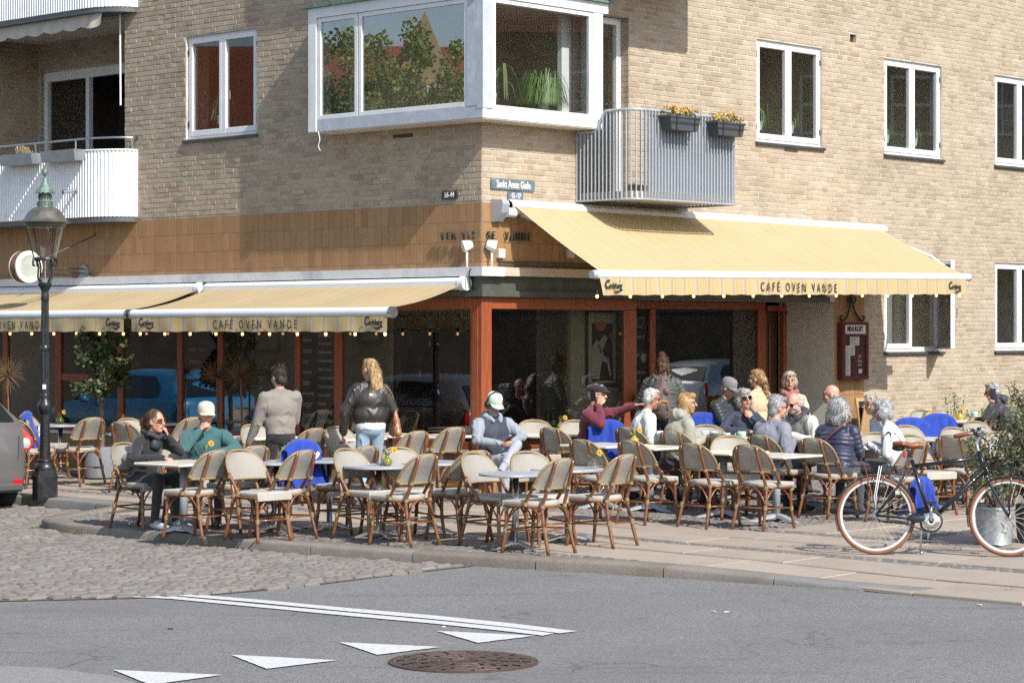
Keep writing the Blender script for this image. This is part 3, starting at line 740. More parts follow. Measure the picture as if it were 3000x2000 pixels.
# plain storey above the frame, roof slab, back walls (light stays out)
mb = MB(); mb.box(0, 15, 0, 13, TOPZ, 13.5); mb.build("upper_storey_wall", BRICK, bld)
mb = MB(); mb.box(13.0, 15.0, .3, 13, 0, TOPZ); mb.box(.3, 13.0, 12.4, 13, 0, TOPZ); mb.build("rear_wall", MORTAR, bld)
# rooms upstairs
mb = MB(); mb.box(.22, 13, .22, 12.4, 3.56, 3.62); mb.box(.22, 13, .22, 12.4, 6.35, 6.45); mb.box(3.6, 3.7, 3.4, 6.6, 3.62, 6.35)
mb.box(4.5, 12.9, 1.75, 1.85, 3.62, 6.35); mb.box(.22, 4.4, 3.4, 3.5, 3.62, 6.35); mb.box(4.4, 4.5, .22, 3.4, 3.62, 6.35); mb.box(7.5, 7.6, .22, 3.4, 3.62, 6.35); mb.box(10.4, 10.5, .22, 3.4, 3.62, 6.35)
mb.box(.25, 1.3, 6.6, 6.7, 3.62, 6.35); mb.build("upstairs_rooms", ROOMWALL, bld)
mb = MB(); mb.box(8.0, 12.9, .22, 4.0, 1.0, 1.05); mb.box(7.85, 7.95, .22, 4.0, 1.05, 3.5); mb.box(7.95, 12.9, 1.9, 2.0, 1.05, 3.5); mb.box(7.9, 12.9, .22, 4.0, 3.4, 3.5); mb.box(10.4, 10.5, .22, 3.9, 1.05, 3.4)
mb.build("ground_floor_flat", ROOMWALL, bld)

# ---------------------------------------------------------------- casement windows
def casement(side, h, rec, open_r=False):
    u0, u1, z0, z1 = h; f = .06
    mb = MB()
    bx(mb, side, u0, u0 + f, -rec - .07, -rec, z0, z1, .004); bx(mb, side, u1 - f, u1, -rec - .07, -rec, z0, z1, .004)
    bx(mb, side, u0 + f, u1 - f, -rec - .07, -rec - .002, z0, z0 + f, .004); bx(mb, side, u0 + f, u1 - f, -rec - .07, -rec - .002, z1 - f, z1, .004)
    um = (u0 + u1) / 2; bx(mb, side, um - .022, um + .022, -rec - .07, -rec - .004, z0 + f, z1 - f, .004)
    wn = mb.build("window", WHITE, bld)
    for k, (s0, s1) in enumerate(((u0 + .035, um - .006), (um + .006, u1 - .035))):
        if open_r and k == 1: continue
        w_ = .062; d0, d1 = -rec - .05, -rec + .014; zz0, zz1 = z0 + .035, z1 - .035
        mb = MB(); bx(mb, side, s0, s0 + w_, d0, d1, zz0, zz1, .005); bx(mb, side, s1 - w_, s1, d0, d1, zz0, zz1, .005)
        bx(mb, side, s0 + w_, s1 - w_, d0, d1 - .001, zz0, zz0 + .075, .005); bx(mb, side, s0 + w_, s1 - w_, d0, d1 - .001, zz1 - w_, zz1, .005); mb.build("sash", WHITE, wn)
        mb = MB(); dd = -rec - .02; q = [P3(side, s0 + w_ - .005, dd, zz0 + .07), P3(side, s1 - w_ + .005, dd, zz0 + .07), P3(side, s1 - w_ + .005, dd, zz1 - w_ + .005), P3(side, s0 + w_ - .005, dd, zz1 - w_ + .005)]
        mb.quad(*(q if side == 'R' else q[::-1])); mb.build("pane", GLASS, wn)
        hu = s0 + .012 if k == 0 else s1 - .012
        for zz in (z0 + .2, z1 - .2):
            mb = MB(); bx(mb, side, hu - .028 if k == 0 else hu + .012, hu - .012 if k == 0 else hu + .028, -rec + .0, -rec + .022, zz - .04, zz + .04, .003); mb.build("hinge", BLACK, wn)
        hb = MB(); hu2 = (s1 - w_ * .5) if k == 0 else (s0 + w_ * .5)
        hb.tube([P3(side, hu2, -rec - .055, zz0 + .45), P3(side, hu2, -rec - .085, zz0 + .46), P3(side, hu2, -rec - .085, zz0 + .57), P3(side, hu2, -rec - .06, zz0 + .58)], .007, 5); hb.build("handle", STEEL, wn)
    mb = MB()
    vs = [P3(side, u, d, z) for u in (u0 - .035, u1 + .035) for d, z in ((-rec - .02, z0 + .004), (.045, z0 - .018), (.045, z0 - .05), (-rec - .02, z0 - .05))]
    mb.add(vs, [(0, 1, 2, 3), (7, 6, 5, 4), (0, 4, 5, 1), (1, 5, 6, 2), (2, 6, 7, 3), (3, 7, 4, 0)]); mb.build("sill", SLATE, wn, fix=True)
    return wn
casement('L', HL[0], .04)
for h in HR[:3] + [HR[4]]: casement('R', h, .035)
wo = casement('R', HR[3], .035, True)
# the open sash, swung out about its right jamb
M = Matrix.Translation(Vector((9.755, .02, 0))) @ Matrix.Rotation(math.radians(49), 4, 'Z')
mb = MB(); L_, z0, z1 = .69, 1.745, 3.015
for q in ((-L_, -L_ + .062, z0, z1), (-.062, 0, z0, z1), (-L_ + .062, -.062, z0, z0 + .07), (-L_ + .062, -.062, z1 - .062, z1)): mb.bbox(q[0], q[1], -.03, .03, q[2], q[3], .005, M=M)
mb.build("sash", WHITE, wo)
mb = MB(); mb.quad(*[tuple(M @ Vector(p)) for p in ((-L_ + .05, 0, z0 + .06), (-.05, 0, z0 + .06), (-.05, 0, z1 - .05), (-L_ + .05, 0, z1 - .05))]); mb.build("pane", GLASS, wo)
mb = MB(); mb.box(-L_ - .001, 0.001, .031, .034, z0, z1, M=M); mb.tube([tuple(M @ Vector(p)) for p in ((-L_ + .03, -.03, 2.2), (-L_ + .03, -.07, 2.21), (-L_ + .03, -.07, 2.32))], .008, 5); mb.build("handle", STEEL, wo)
# curtain behind it
mb = MB(); rows = [[(8.36 + .42 * i / 40, .2 + .018 * math.sin(i * 1.5), z) for i in range(41)] for z in (1.75, 3.0)]; mb.grid(rows); mb.build("curtain", basic("grey_curtain", (.22, .205, .185), .9), wo, smooth=True)
# vent grille
mb = MB()
for k in range(6): bx(mb, 'R', 7.45 + k * .026, 7.458 + k * .026, -.05, -.04, 6.06, 6.175)
bx(mb, 'R', 7.446, 7.604, -.1, -.09, 6.06, 6.175); mb.build("vent_grille", RATTAN, bld)
mb = MB(); bx(mb, 'L', 1.15, 1.5, .004, .012, 4.34, 4.385, .003); mb.build("vent_slot", DARKWALL, bld)
mb = MB(); bx(mb, 'R', 5.9, 6.2, .01, .016, 4.44, 4.475, .003); mb.build("vent_slot", DARKWALL, bld)
mb = MB(); mb.tube([P3('R', 8.2, .0, 1.0), P3('R', 8.2, .05, 1.0)], .045, 14); o_ = mb.build("pipe_stub", PLASTER, bld)
mb = MB(); mb.tube([P3('R', 8.2, .045, 1.0), P3('R', 8.2, .054, 1.0)], .026, 12); mb.build("pipe_hole", DARKWALL, o_)

# ---------------------------------------------------------------- bay window on the corner
BO = .35
mb = MB()
# floor slab and soffit
poly = [(-BO + .01, 2.59), (-BO + .01, -BO + .01), (1.74, -BO + .01), (1.74, .0), (0, 0), (0, 2.59)]
mb.prism(poly[::-1], 4.448, 4.50); bay = mb.build("bay_window", PLASTER, bld, fix=True)
GREYSILL = basic("grey_blue_sill_paint", (.42, .45, .50), .5, var=.1, vscale=9, bmp=.4, bscale=25, dark=(.6, .62, .64), dscale=3)
mb = MB(); mb.box(-BO, -BO + .06, 1.05, 2.6, 4.462, 4.60); mb.box(-BO, -BO + .06, -BO + .004, 1.046, 4.462, 4.601); mb.build("fascia", GREYSILL, bay)
mb = MB(); mb.box(-BO + .002, 1.752, -BO, -BO + .06, 4.461, 4.56); mb.build("fascia", WHITE, bay)
mb = MB(); mb.box(-BO - .015, -BO + .08, 2.50, 2.615, 4.4605, 5.98); mb.box(-BO - .015, .0, 2.616, 2.64, 4.4605, 5.98); mb.build("side_board", WHITE, bay)
mb = MB(); mb.box(-BO - .012, -BO + .07, -BO - .012, 2.6, 5.86, 5.985); mb.build("top_fascia", WHITE, bay)
mb = MB(); mb.box(-BO + .071, 1.84, -BO - .0125, -BO + .07, 5.86, 5.984); mb.build("top_fascia", WHITE, bay)
mb = MB(); mb.prism([(-BO - .06, 2.72), (-BO - .06, -BO - .06), (1.9, -BO - .06), (1.9, 0), (0, 0), (0, 2.72)][::-1], 5.987, 6.03); mb.build("roof", COPPER, bay, fix=True)
mb = MB(); mb.box(-BO - .004, -BO + .07, -.25, -.10, 4.603, 5.858); mb.box(-BO - .004, -.185, -BO - .004, -.252, 4.57, 5.857); mb.build("corner_post", GREYSILL, bay)
mb = MB(); mb.box(1.57, 1.752, -BO - .003, -BO + .075, 4.563, 5.857); mb.box(1.75, 1.76, -BO + .0755, .15, 4.5, 5.857); mb.build("end_post", WHITE, bay)
def bay_sash(side, u0, u1, z0, z1, f=.055):
    mb = MB(); dA, dB = BO - .055, BO - .006
    for q in ((u0, u0 + f, z0, z1), (u1 - f, u1, z0, z1), (u0 + f, u1 - f, z0, z0 + f), (u0 + f, u1 - f, z1 - f, z1)): bx(mb, side, q[0], q[1], dA, dB, q[2], q[3], .004)
    s = mb.build("sash", WHITE, bay); mb = MB(); d = BO - .03
    q = [P3(side, u0 + f - .004, d, z0 + f - .004), P3(side, u1 - f + .004, d, z0 + f - .004), P3(side, u1 - f + .004, d, z1 - f + .004), P3(side, u0 + f - .004, d, z1 - f + .004)]
    mb.quad(*(q if side == 'R' else q[::-1])); mb.build("pane", GLASSB if side == 'L' else GLASS, bay)
bay_sash('L', 1.77, 2.49, 4.603, 5.857); bay_sash('L', -.095, 1.755, 4.603, 5.857); bay_sash('R', -.18, 1.567, 4.563, 5.857)
mb = MB(); mb.tube([(-.2, -BO + .13, 5.83), (1.5, -BO + .13, 5.83)], .02, 8)
for k in range(5): mb.box(-.1 + k * .38, -.07 + k * .38, -BO + .1, -BO + .16, 5.8, 5.86)
mb.build("blind_roll", WHITE, bay)
mb = MB(); mb.tube(smooth_path([(-.37, 2.45, 4.46), (-.37, 2.42, 4.36), (-.375, 2.44, 4.28), (-.37, 2.41, 4.22)], 4), .006, 5); mb.build("loose_cord", CORD, bay)
mb = MB(); mb.box(1.45, 1.75, .05, .12, 4.5, 6.2); mb.build("inner_post", WHITE, bay)
# lit cream soffit boards & inner back wall of the bay are the upstairs room itself
# balcony door in its niche
mb = MB()
for q in ((2.57, 2.65, 3.62, 5.92), (1.77, 1.85, 3.62, 5.92), (1.85, 2.57, 5.84, 5.92)): mb.bbox(q[0], q[1], .13, .2, q[2], q[3], .004)
dr = mb.build("balcony_door", WHITE, bld)
mb = MB(); mb.quad((1.85, .17, 3.62), (2.57, .17, 3.62), (2.57, .17, 5.84), (1.85, .17, 5.84)); mb.build("pane", GLASS, dr)
mb = MB(); mb.tube([(2.5, .12, 4.85), (2.5, .09, 4.85), (2.5, .085, 4.72)], .009, 5); mb.build("handle", STEEL, dr)

# ---------------------------------------------------------------- grey bar balcony (and the same one a storey up, which throws its shade on the wall)
def grey_balcony(dz, full=True):
    z0 = 3.575 + dz; zt = 4.66 + dz; A0, A1, D = 1.655, 3.63, .95
    mb = MB(); r = .22
    arc = [(A0 + r - r * math.sin(t * math.pi / 14), -D + r - r * math.cos(t * math.pi / 14)) for t in range(8)]
    arc2 = [(A1 - r * .4 + r * .4 * math.sin(t * math.pi / 14), -D + r * .4 - r * .4 * math.cos(t * math.pi / 14)) for t in range(8)]
    out = [(A0, 0)] + arc[::-1] + arc2 + [(A1, 0)]
    ins = [(A0 + .03, 0)] + [(p[0] * .985 + .04, p[1] * .965) for p in arc[::-1]] + [(p[0] - .03, p[1] * .965) for p in arc2] + [(A1 - .03, 0)]
    mb.prism(ins, z0 + .03, z0 + .11); ba = mb.build("balcony", PLASTER, bld, fix=True)
    P = [Vector((p[0], p[1], 0)) for p in out]; R_ = resample(P, .01)
    def top(p):
        if p.x < A0 + .06 and -p.y < .52: return zt - .235 * (1 - smooth01((-p.y - .30) / .2))
        return zt
    mb = MB(); mb.tube([(p.x, p.y, top(p)) for p in R_[::3]], .021, 6); mb.build("handrail", GREYST, ba, smooth=True)
    mb = MB(); mb.tube([(p.x, p.y, z0 + .012) for p in R_[::3]], .014, 6); mb.build("bottom_rail", GREYST, ba, smooth=True)
    step = 6
    if full:
        bars = {}
        for k in range(2, len(R_) - 1, step):
            p = R_[k]; tp = top(p); h = round(tp, 2); t = (R_[min(k + 1, len(R_) - 1)] - R_[k - 1]).normalized()
            if h not in bars:
                m1 = MB(); m1.bbox(-.0065, .0065, -.016, .016, z0, h - .008, .003); bars[h] = m1.mesh("baluster", GREYST)
            o = link("baluster", bars[h], ba); o.location = (p.x, p.y, 0); o.rotation_euler = (0, 0, math.atan2(t.y, t.x))
        mb = MB(); rows = [[(A0 + .3, -D + .05, z), (A1 - .06, -D + .05, z)] for z in (z0 + .1, zt - .04)]; mb.grid(rows); mb.build("backing_sheet", basic("pale_blue_grey_sheet", (.36, .40, .44), .5, .3, var=.06), ba)
    else:
        mb = MB()
        for k in range(2, len(R_) - 1, 3): p = R_[k]; mb.box(p.x - .012, p.x + .012, p.y - .012, p.y + .012, z0, top(p))
        mb.box(A0 + .02, A1 - .02, -D + .03, -D + .04, z0 + .1, zt - .03); mb.build("bars", GREYST, ba)
    return ba
grey_balcony(0.0); grey_balcony(2.84, False)
# the next bay up, above the frame
mb = MB(); mb.prism([(-BO, 2.6), (-BO, -BO), (1.75, -BO), (1.75, 0), (0, 0), (0, 2.6)][::-1], 7.30, 8.84); mb.build("upper_bay_window", WHITE, bld, fix=True)

# ---------------------------------------------------------------- white corrugated balconies on the left facade, with their loggia
def white_balcony(z0, z1):
    D = .45; pts = [(0.0, 6.52)]
    for t in range(1, 13): an = t / 12 * math.pi / 2; pts.append((-D * math.sin(an), 6.52 + .68 * (1 - math.cos(an)) * 1.0))
    pts += [(-D, 12.6)]
    R_ = resample([Vector((p[0], p[1], 0)) for p in pts], .008); rows = [[], []]; back = []
    for k, p in enumerate(R_):
        t = (R_[min(k + 1, len(R_) - 1)] - R_[max(k - 1, 0)]).normalized(); n = Vector((-t.y, t.x, 0)); n = n if n.x < 0 or (abs(n.x) < 1e-6) else -n
        if n.y > 0 and p.x > -.1: n = -n
        c = max(-.6, min(.6, math.sin(2 * math.pi * k * .008 / .056))) / .6
        q = p + n * (.008 * c)
        rows[0].append((q.x, q.y, z0)); rows[1].append((q.x, q.y, z1)); back.append(p)
    mb = MB(); mb.grid(rows); wb = mb.build("white_balcony", WHITEM, bld, auto=30)
    mb = MB(); base = [(p.x + .01, p.y, 0) for p in back[::8]]; poly = [(p[0], p[1]) for p in base] + [(0.02, 12.6)]
    mb.prism(poly, z0 - .07, z0 - .004); mb.build("floor_slab", DZINC, wb, fix=True)
    mb = MB(); mb.tube([(p.x, p.y, z1) for p in back[::6]], .016, 6); mb.build("top_edge", WHITEM, wb, smooth=True)
    return wb, back
wb1, bk = white_balcony(3.56, 4.465); wb2, bk2 = white_balcony(6.415, 7.3)
mb = MB(); pth = [(p.x + .03, p.y, 4.635) for p in bk[4::10]]; mb.tube(pth, .017, 7); mb.build("handrail", STEEL, wb1, smooth=True)
for i in range(14, len(bk), 118):
    p = bk[i]; mb = MB(); mb.tube([(p.x + .03, p.y, 4.44), (p.x + .03, p.y, 4.63)], .012, 6); mb.build("post", STEEL, wb1)
mb = MB(); mb.tube([(-.43, 7.3, 3.93), (-.66, 7.33, 3.90)], .024, 10, cap=False); mb.build("drain_spout", STEEL, wb1)
# beige blind below the upper balcony
mb = MB(); mb.box(-.36, -.29, 6.85, 12.4, 6.34, 6.40); bl_ = mb.build("roller_blind", DZINC, bld)
mb = MB(); rows = [[], []]
for i in range(400):
    b = 6.86 + i * .0137; s_ = abs(math.sin(i * .1)); w_ = -.38 + .012 * math.sin(i * .31); rows[0].append((-.355, b, 6.345)); rows[1].append((w_, b, 6.14 + .04 * (1 - s_)))
mb.grid(rows); mb.build("valance", AWNBEIGE, bl_, smooth=True)
mb = MB(); mb.tube([(-.04, 6.87, 6.36), (-.03, 6.87, 5.1)], .014, 6); mb.build("blind_arm", WHITE, bl_)
mb = MB(); mb.tube([(-.3, 10.2, 6.05), (-.3, 10.2, 5.1)], .004, 4); mb.bbox(-.315, -.285, 10.18, 10.22, 4.98, 5.1, .005); mb.build("crank_pull", BLACK, bl_)
# loggia shell: back wall with door, side wall
HLG = [(7.0, 10.30, 3.6, 5.89)]
mb = MB()
backing(mb, 'L', 6.7, 10.6, 3.6, 6.42, HLG, -1.2); 
mb.quad((1.2, 10.55, 3.6), (-.0, 10.55, 3.6), (0, 10.55, 6.42), (1.2, 10.55, 6.42))
mb.quad((0, 6.8, 6.42), (0, 12.6, 6.42), (1.2, 12.6, 6.42), (1.2, 6.8, 6.42)); mb.quad((0, 6.8, 3.61), (1.2, 6.8, 3.61), (1.2, 12.6, 3.61), (0, 12.6, 3.61))
lg = mb.build("loggia_wall", MORTAR, bld)
mb = MB()
for q in brick_list(6.75, 10.55, 3.62, 6.42, HLG): brick_geo(mb, 'L', q, .8, -1.2)
mb.build("bricks", BRICK, lg)["kind"] = "stuff"
mb = MB()
for q in brick_list(-1.2, 0, 3.62, 6.42, []):
    u0, u1, z0, z1 = q; mb.bbox(-u1, -u0, 10.542, 10.552, z0, z1, .002)
mb.build("bricks", BRICK, lg)["kind"] = "stuff"
mb = MB()
for q in ((10.22, 10.3, 3.62, 5.89), (7.0, 7.08, 3.62, 5.89), (7.08, 10.22, 5.75, 5.89), (9.18, 9.26, 3.62, 5.75), (8.2, 8.28, 3.62, 5.75)): mb.bbox(1.14, 1.22, q[0], q[1], q[2], q[3], .004)
sd = mb.build("sliding_door", WHITE, bld)
for q in ((9.26, 10.22), (7.08, 8.2)):
    mb = MB(); mb.quad((1.19, q[0], 3.62), (1.19, q[1], 3.62), (1.19, q[1], 5.75), (1.19, q[0], 5.75)); mb.build("pane", GLASS, sd)
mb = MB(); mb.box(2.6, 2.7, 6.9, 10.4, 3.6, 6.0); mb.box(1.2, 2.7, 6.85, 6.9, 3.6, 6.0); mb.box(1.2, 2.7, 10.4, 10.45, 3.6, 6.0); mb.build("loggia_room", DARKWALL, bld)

# ---------------------------------------------------------------- brown tile band, ledge, steel header
def tiles(side, u0, u1, z0, z1, holes, n_single, wall_):
    lst = []
    z = z1; rowh = .235
    while z > z0 + .02:
        zz0 = max(z - rowh, z0); u = u0
        while u < u1 - .01:
            e = min(u + .121, u1)
            if not any(h[0] < (u + e) / 2 < h[1] and h[2] < (zz0 + z) / 2 < h[3] for h in holes): lst.append((u, e, zz0, z))
            u = e
        z = zz0
    mass = MB()
    for k, (p, q, a_, b_) in enumerate(lst):
        g = .0028; t = .012 + random.uniform(-.0008, .0008)
        if k < n_single: m1 = MB(); bx(m1, side, p + g, q - g, 0, t, a_ + g, b_ - g, .002); m1.build("tile", TILE, wall_)
        else: bx(mass, side, p + g, q - g, 0, t, a_ + g, b_ - g, .002)
    if mass.f: mass.build("tiles", TILE, wall_)["kind"] = "stuff"
GROUT = basic("pale_grout", (.42, .38, .32), .9, var=.15, vscale=5)
mb = MB(); backing(mb, 'L', 0, 12.6, 2.6, 3.52, [], .004); tbl = mb.build("left_tile_band", GROUT, bld)
mb = MB(); backing(mb, 'R', 0, 7.78, 2.6, 3.52, [], .004); backing(mb, 'R', 7.05, 7.78, 0, 2.6, [], .004); tbr = mb.build("right_tile_band", GROUT, bld)
tiles('L', .003, 10.6, 2.75, 3.515, [], 200, tbl); tiles('R', .003, 7.78, 2.75, 3.515, [], 60, tbr); tiles('R', 7.06, 7.78, .1, 2.75, [], 40, tbr)
mb = MB(); mb.box(-.13, 0, 0, 12.6, 2.645, 2.752); mb.box(-.13, .26, -.13, -.0005, 2.645, 2.7525); mb.build("ledge", LEDGE, bld)
mb = MB(); mb.box(.262, 6.86, -.12, -.001, 2.65, 2.75); mb.build("ledge", basic("awning_tinted_ledge", (.50, .41, .33), .6, var=.08), bld)  # white ledge; the awning's shade and warm light are painted into its colour
mb = MB(); mb.box(-.025, .0, 0, 12.6, 2.40, 2.644); mb.box(-.025, 6.85, -.025, -.0005, 2.40, 2.644); mb.build("steel_header", GREENST, bld)
mb = MB(); mb.box(-.085, -.026, -.085, 12.6, 2.405, 2.415); mb.box(-.0255, 6.85, -.085, -.026, 2.405, 2.415); mb.box(-.085, -.075, -.085, 12.6, 2.4155, 2.475); mb.box(-.0745, 6.85, -.085, -.0755, 2.4155, 2.475); mb.build("steel_flange", GREENST, bld)
# sloping brick plinth joint soot is left to the stone; conduit and sockets under the awning
mb = MB(); mb.tube([(.25, -.03, 2.83), (7.0, -.03, 2.80)], .012, 6); mb.tube([(.25, -.03, 2.79), (6.9, -.03, 2.765)], .009, 6); mb.build("conduit", BRONZE, bld)
for u, z in ((.22, 2.86), (1.45, 2.89)):
    mb = MB(); bx(mb, 'R', u, u + .11, .013, .07, z, z + .11, .006); mb.build("junction_box", PLASTER, bld)

# ---------------------------------------------------------------- shop front
def wood_bar(side, u0, u1, d0, d1, z0, z1, parent, r=.006): mb = MB(); bx(mb, side, u0, u1, d0, d1, z0, z1, r); return mb.build("frame_bar", REDWOOD, parent)
def pane_(side, u0, u1, d, z0, z1, parent, m=None):
    mb = MB(); q = [P3(side, u0, d, z0), P3(side, u1, d, z0), P3(side, u1, d, z1), P3(side, u0, d, z1)]; mb.quad(*(q if side == 'R' else q[::-1])); return mb.build("pane", m or GLASSS, parent)
mb = MB(); mb.box(-.03, .06, .2, 12.6, .56, .60); mb.box(.06, .07, .2, 12.6, .0, .56); sf = mb.build("left_shop_front", LEDGE, bld)
tb2 = link("plinth", sf.data, bld) if False else None
mb = MB(); backing(mb, 'L', 0, 12.6, .0, .56, [], -.012); pl = mb.build("left_plinth", GROUT, bld); tiles_off = pl
lst = []
for side, U1, own in (('L', 12.6, pl),):
    mass = MB(); u = .21
    while u < U1:
        for k in range(2): bx(mass, side, u + .003, u + .118, -.012, .0, .08 + k * .237, .08 + k * .237 + .232, .002)
        u += .121
    mass.build("tiles", TILE, own)["kind"] = "stuff"
mb = MB(); backing(mb, 'R', 0, 2.8, .0, .6, [], -.012); pr = mb.build("right_plinth", GROUT, bld)
mass = MB(); u = .01
while u < 2.78:
    for k in range(2): bx(mass, 'R', u + .003, min(u + .118, 2.8), -.012, .0, .08 + k * .25, .08 + k * .25 + .245, .002)
    u += .121
mass.build("tiles", TILE, pr)["kind"] = "stuff"
# corner post and rails
mb = MB(); mb.bbox(-.012, .16, -.012, .19, .62, 2.40, .01); mb.bbox(-.022, -.0125, .05, .14, .62, 2.38, .003); mb.build("corner_post", REDWOOD, sf)
mb = MB(); mb.box(-.02, .17, -.02, .2, .0, .62); mb.build("corner_base", DARKWOOD, sf)
MUL = [(2.43, 2.56), (3.215, 3.29), (4.74, 4.83), (5.585, 5.67), (6.86, 6.975), (8.29, 8.43), (9.59, 9.71), (11.0, 11.1)]
wood_bar('L', .191, 12.6, -.05, .004, 2.27, 2.402, sf); wood_bar('L', .191, 6.86, -.05, .004, .60, .70, sf); wood_bar('L', 8.43, 12.6, -.05, .004, .60, .68, sf)
wood_bar('L', 6.975, 8.29, -.05, .003, .6, .68, sf); wood_bar('L', 6.975, 8.29, -.045, -.002, 1.30, 1.40, sf)
prev = .19
for m0, m1 in MUL:
    wood_bar('L', m0, m1, -.05, .010, .70, 2.27, sf)
    pane_('L', prev, m0, -.02, .68, 2.28, sf); prev = m1
rs = empty("right_shop_front"); rs.parent = bld
mb = MB(); bx(mb, 'R', .19, 2.56, -.05, .004, .60, .69, .006); rs2 = mb.build("right_shop_front", REDWOOD, bld); bpy.data.objects.remove(rs); rs = rs2; rs.name = "right_shop_front"
wood_bar('R', .161, 2.80, -.05, .006, 2.262, 2.402, rs); wood_bar('R', 2.56, 2.80, -.05, .009, .60, 2.262, rs); pane_('R', .16, 2.57, -.02, .68, 2.27, rs)
# return into the entrance niche, recessed window, door
mb = MB(); mb.box(2.74, 2.80, .05, .85, .0, .70); mb.box(2.74, 2.80, .05, .85, 2.30, 2.402); mb.box(2.745, 2.795, .78, .85, .7, 2.3); mb.build("niche_return", REDWOOD, rs)
mb = MB(); mb.quad((2.77, .05, .7), (2.77, .78, .7), (2.77, .78, 2.3), (2.77, .05, 2.3)); mb.build("pane", GLASSS, rs)
wood_bar('R', 2.80, 6.62, -.9, -.846, 2.30, 2.402, rs); wood_bar('R', 4.09, 4.20, -.9, -.842, .60, 2.30, rs); wood_bar('R', 6.45, 6.62, -.9, -.84, .15, 2.30, rs); wood_bar('R', 2.80, 6.45, -.9, -.844, .50, .60, rs)
mb = MB(); mb.box(2.8, 6.45, .86, .88, .1, .5); mb.build("riser", DARKWOOD, rs)
pane_('R', 2.80, 4.10, -.88, .6, 2.31, rs); pane_('R', 4.19, 6.46, -.88, .6, 2.31, rs)
mb = MB(); mb.bbox(6.98, 7.046, .80, .88, .1, 2.36, .005); mb.bbox(6.62, 6.98, .80, .88, 2.28, 2.36, .004); mb.build("door_frame", REDWOOD, rs)
mb = MB(); mb.bbox(6.63, 6.98, .92, .97, .16, 2.28, .01); mb.bbox(6.78, 6.83, .90, .918, .3, 2.1, .01); mb.build("door", DARKWOOD, rs)
mb = MB(); mb.box(7.05, 7.12, .0, .95, .0, 2.6); mb.box(2.8, 7.05, .0, .86, 2.41, 2.6); mb.box(6.86, 7.049, -.02, .0, 2.41, 2.62); mb.build("niche_wall", PLASTER, bld)
mb = MB(); mb.box(2.81, 7.04, .0, .855, .02, .15); mb.build("entrance_step", KERB, bld)
# cafe interior
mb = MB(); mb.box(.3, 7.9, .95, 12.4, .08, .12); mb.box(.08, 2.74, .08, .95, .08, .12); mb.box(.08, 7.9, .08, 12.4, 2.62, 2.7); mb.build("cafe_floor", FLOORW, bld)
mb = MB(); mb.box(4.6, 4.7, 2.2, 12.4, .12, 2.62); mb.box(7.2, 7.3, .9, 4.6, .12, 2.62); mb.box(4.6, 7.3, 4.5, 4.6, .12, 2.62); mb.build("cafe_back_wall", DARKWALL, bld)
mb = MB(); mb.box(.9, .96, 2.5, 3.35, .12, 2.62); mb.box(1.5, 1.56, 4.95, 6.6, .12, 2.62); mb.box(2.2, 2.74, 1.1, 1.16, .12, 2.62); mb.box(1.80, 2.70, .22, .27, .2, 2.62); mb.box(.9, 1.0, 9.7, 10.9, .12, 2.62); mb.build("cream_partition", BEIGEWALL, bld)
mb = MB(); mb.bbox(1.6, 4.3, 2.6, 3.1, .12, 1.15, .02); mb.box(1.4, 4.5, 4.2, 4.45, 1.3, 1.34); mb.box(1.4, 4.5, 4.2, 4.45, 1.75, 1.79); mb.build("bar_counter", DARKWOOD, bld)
for k in range(16):
    mb = MB(); mb.lathe([(.035, 0), (.036, .17), (.014, .22), (.013, .29)], 8, (1.5 + k * .19, 4.32, 1.34 if k % 2 else 1.79)); mb.build("bar_bottle", [GREENGL, OLIVEGLASS, TAN][k % 3], bld, auto=40)
# ------------------------------------------------------------------ things fixed to the facade
def ua(px, off=0.0):
    """a on the right facade plane (off metres in front) at photo column px"""
    d = (px - 1500) / 6800; k = (-off + CX * UL[0] + CY * UL[1]) / (d * UL[0] + UL[1]); x, y = d * k, k
    return (x - CX) * UR[0] + (y - CY) * UR[1]
def ub(px, off=0.0):
    d = (px - 1500) / 6800; k = (-off + CX * UR[0] + CY * UR[1]) / (d * UR[0] + UR[1]); x, y = d * k, k
    return (x - CX) * UL[0] + (y - CY) * UL[1]
def thing_ab(name, label, cat, a, b, z, group=None):
    o = empty(name, (*W(a, b), z), ANG); tag(o, label, cat, group); return o
class Loc(MB):
    """mesh in building axes, stored relative to its thing"""
    def __init__(s, a, b, z): super().__init__(); s.o = (a, b, z)
    def build(s, *k, **kw):
        s.v = [(p[0] - s.o[0], p[1] - s.o[1], p[2] - s.o[2]) for p in s.v]; return super().build(*k, **kw)
def ltext(name, txt, size, o, right, material, parent, org, **kw):
    return place_text(name, txt, size, frame_mtx((o[0] - org[0], o[1] - org[1], o[2] - org[2]), right, (0, 0, 1)), material, parent, **kw)
RT_R = (1, 0, 0); RT_L = (0, -1, 0)
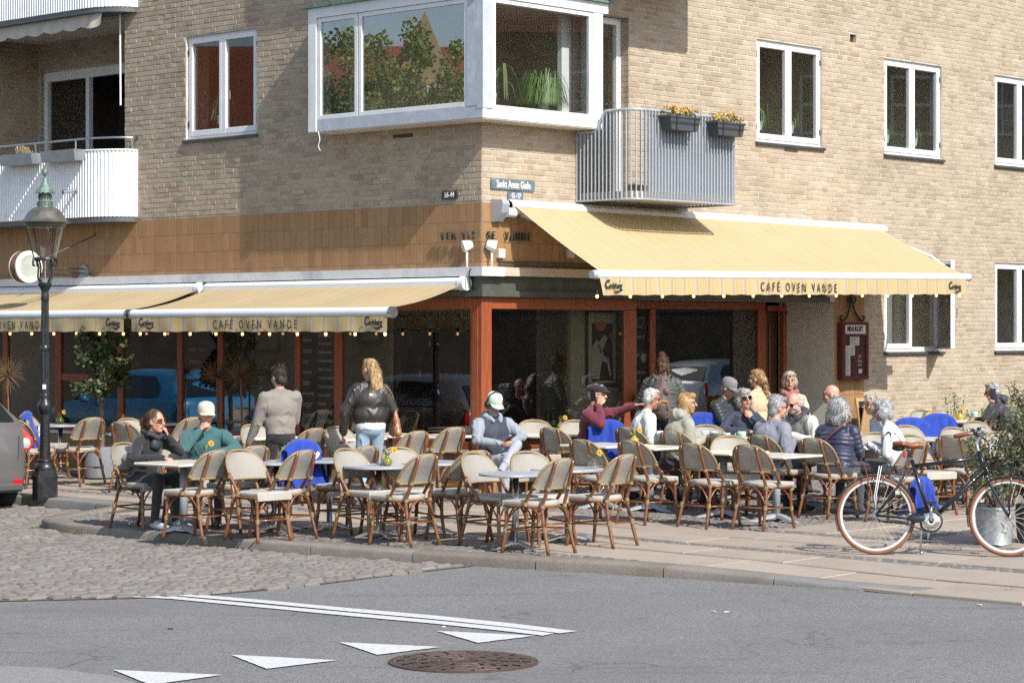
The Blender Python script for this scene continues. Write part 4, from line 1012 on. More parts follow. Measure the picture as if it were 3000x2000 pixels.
def brewery_logo(parent, org, o, right, s=1.0):
    R_ = Vector(right); lg = ltext("logo_lettering", "arlsberg", .085 * s, Vector(o) + R_ * .015 * s, right, INK, parent, org, sx=.80, shear=.18, bold=.0035 * s, depth=.001)
    me = text_mesh("C", .135 * s, .001, .8, .18, .005 * s); me.transform(frame_mtx(Vector(o) - R_ * .135 * s + Vector((0, 0, .012 * s)) - Vector(org), right, (0, 0, 1))); me.materials.clear(); me.materials.append(INK); link("logo_initial", me, parent)
    mb = MB(); pts = [(-.02, -.055, .004), (.01, -.068, .011), (.05, -.07, .013), (.09, -.058, .01), (.12, -.05, .008), (.14, -.052, .003)]; rows = []
    M = frame_mtx(Vector(o) - Vector(org), right, (0, 0, 1))
    for x, y, w_ in pts: rows.append([tuple(M @ Vector((x * s, (y - w_) * s, .001))), tuple(M @ Vector((x * s, (y + w_) * s, .001)))])
    mb.grid(rows, flip=True); mb.prism([(.085 * s, .052 * s), (.10 * s, .052 * s), (.0925 * s, .066 * s)], .0, .001, M=M); mb.build("logo_swash", INK, parent)

# ---- right awning
A0, A1, OFF = .33, 8.14, 1.47
tz = lambda a: 2.645 + .0128 * (a - .3); cz = lambda a: 3.545 - .0058 * (a - .3)
org = (A0, 0, 3.4)
aw = thing_ab("awning", "long yellow striped awning with white roller over the right terrace", "awning", *org, group="striped cafe awnings")
m = Loc(*org)
rows = []
for i in range(15):
    t = i / 14; row = []
    for k in range(79):
        a = A0 + .08 + (A1 - A0 - .16) * k / 78; sag = .02 * math.sin(math.pi * t) * (1 + .3 * math.sin(k * .33))
        row.append((a, -(.15 + (OFF - .16) * t), (cz(a) - .07) * (1 - t) + (tz(a) + .045) * t - sag))
    rows.append(row)
m.grid(rows, flip=True); m.build("canopy", AWN_R, aw, smooth=True)
m = Loc(*org); rows = []
for i in range(7):
    t = i / 6; rows.append([(A0 + .09 + (A1 - A0 - .17) * k / 160 - (.05 * (1 - t) if k == 0 else 0), -OFF - .035 + .012 * t * math.sin(k * .5) - .01 * t, tz(A0 + (A1 - A0) * k / 160) - .03 - t * (.205 + .004 * math.sin(k * .9))) for k in range(161)])
m.grid(rows, flip=True); m.build("valance", AWN_R, aw, smooth=True)
m = Loc(*org); m.tube([(A0 - .02, -OFF, tz(A0)), (A1 + .02, -OFF, tz(A1))], .052, 14); m.build("front_roller", WHITE, aw, auto=40)
for a in (A0 - .03, A1 + .02): m = Loc(*org); m.tube([(a - .03, -OFF, tz(a)), (a + .03, -OFF, tz(a))], [.044, .056], 14); m.build("roller_cap", GREYST, aw, auto=40)
m = Loc(*org); rows = []
prof = [(.0, .0), (.10, .01), (.16, -.03), (.17, -.075), (.13, -.10), (.13, -.15), (0, -.16)]
rows = [[(a, -d, cz(a) + z) for d, z in prof] for a in (A0 + .02, A1)]
m.grid(rows); m.f.append(tuple(range(7, 14))); m.m.append(0); m.build("cassette", WHITE, aw, fix=True)
m = Loc(*org); m.prism([(0, 0), (.17, -.01), (.19, -.06), (.16, -.16), (.08, -.26), (0, -.27)], -.02, .10, M=Matrix.Translation((.16, -.012, 3.55)) @ Matrix(((0, 0, 1, 0), (-1, 0, 0, 0), (0, 1, 0, 0), (0, 0, 0, 1)))); m.build("end_cap", GREYST, aw, fix=True)
m = Loc(*org); m.tube([(.28, -.12, 3.40), (.42, -.12, 3.395)], .058, 14); m.build("gear_housing", WHITE, aw, auto=40)
for a in (.55, 4.2, 7.9):
    m = Loc(*org); m.tube([(a, -.12, 3.38), (a + .5, -.72, 3.05), (a + .08, -OFF + .03, tz(a) + .0)], .026, 8); m.build("folding_arm", WHITE, aw, smooth=True)
ltext("lettering", "CAFÉ OVEN VANDE", .158, (ua(2338, 1.5), -OFF - .056, tz(4.5) - .155), RT_R, INK, aw, org, sx=.72, bold=.001, spacing=1.75, depth=.001)
brewery_logo(aw, org, (ua(1797, 1.5), -OFF - .054, tz(.8) - .13), RT_R); brewery_logo(aw, org, (ua(2796, 1.5), -OFF - .056, tz(7.8) - .13), RT_R)
# ---- left awnings
def left_awning(B0, B1, label, tc, l0, l1):
    OFF = 1.33; Z1, ZC = 2.215, 2.60; org = (0, B0, 2.5)
    aw = thing_ab("awning", label, "awning", *org, group="striped cafe awnings")
    m = Loc(*org); rows = []
    for i in range(13):
        t = i / 12; rows.append([(-(.15 + (OFF - .15) * t), B0 + .05 + (B1 - B0 - .10) * k / 50, (ZC - .05) * (1 - t) + (Z1 + .05) * t - .03 * math.sin(math.pi * t) * (1 + .35 * math.sin(k * .4 + 1))) for k in range(51)])
    m.grid(rows); m.build("canopy", AWN_L, aw, smooth=True)
    m = Loc(*org); rows = []
    for i in range(7):
        t = i / 6; rows.append([(-OFF - .05 - .008 * t - .014 * t * math.sin(k * .55), B0 + .03 + (B1 - B0 - .06) * k / 100, Z1 - .035 - t * (.185 + .005 * math.sin(k * .8))) for k in range(101)])
    m.grid(rows); m.build("valance", AWN_L, aw, smooth=True)
    m = Loc(*org); m.tube([(-OFF, B0, Z1), (-OFF, B1, Z1)], .062, 14); m.build("front_roller", WHITE, aw, auto=40)
    for b in (B0, B1): m = Loc(*org); m.tube([(-OFF, b - .02, Z1), (-OFF, b + .02, Z1)], [.068, .068], 14); m.build("roller_cap", STEEL, aw, auto=40)
    m = Loc(*org); prof = [(.0, .04), (.13, .03), (.19, -.01), (.19, -.07), (.14, -.11), (0, -.12)]
    m.grid([[(-d, b, ZC + z) for d, z in prof] for b in (B0 + .05, B1)], flip=True); n_ = len(prof); m.f.append(tuple(range(n_))); m.m.append(0); m.build("cassette", WHITE, aw, fix=True)
    m = Loc(*org); m.tube([(-.12, B0 + .0, ZC - .04), (-.12, B0 + .09, ZC - .04)], .085, 14); m.build("end_cap", WHITE, aw, auto=40)
    for b in (B0 + .5, B1 - .9):
        m = Loc(*org); m.tube([(-.12, b, ZC - .1), (-.7, b + .4, 2.36), (-OFF + .02, b + .05, Z1)], .024, 8); m.build("folding_arm", WHITE, aw, smooth=True)
    ltext("lettering", "CAFÉ OVEN VANDE", .152, (-OFF - .075, tc, Z1 - .14), RT_L, INK, aw, org, sx=.72, bold=.001, spacing=1.75, depth=.001)
    for l in (l0, l1): brewery_logo(aw, org, (-OFF - .073, l, Z1 - .115), RT_L)
left_awning(.13, 4.90, "yellow striped awning beside the corner, sloping over the left terrace", ub(745, 1.4), ub(1097, 1.4), ub(431, 1.4))
left_awning(4.99, 9.95, "yellow striped awning behind the street lamp, cut by the picture edge", ub(28, 1.4), ub(333, 1.4), 9.5)
# ---- festoon lights
def festoon(pts, every, label, z):
    o0 = pts[0]; th = empty("festoon_lights", o0); tag(th, label, "string lights", "strings of bulbs under the awnings")
    P = resample([Vector(p) for p in pts], every); mb = MB(); line = []
    for i in range(len(P) - 1):
        for t in range(5): q = P[i].lerp(P[i + 1], t / 5); line.append((q.x - o0[0], q.y - o0[1], q.z - o0[2] - .03 * math.sin(math.pi * t / 5)))
    mb.tube(line, .006, 4); mb.build("cable", BLACK, th)
    so = MB(); so.lathe([(.016, 0), (.016, -.045), (.012, -.05)], 8); sm = so.mesh("socket", BLACK); bu = MB(); bu.lathe([(.010, -.045), (.017, -.06), (.018, -.071), (.012, -.086), (.0, -.09)], 10); bm_ = bu.mesh("bulb", BULB, smooth=True)
    for p in P:
        s_ = link("socket", sm, th); s_.location = (p.x - o0[0], p.y - o0[1], p.z - o0[2]); b_ = link("bulb", bm_, s_)
festoon([(*W(.40, -1.44), 2.465), (*W(8.1, -1.44), 2.565)], .585, "warm bulbs strung under the right awning's valance", 0)
festoon([(*W(-1.33, .25), 2.035), (*W(-1.33, 4.85), 2.035)], .50, "warm bulbs strung under the left awning nearest the corner", 0)
festoon([(*W(-1.33, 5.1), 2.035), (*W(-1.33, 9.5), 2.035)], .50, "warm bulbs strung under the awning behind the lamp post", 0)
# ---- street name plates and wall lettering
def plate(name, label, side, u0, u1, z0, z1, material, txt, size, cat="sign", sx=.62, bold=.002, grp=None, parts=None):
    u = (u0 + u1) / 2; a, b = (0, u) if side == 'L' else (u, 0); org = (a, b, (z0 + z1) / 2)
    th = thing_ab(name, label, cat, *org, group=grp); m = Loc(*org); bx(m, side, u0, u1, .012, .028, z0, z1, .006); m.build("plate", material, th)
    m = Loc(*org)
    for uu in (u0 + .018, u1 - .018): bx(m, side, uu - .005, uu + .005, .028, .032, (z0 + z1) / 2 - .03, (z0 + z1) / 2 - .02); bx(m, side, uu - .005, uu + .005, .028, .032, (z0 + z1) / 2 + .02, (z0 + z1) / 2 + .03)
    m.build("screws", BLACK, th)
    if side == 'L': ltext("lettering", txt, size, (-.030, u, org[2]), RT_L, ENAMELW, th, org, sx=sx, bold=bold, depth=.003)
    else: ltext("lettering", txt, size, (u, -.030, org[2]), RT_R, ENAMELW, th, org, sx=sx, bold=bold, depth=.003)
    return th
plate("street_sign", "slate blue street name plate above the right awning end", 'R', .131, .885, 3.668, 3.80, SIGNB, "Sankt Annæ Gade", .122, sx=.665)
plate("number_sign", "small slate blue number plate hanging under the street name plate", 'R', .418, .68, 3.556, 3.652, SIGNB, "·13 - 17·", .088, sx=.62)
plate("number_sign", "small dark number plate on the left wall beside the corner", 'L', .383, .645, 3.563, 3.66, SIGND, "56-44", .088, sx=.8)
th = thing_ab("wall_lettering", "dark metal letters running round the tiled corner above two floodlights", "lettering", 0, 0, 3.07); org = (0, 0, 3.07)
LET = basic("patinated_letter_metal", (.07, .085, .075), .5, .5, var=.3, vscale=40)
for ch, u in zip("VEN", (.60, .505, .41)): ltext("letter", ch, .135, (-.06, u, 3.12), RT_L, LET, th, org, sx=.72, bold=.001, depth=.012)
for ch, u in zip("VIS", (.245, .165, .085)): ltext("letter", ch, .135, (-.06, u, 3.12), RT_L, LET, th, org, sx=.72, bold=.001, depth=.012)
for ch, u in zip("SE", (.06, .145)): ltext("letter", ch, .135, (u, -.05, 3.12), RT_R, LET, th, org, sx=.72, bold=.001, depth=.012)
for ch, u in zip("VANDE", (.37, .465, .565, .665, .76)): ltext("letter", ch, .135, (u, -.05, 3.12), RT_R, LET, th, org, sx=.72, bold=.001, depth=.012)
# ---- floodlights on stems at the corner
for k, (a, b, lab, rz) in enumerate(((-.09, .16, "white round floodlight on a stem, left of the corner edge", 2.6), (.07, -.09, "white round floodlight on a stem, right of the corner edge", -.7))):
    th = thing_ab("floodlight", lab, "floodlight", a, b, 2.752, "floodlights on the ledge"); mb = MB(); mb.tube([(0, 0, 0), (0, 0, .21)], .014, 8); mb.build("stem", WHITE, th, smooth=True)
    M = Matrix.Translation((0, 0, .25)) @ Matrix.Rotation(rz, 4, 'Z') @ Matrix.Rotation(math.radians(105), 4, 'Y'); mb = MB(); mb.lathe([(.0, -.07), (.045, -.065), (.062, -.02), (.07, .03), (.07, .05), (.055, .05), (.05, .035), (0, .035)], 18, M=M, cap=False); mb.build("head", WHITE, th, auto=40)
mb = MB(); mb.tube(smooth_path([(*W(-.10, .05), 2.75), (*W(-.15, .06), 2.7), (*W(-.155, .05), 2.55), (*W(-.1, .06), 2.44)], 4), .008, 5); o = mb.build("loose_cable", BLACK); tag(o, "black cable looping over the white ledge at the corner", "cable")
# ---- round projecting sign behind the street lamp
th = thing_ab("round_sign", "round double-faced sign with white rim and rusty drum on a wall bracket", "sign", -.0, 7.72, 2.85)
M = Matrix.Translation((-.98, .02, .03)) @ Matrix.Rotation(math.radians(90), 4, 'X')
RUSTY = basic("rusty_drum", (.17, .075, .03), .7, .2, var=.5, vscale=12, dark=(.34, .19, .07), dscale=8)
mb = MB(); mb.lathe([(.205, -.08), (.205, .08)], 32, M=M, cap=False); mb.build("drum", RUSTY, th, smooth=True)
for z, s_ in ((.08, 1), (-.08, -1)):
    mb = MB(); mb.lathe([(.218, z - .02 * s_), (.218, z + .006 * s_), (.19, z + .012 * s_), (.155, z + .008 * s_), (.15, z - .01 * s_)], 32, M=M, cap=False); mb.build("rim", WHITE, th, auto=40, fix=True)
    mb = MB(); mb.lathe([(0, z), (.155, z)], 32, M=M, cap=False); mb.build("face", basic("milky_sign_face%d" % s_, (.38, .41, .37), .12, var=.25, vscale=4), th)
mb = MB()
for zz in (.02, -.04, -.1): mb.tube([(-.77, .02, zz), (-.02, .0, zz)], .009, 5)
mb.tube([(-.55, .01, -.1), (-.55, .01, .02)], .007, 5); mb.build("bracket", RUST, th)
mb = MB(); mb.tube([(-.74, .02, .12), (-.02, -.25, .48), (-.005, -.26, .55)], .01, 6); mb.build("stay_rod", RUST, th)
mb = MB(); mb.tube([(-.03, .0, -.03), (.0, .0, -.03)], .11, 18); mb.bbox(-.09, -.005, -.2, -.08, -.16, -.07, .01); mb.build("wall_rose", ZINC, th)
# ---- menu case
org = (7.42, 0, 1.32); th = thing_ab("menu_case", "dark red glazed menu case with scroll ironwork on the tiled pier", "menu case", *org)
m = Loc(*org); bx(m, 'R', 7.117, 7.73, .014, .10, 1.32, 2.13, .006); m.build("case", MENURED, th)
m = Loc(*org)
for q in ((7.117, 7.165, 1.32, 2.13), (7.682, 7.73, 1.32, 2.13), (7.165, 7.682, 1.32, 1.365), (7.165, 7.682, 2.09, 2.13), (7.165, 7.682, 1.93, 1.965)): bx(m, 'R', q[0], q[1], .101, .125, q[2], q[3], .004)
m.build("frame", MENURED, th)
m = Loc(*org); bx(m, 'R', 7.165, 7.682, .10, .106, 1.965, 2.09); m.build("title_panel", PAPER, th)
ltext("lettering", "MENUKORT", .098, (7.42, -.109, 2.028), RT_R, SIGND, th, org, sx=.72, bold=.003, depth=.001)
for u0, u1, z0, z1 in ((7.18, 7.31, 1.38, 1.80), (7.30, 7.53, 1.80, 1.925), (7.31, 7.42, 1.66, 1.80)):
    m = Loc(*org); bx(m, 'R', u0, u1, .1005, .1025, z0, z1); pg = m.build("menu_page", PAPER, th)
    m = Loc(*org); z = z1 - .02
    while z > z0 + .012:
        bx(m, 'R', u0 + .012, u0 + .012 + (u1 - u0 - .025) * random.uniform(.5, 1), .1026, .1029, z - .005, z); z -= .016
    m.build("print_lines", basic("grey_print", (.18, .17, .16), .8) if "grey_print" not in MATS else MATS["grey_print"], pg)
for t_, z in (("Café", 1.645), ("Oven", 1.585), ("vande", 1.53)): ltext("lettering", t_, .062, (7.53, -.104, z), RT_R, PAPER, th, org, sx=.7, shear=.3, depth=.0006)
m = Loc(*org); M_ = Matrix.Translation((7.55, -.104, 1.44)); m.prism([(-.05, .03), (.05, .03), (.035, -.03), (-.035, -.03)], 0, .001, M=M_ @ Matrix.Rotation(math.radians(90), 4, 'X')); m.build("cup_print", PAPER, th)
m = Loc(*org); m.quad((7.165, -.118, 1.365), (7.682, -.118, 1.365), (7.682, -.118, 1.93), (7.165, -.118, 1.93)); m.build("pane", GLASSC, th)
m = Loc(*org)
for s_ in (-1, 1):
    m.tube(smooth_path([(7.42, -.04, 2.52), (7.42 + .03 * s_, -.04, 2.44), (7.42 + .06 * s_, -.05, 2.3), (7.42 + .17 * s_, -.06, 2.17), (7.42 + .26 * s_, -.06, 2.15), (7.42 + .29 * s_, -.06, 2.2), (7.42 + .25 * s_, -.06, 2.215)], 5), .014, 6)
    m.tube(smooth_path([(7.42 + .02 * s_, -.04, 2.4), (7.42 + .08 * s_, -.05, 2.41), (7.42 + .1 * s_, -.05, 2.47), (7.42 + .06 * s_, -.05, 2.48)], 4), .012, 6)
m.lathe([(.0, 0), (.02, .03), (.012, .07), (.0, .16)], 8, (7.42, -.04, 2.47)); m.build("scrollwork", IRON, th, smooth=True)
# ---- flower boxes on the grey balcony
def pansies(n, L, wd, seed):
    rr = random.Random(seed); mb = MB(); md = MB(); ml = MB()
    for k in range(n):
        c = Vector((rr.uniform(-L / 2, L / 2), rr.uniform(-wd / 2 - .05, wd / 2), rr.uniform(.02, .13))); R = Quaternion(Vector((rr.uniform(-1, 1), rr.uniform(-1, 1), rr.uniform(-.3, 1))).normalized(), rr.uniform(0, 1.2)).to_matrix() @ Matrix.Rotation(math.radians(65), 3, 'X')
        s_ = rr.uniform(.022, .034)
        for p in range(5):
            an = p * 2 * math.pi / 5; d1 = Vector((math.cos(an - .55), math.sin(an - .55), .1)) * s_; d2 = Vector((math.cos(an + .55), math.sin(an + .55), .1)) * s_; d3 = Vector((math.cos(an), math.sin(an), .0)) * s_ * 1.15
            (md if (p > 2 and rr.random() < .6) or rr.random() < .12 else mb).add([tuple(c), tuple(c + R @ d1), tuple(c + R @ d3), tuple(c + R @ d2)], [(0, 1, 2, 3)])
        md.add([tuple(c + R @ (Vector((math.cos(q), math.sin(q), .3)) * .007)) for q in (0, 2.1, 4.2)], [(0, 1, 2)])
    for k in range(n * 6):
        c = Vector((rr.uniform(-L / 2 - .02, L / 2 + .02), rr.uniform(-wd / 2 - .03, wd / 2), rr.uniform(-.02, .09))); v = Vector((rr.uniform(-1, 1), rr.uniform(-1, 1), rr.uniform(.1, 1))).normalized() * .035; w_ = v.cross(Vector((0, 0, 1))).normalized() * .012
        ml.add([tuple(c), tuple(c + v * .5 + w_), tuple(c + v), tuple(c + v * .5 - w_)], [(0, 1, 2, 3)])
    return mb, md, ml
def flower_box(label, a0, a1, off, z0, z1, seed, material, grp, lush=True):
    a = (a0 + a1) / 2; th = thing_ab("flower_box", label, "flower box", a, -off, z0, grp); L = a1 - a0; h = z1 - z0; mb = MB()
    vs = [(sx * L / 2 * s_, sy * .09 * s_, z) for z, s_ in ((0, .88), (h, 1.0)) for sx, sy in ((-1, -1), (1, -1), (1, 1), (-1, 1))]
    mb.add(vs, [(3, 2, 1, 0), (0, 1, 5, 4), (1, 2, 6, 5), (2, 3, 7, 6), (3, 0, 4, 7)]); mb.box(-L / 2 - .01, L / 2 + .01, -.1, .1, h - .02, h + .004); mb.build("trough", material, th)
    mb = MB()
    for x in (-L * .3, L * .3): mb.tube([(x, -.095, -.01), (x, -.105, h + .01), (x, .0, h + .09), (x, .1, h + .12), (x, .12, h + .05)], .006, 5)
    mb.tube([(-L / 2 - .01, -.104, h * .55), (L / 2 + .01, -.104, h * .55)], .005, 5); mb.build("hanger", BLACK, th)
    if lush:
        p, d, l = pansies(30, L * .95, .14, seed)
        for m_, nm, mt in ((p, "yellow_flowers", PETAL), (d, "dark_petals", PETALD), (l, "leaves", LEAFH)):
            for i, q in enumerate(m_.v): m_.v[i] = (q[0], q[1], q[2] + h)
            m_.build(nm, mt, th)
BOXG = basic("charcoal_plastic", (.06, .064, .068), .55, var=.15)
flower_box("charcoal trough of yellow pansies hung on the grey balcony, nearer the corner", ua(1942, 1.03), ua(2030, 1.03), 1.06, 4.43, 4.60, 3, BOXG, "pansy troughs on the grey balcony")
flower_box("charcoal trough of yellow pansies at the grey balcony's far end", ua(2080, 1.03), ua(2160, 1.03), 1.06, 4.42, 4.585, 5, BOXG, "pansy troughs on the grey balcony")
# zinc troughs outside the white balcony
for k, (p0, p1, lab) in enumerate(((15, 108, "zinc trough with dry flowers on the white balcony, farther from the wall"), (135, 233, "empty zinc trough hung on the white balcony near its curved end"))):
    b0, b1 = ub(p1, .56), ub(p0, .56); b = (b0 + b1) / 2; th = thing_ab("flower_box", lab, "flower box", -.56, b, 4.33, "zinc troughs on the white balcony"); L = b1 - b0; mb = MB()
    vs = [(sx * .10 * s_, sy * L / 2, z) for z, s_ in ((0, .8), (.15, 1.0)) for sx, sy in ((-1, -1), (1, -1), (1, 1), (-1, 1))]; mb.add(vs, [(3, 2, 1, 0), (0, 1, 5, 4), (1, 2, 6, 5), (2, 3, 7, 6), (3, 0, 4, 7)]); mb.build("trough", ZINC, th)
    mb = MB(); mb.box(-.09, .09, -L / 2 + .01, L / 2 - .01, .12, .13); mb.build("soil", BARK, th)
    if k == 0:
        rr = random.Random(2); mb = MB()
        for _ in range(160):
            c = Vector((rr.uniform(-.07, .07), rr.uniform(-.14, .02), .14)); v = Vector((rr.uniform(-.6, .6), rr.uniform(-.6, .6), 1)).normalized() * rr.uniform(.04, .13); w_ = Vector((rr.uniform(-1, 1), rr.uniform(-1, 1), 0)) * .008; mb.add([tuple(c), tuple(c + v + w_), tuple(c + v * 1.1), tuple(c + v - w_)], [(0, 1, 2, 3)])
        mb.build("dry_plant", basic("dry_flowers", (.36, .27, .17), .9, var=.3), th)
# ---- posters and chalkboards inside the cafe
def poster(label, a, b, z0, w_, h, side, kind):
    org = (a, b, z0); th = thing_ab("framed_poster" if kind != 'chalk' else "chalkboard", label, "poster" if kind != 'chalk' else "chalkboard", *org)
    d = (0, -1, 0) if side == 'L' else (1, 0, 0); M = frame_mtx((0, 0, 0), d, (0, 0, 1)); B = lambda x0, x1, y0, y1, t0, t1, mt, nm: MB().box(x0, x1, y0, y1, t0, t1, M=M).build(nm, mt, th)
    if kind == 'chalk': B(-w_ / 2, w_ / 2, 0, h, -.02, 0, BLACKB, "board")
    else:
        B(-w_ / 2, w_ / 2, 0, h, -.02, 0, BLACK, "frame"); B(-w_ / 2 + .05, w_ / 2 - .05, .05, h - .05, .0005, .003, POSTERB, "mat")
    return th, M
def ptext(th, M, txt, size, x, y, mt, **kw):
    return place_text("lettering", txt, size, M @ Matrix.Translation((x, y, .006)), mt, th, **kw)
th, M = poster("framed LIDO poster on the cream wall behind the left shop window", .88, ub(1083, -.88), 1.83, .46, .60, 'L', 'lido'); ptext(th, M, "LIDO", .16, 0, .40, BLACKB, sx=.6, bold=.003)
for k, (t_, s_) in enumerate((("CHAMPS ELYSEES", .03), ("dîner dansant", .028), ("revue", .03))): ptext(th, M, t_, s_, 0, .27 - k * .055, BLACKB)
mb = MB()
for x, y, r in ((-.15, .42, .05), (-.16, .33, .035), (.16, .36, .05), (.15, .24, .04), (-.15, .14, .05), (.16, .13, .035), (-.1, .5, .04), (.12, .5, .04)): mb.lathe([(0, .0065), (r, .0065)], 10, (x, y, 0), M=M, cap=False)
mb.build("flourish", BLACKB, th)
th, M = poster("framed cream lettered poster hung deep behind the left shop windows", 1.48, ub(780, -1.48), 1.70, .55, .75, 'L', 'lido'); ptext(th, M, "LIDO", .19, .05, .32, TAN, sx=.6)
mb = MB(); mb.prism([(-.02, .66), (.1, .66), (.04, .46)], .004, .005, M=M); mb.build("flourish", TAN, th)
th, M = poster("framed black and cream dancer-style poster behind the right shop window", ua(1765, -.20), .205, 1.30, .62, .98, 'R', 'p')
mb = MB(); mb.box(-.2, .2, .08, .80, .0035, .0045, M=M); mb.build("dark_field", BLACKB, th)
mb = MB()
for poly in ([(-.2, .1), (-.06, .1), (-.02, .3), (.02, .42), (-.1, .6), (-.2, .5)], [(-.04, .40), (.10, .62), (.03, .66), (-.1, .52)], [(.0, .40), (.12, .36), (.17, .14), (.145, .12), (.09, .30), (-.02, .34)]): mb.prism(poly, .005, .006, M=M)
mb.build("cream_shapes", POSTERB, th); mb = MB(); mb.prism([(-.16, .82), (.1, .82), (.02, .7), (-.12, .72)], .005, .006, M=M); mb.prism([(.12, .66), (.2, .70), (.2, .54)], .005, .006, M=M); mb.build("orange_shapes", ORANGE, th)
def chalk_lines(th, M, rows, x, y, step, size):
    for k, (t_, s_) in enumerate(rows): ptext(th, M, t_, size * s_, x, y - k * step, CHALK, sx=.72, shear=.15, align='LEFT', depth=.0005, bold=.0012)
th, M = poster("tall black menu board chalked with dishes between two window posts", .06, ub(930, -.06), .72, .62, 1.54, 'L', 'chalk')
chalk_lines(th, M, [("Vegetarretter", 1.2), ("Omeletter", 1.3), ("Med skinke", .8), ("Salater", 1.4), ("Caesar", .9), ("Laksesalat", .9), ("Pasta", 1.4), ("Dagens pasta", .8), ("Burger", 1.4), ("OvenVande", 1.0), ("Burger", 1.0)], -.30, 1.44, .135, .075)
chalk_lines(th, M, [("Osteanretning", .9), ("Tapas", .9), ("Sandwich", 1.4), ("Clubsandwich", .9), ("Steaksandwich", .9), ("Laksesandwich", .9), ("Vega Croque", .9), ("Croque monsieur", .9), ("Croque madame", .9), ("Smørrebrød", .9), ("Klassisk", .9), ("Fish and chips", .9), ("Småretter", 1.4), ("Nachos supreme", .9)], .02, 1.45, .108, .07)
th, M = poster("black board chalked Dagens dishes behind the blue car's reflection", .5, ub(585, -.5), 1.2, .5, 1.0, 'L', 'chalk'); chalk_lines(th, M, [("Forretter", 1.3), ("", 1), ("Dagens suppe", .9), ("Dagens ret", .9)], -.22, .9, .17, .09)
th, M = poster("black welcome board chalked with opening hours beside the entrance", ua(1885, -.9), .94, .65, .80, 1.62, 'R', 'chalk')
chalk_lines(th, M, [("Velkommen til", 1), ("", 1), ("Café Oven Vande", 1), ("", 1), ("Vi har åbent alle ugens", .7), ("dage fra 10-24", .8), ("Køkkenet åben fra 10", .7), ("", 1), ("Vi siger velkommen", .7), ("spisning og hygge", .8)], -.34, 1.28, .118, .095)
ptext(th, M, "♥", .13, .05, .98, CHALK); ptext(th, M, "O,", .22, -.02, 1.46, CHALK, shear=.2, bold=-.004)
# A-board by the pier
X, Y = W(7.35, -.45); th = empty("pavement_board", (X, Y, ghw(X, Y)), ANG); tag(th, "wood framed chalk A-board reading Dagens beside the tiled pier", "chalkboard")
mb = MB(); M = Matrix.Translation((0, -.08, 0)) @ Matrix.Rotation(math.radians(-10), 4, 'X')
for q in ((-.29, -.24, 0, 1.0), (.24, .29, 0, 1.0), (-.24, .24, .95, 1.0), (-.24, .24, .12, .17)): mb.bbox(q[0], q[1], -.015, .015, q[2], q[3], .004, M=M)
mb.build("frame", OAK, th); MB().box(-.24, .24, -.006, .006, .17, .95, M=M).build("board", BLACKB, th)
for t_, z in (("Dagens", .82), ("Fiskefilet", .66)): place_text("lettering", t_, .15, M @ frame_mtx((-.02, -.009, z), RT_R, (0, 0, 1)), CHALK, th, sx=.72, shear=.2, depth=.001)
mb = MB(); M2 = Matrix.Translation((0, .10, 0)) @ Matrix.Rotation(math.radians(10), 4, 'X'); mb.bbox(-.29, .29, -.01, .01, 0, .98, .004, M=M2); mb.build("rear_leaf", OAK, th)
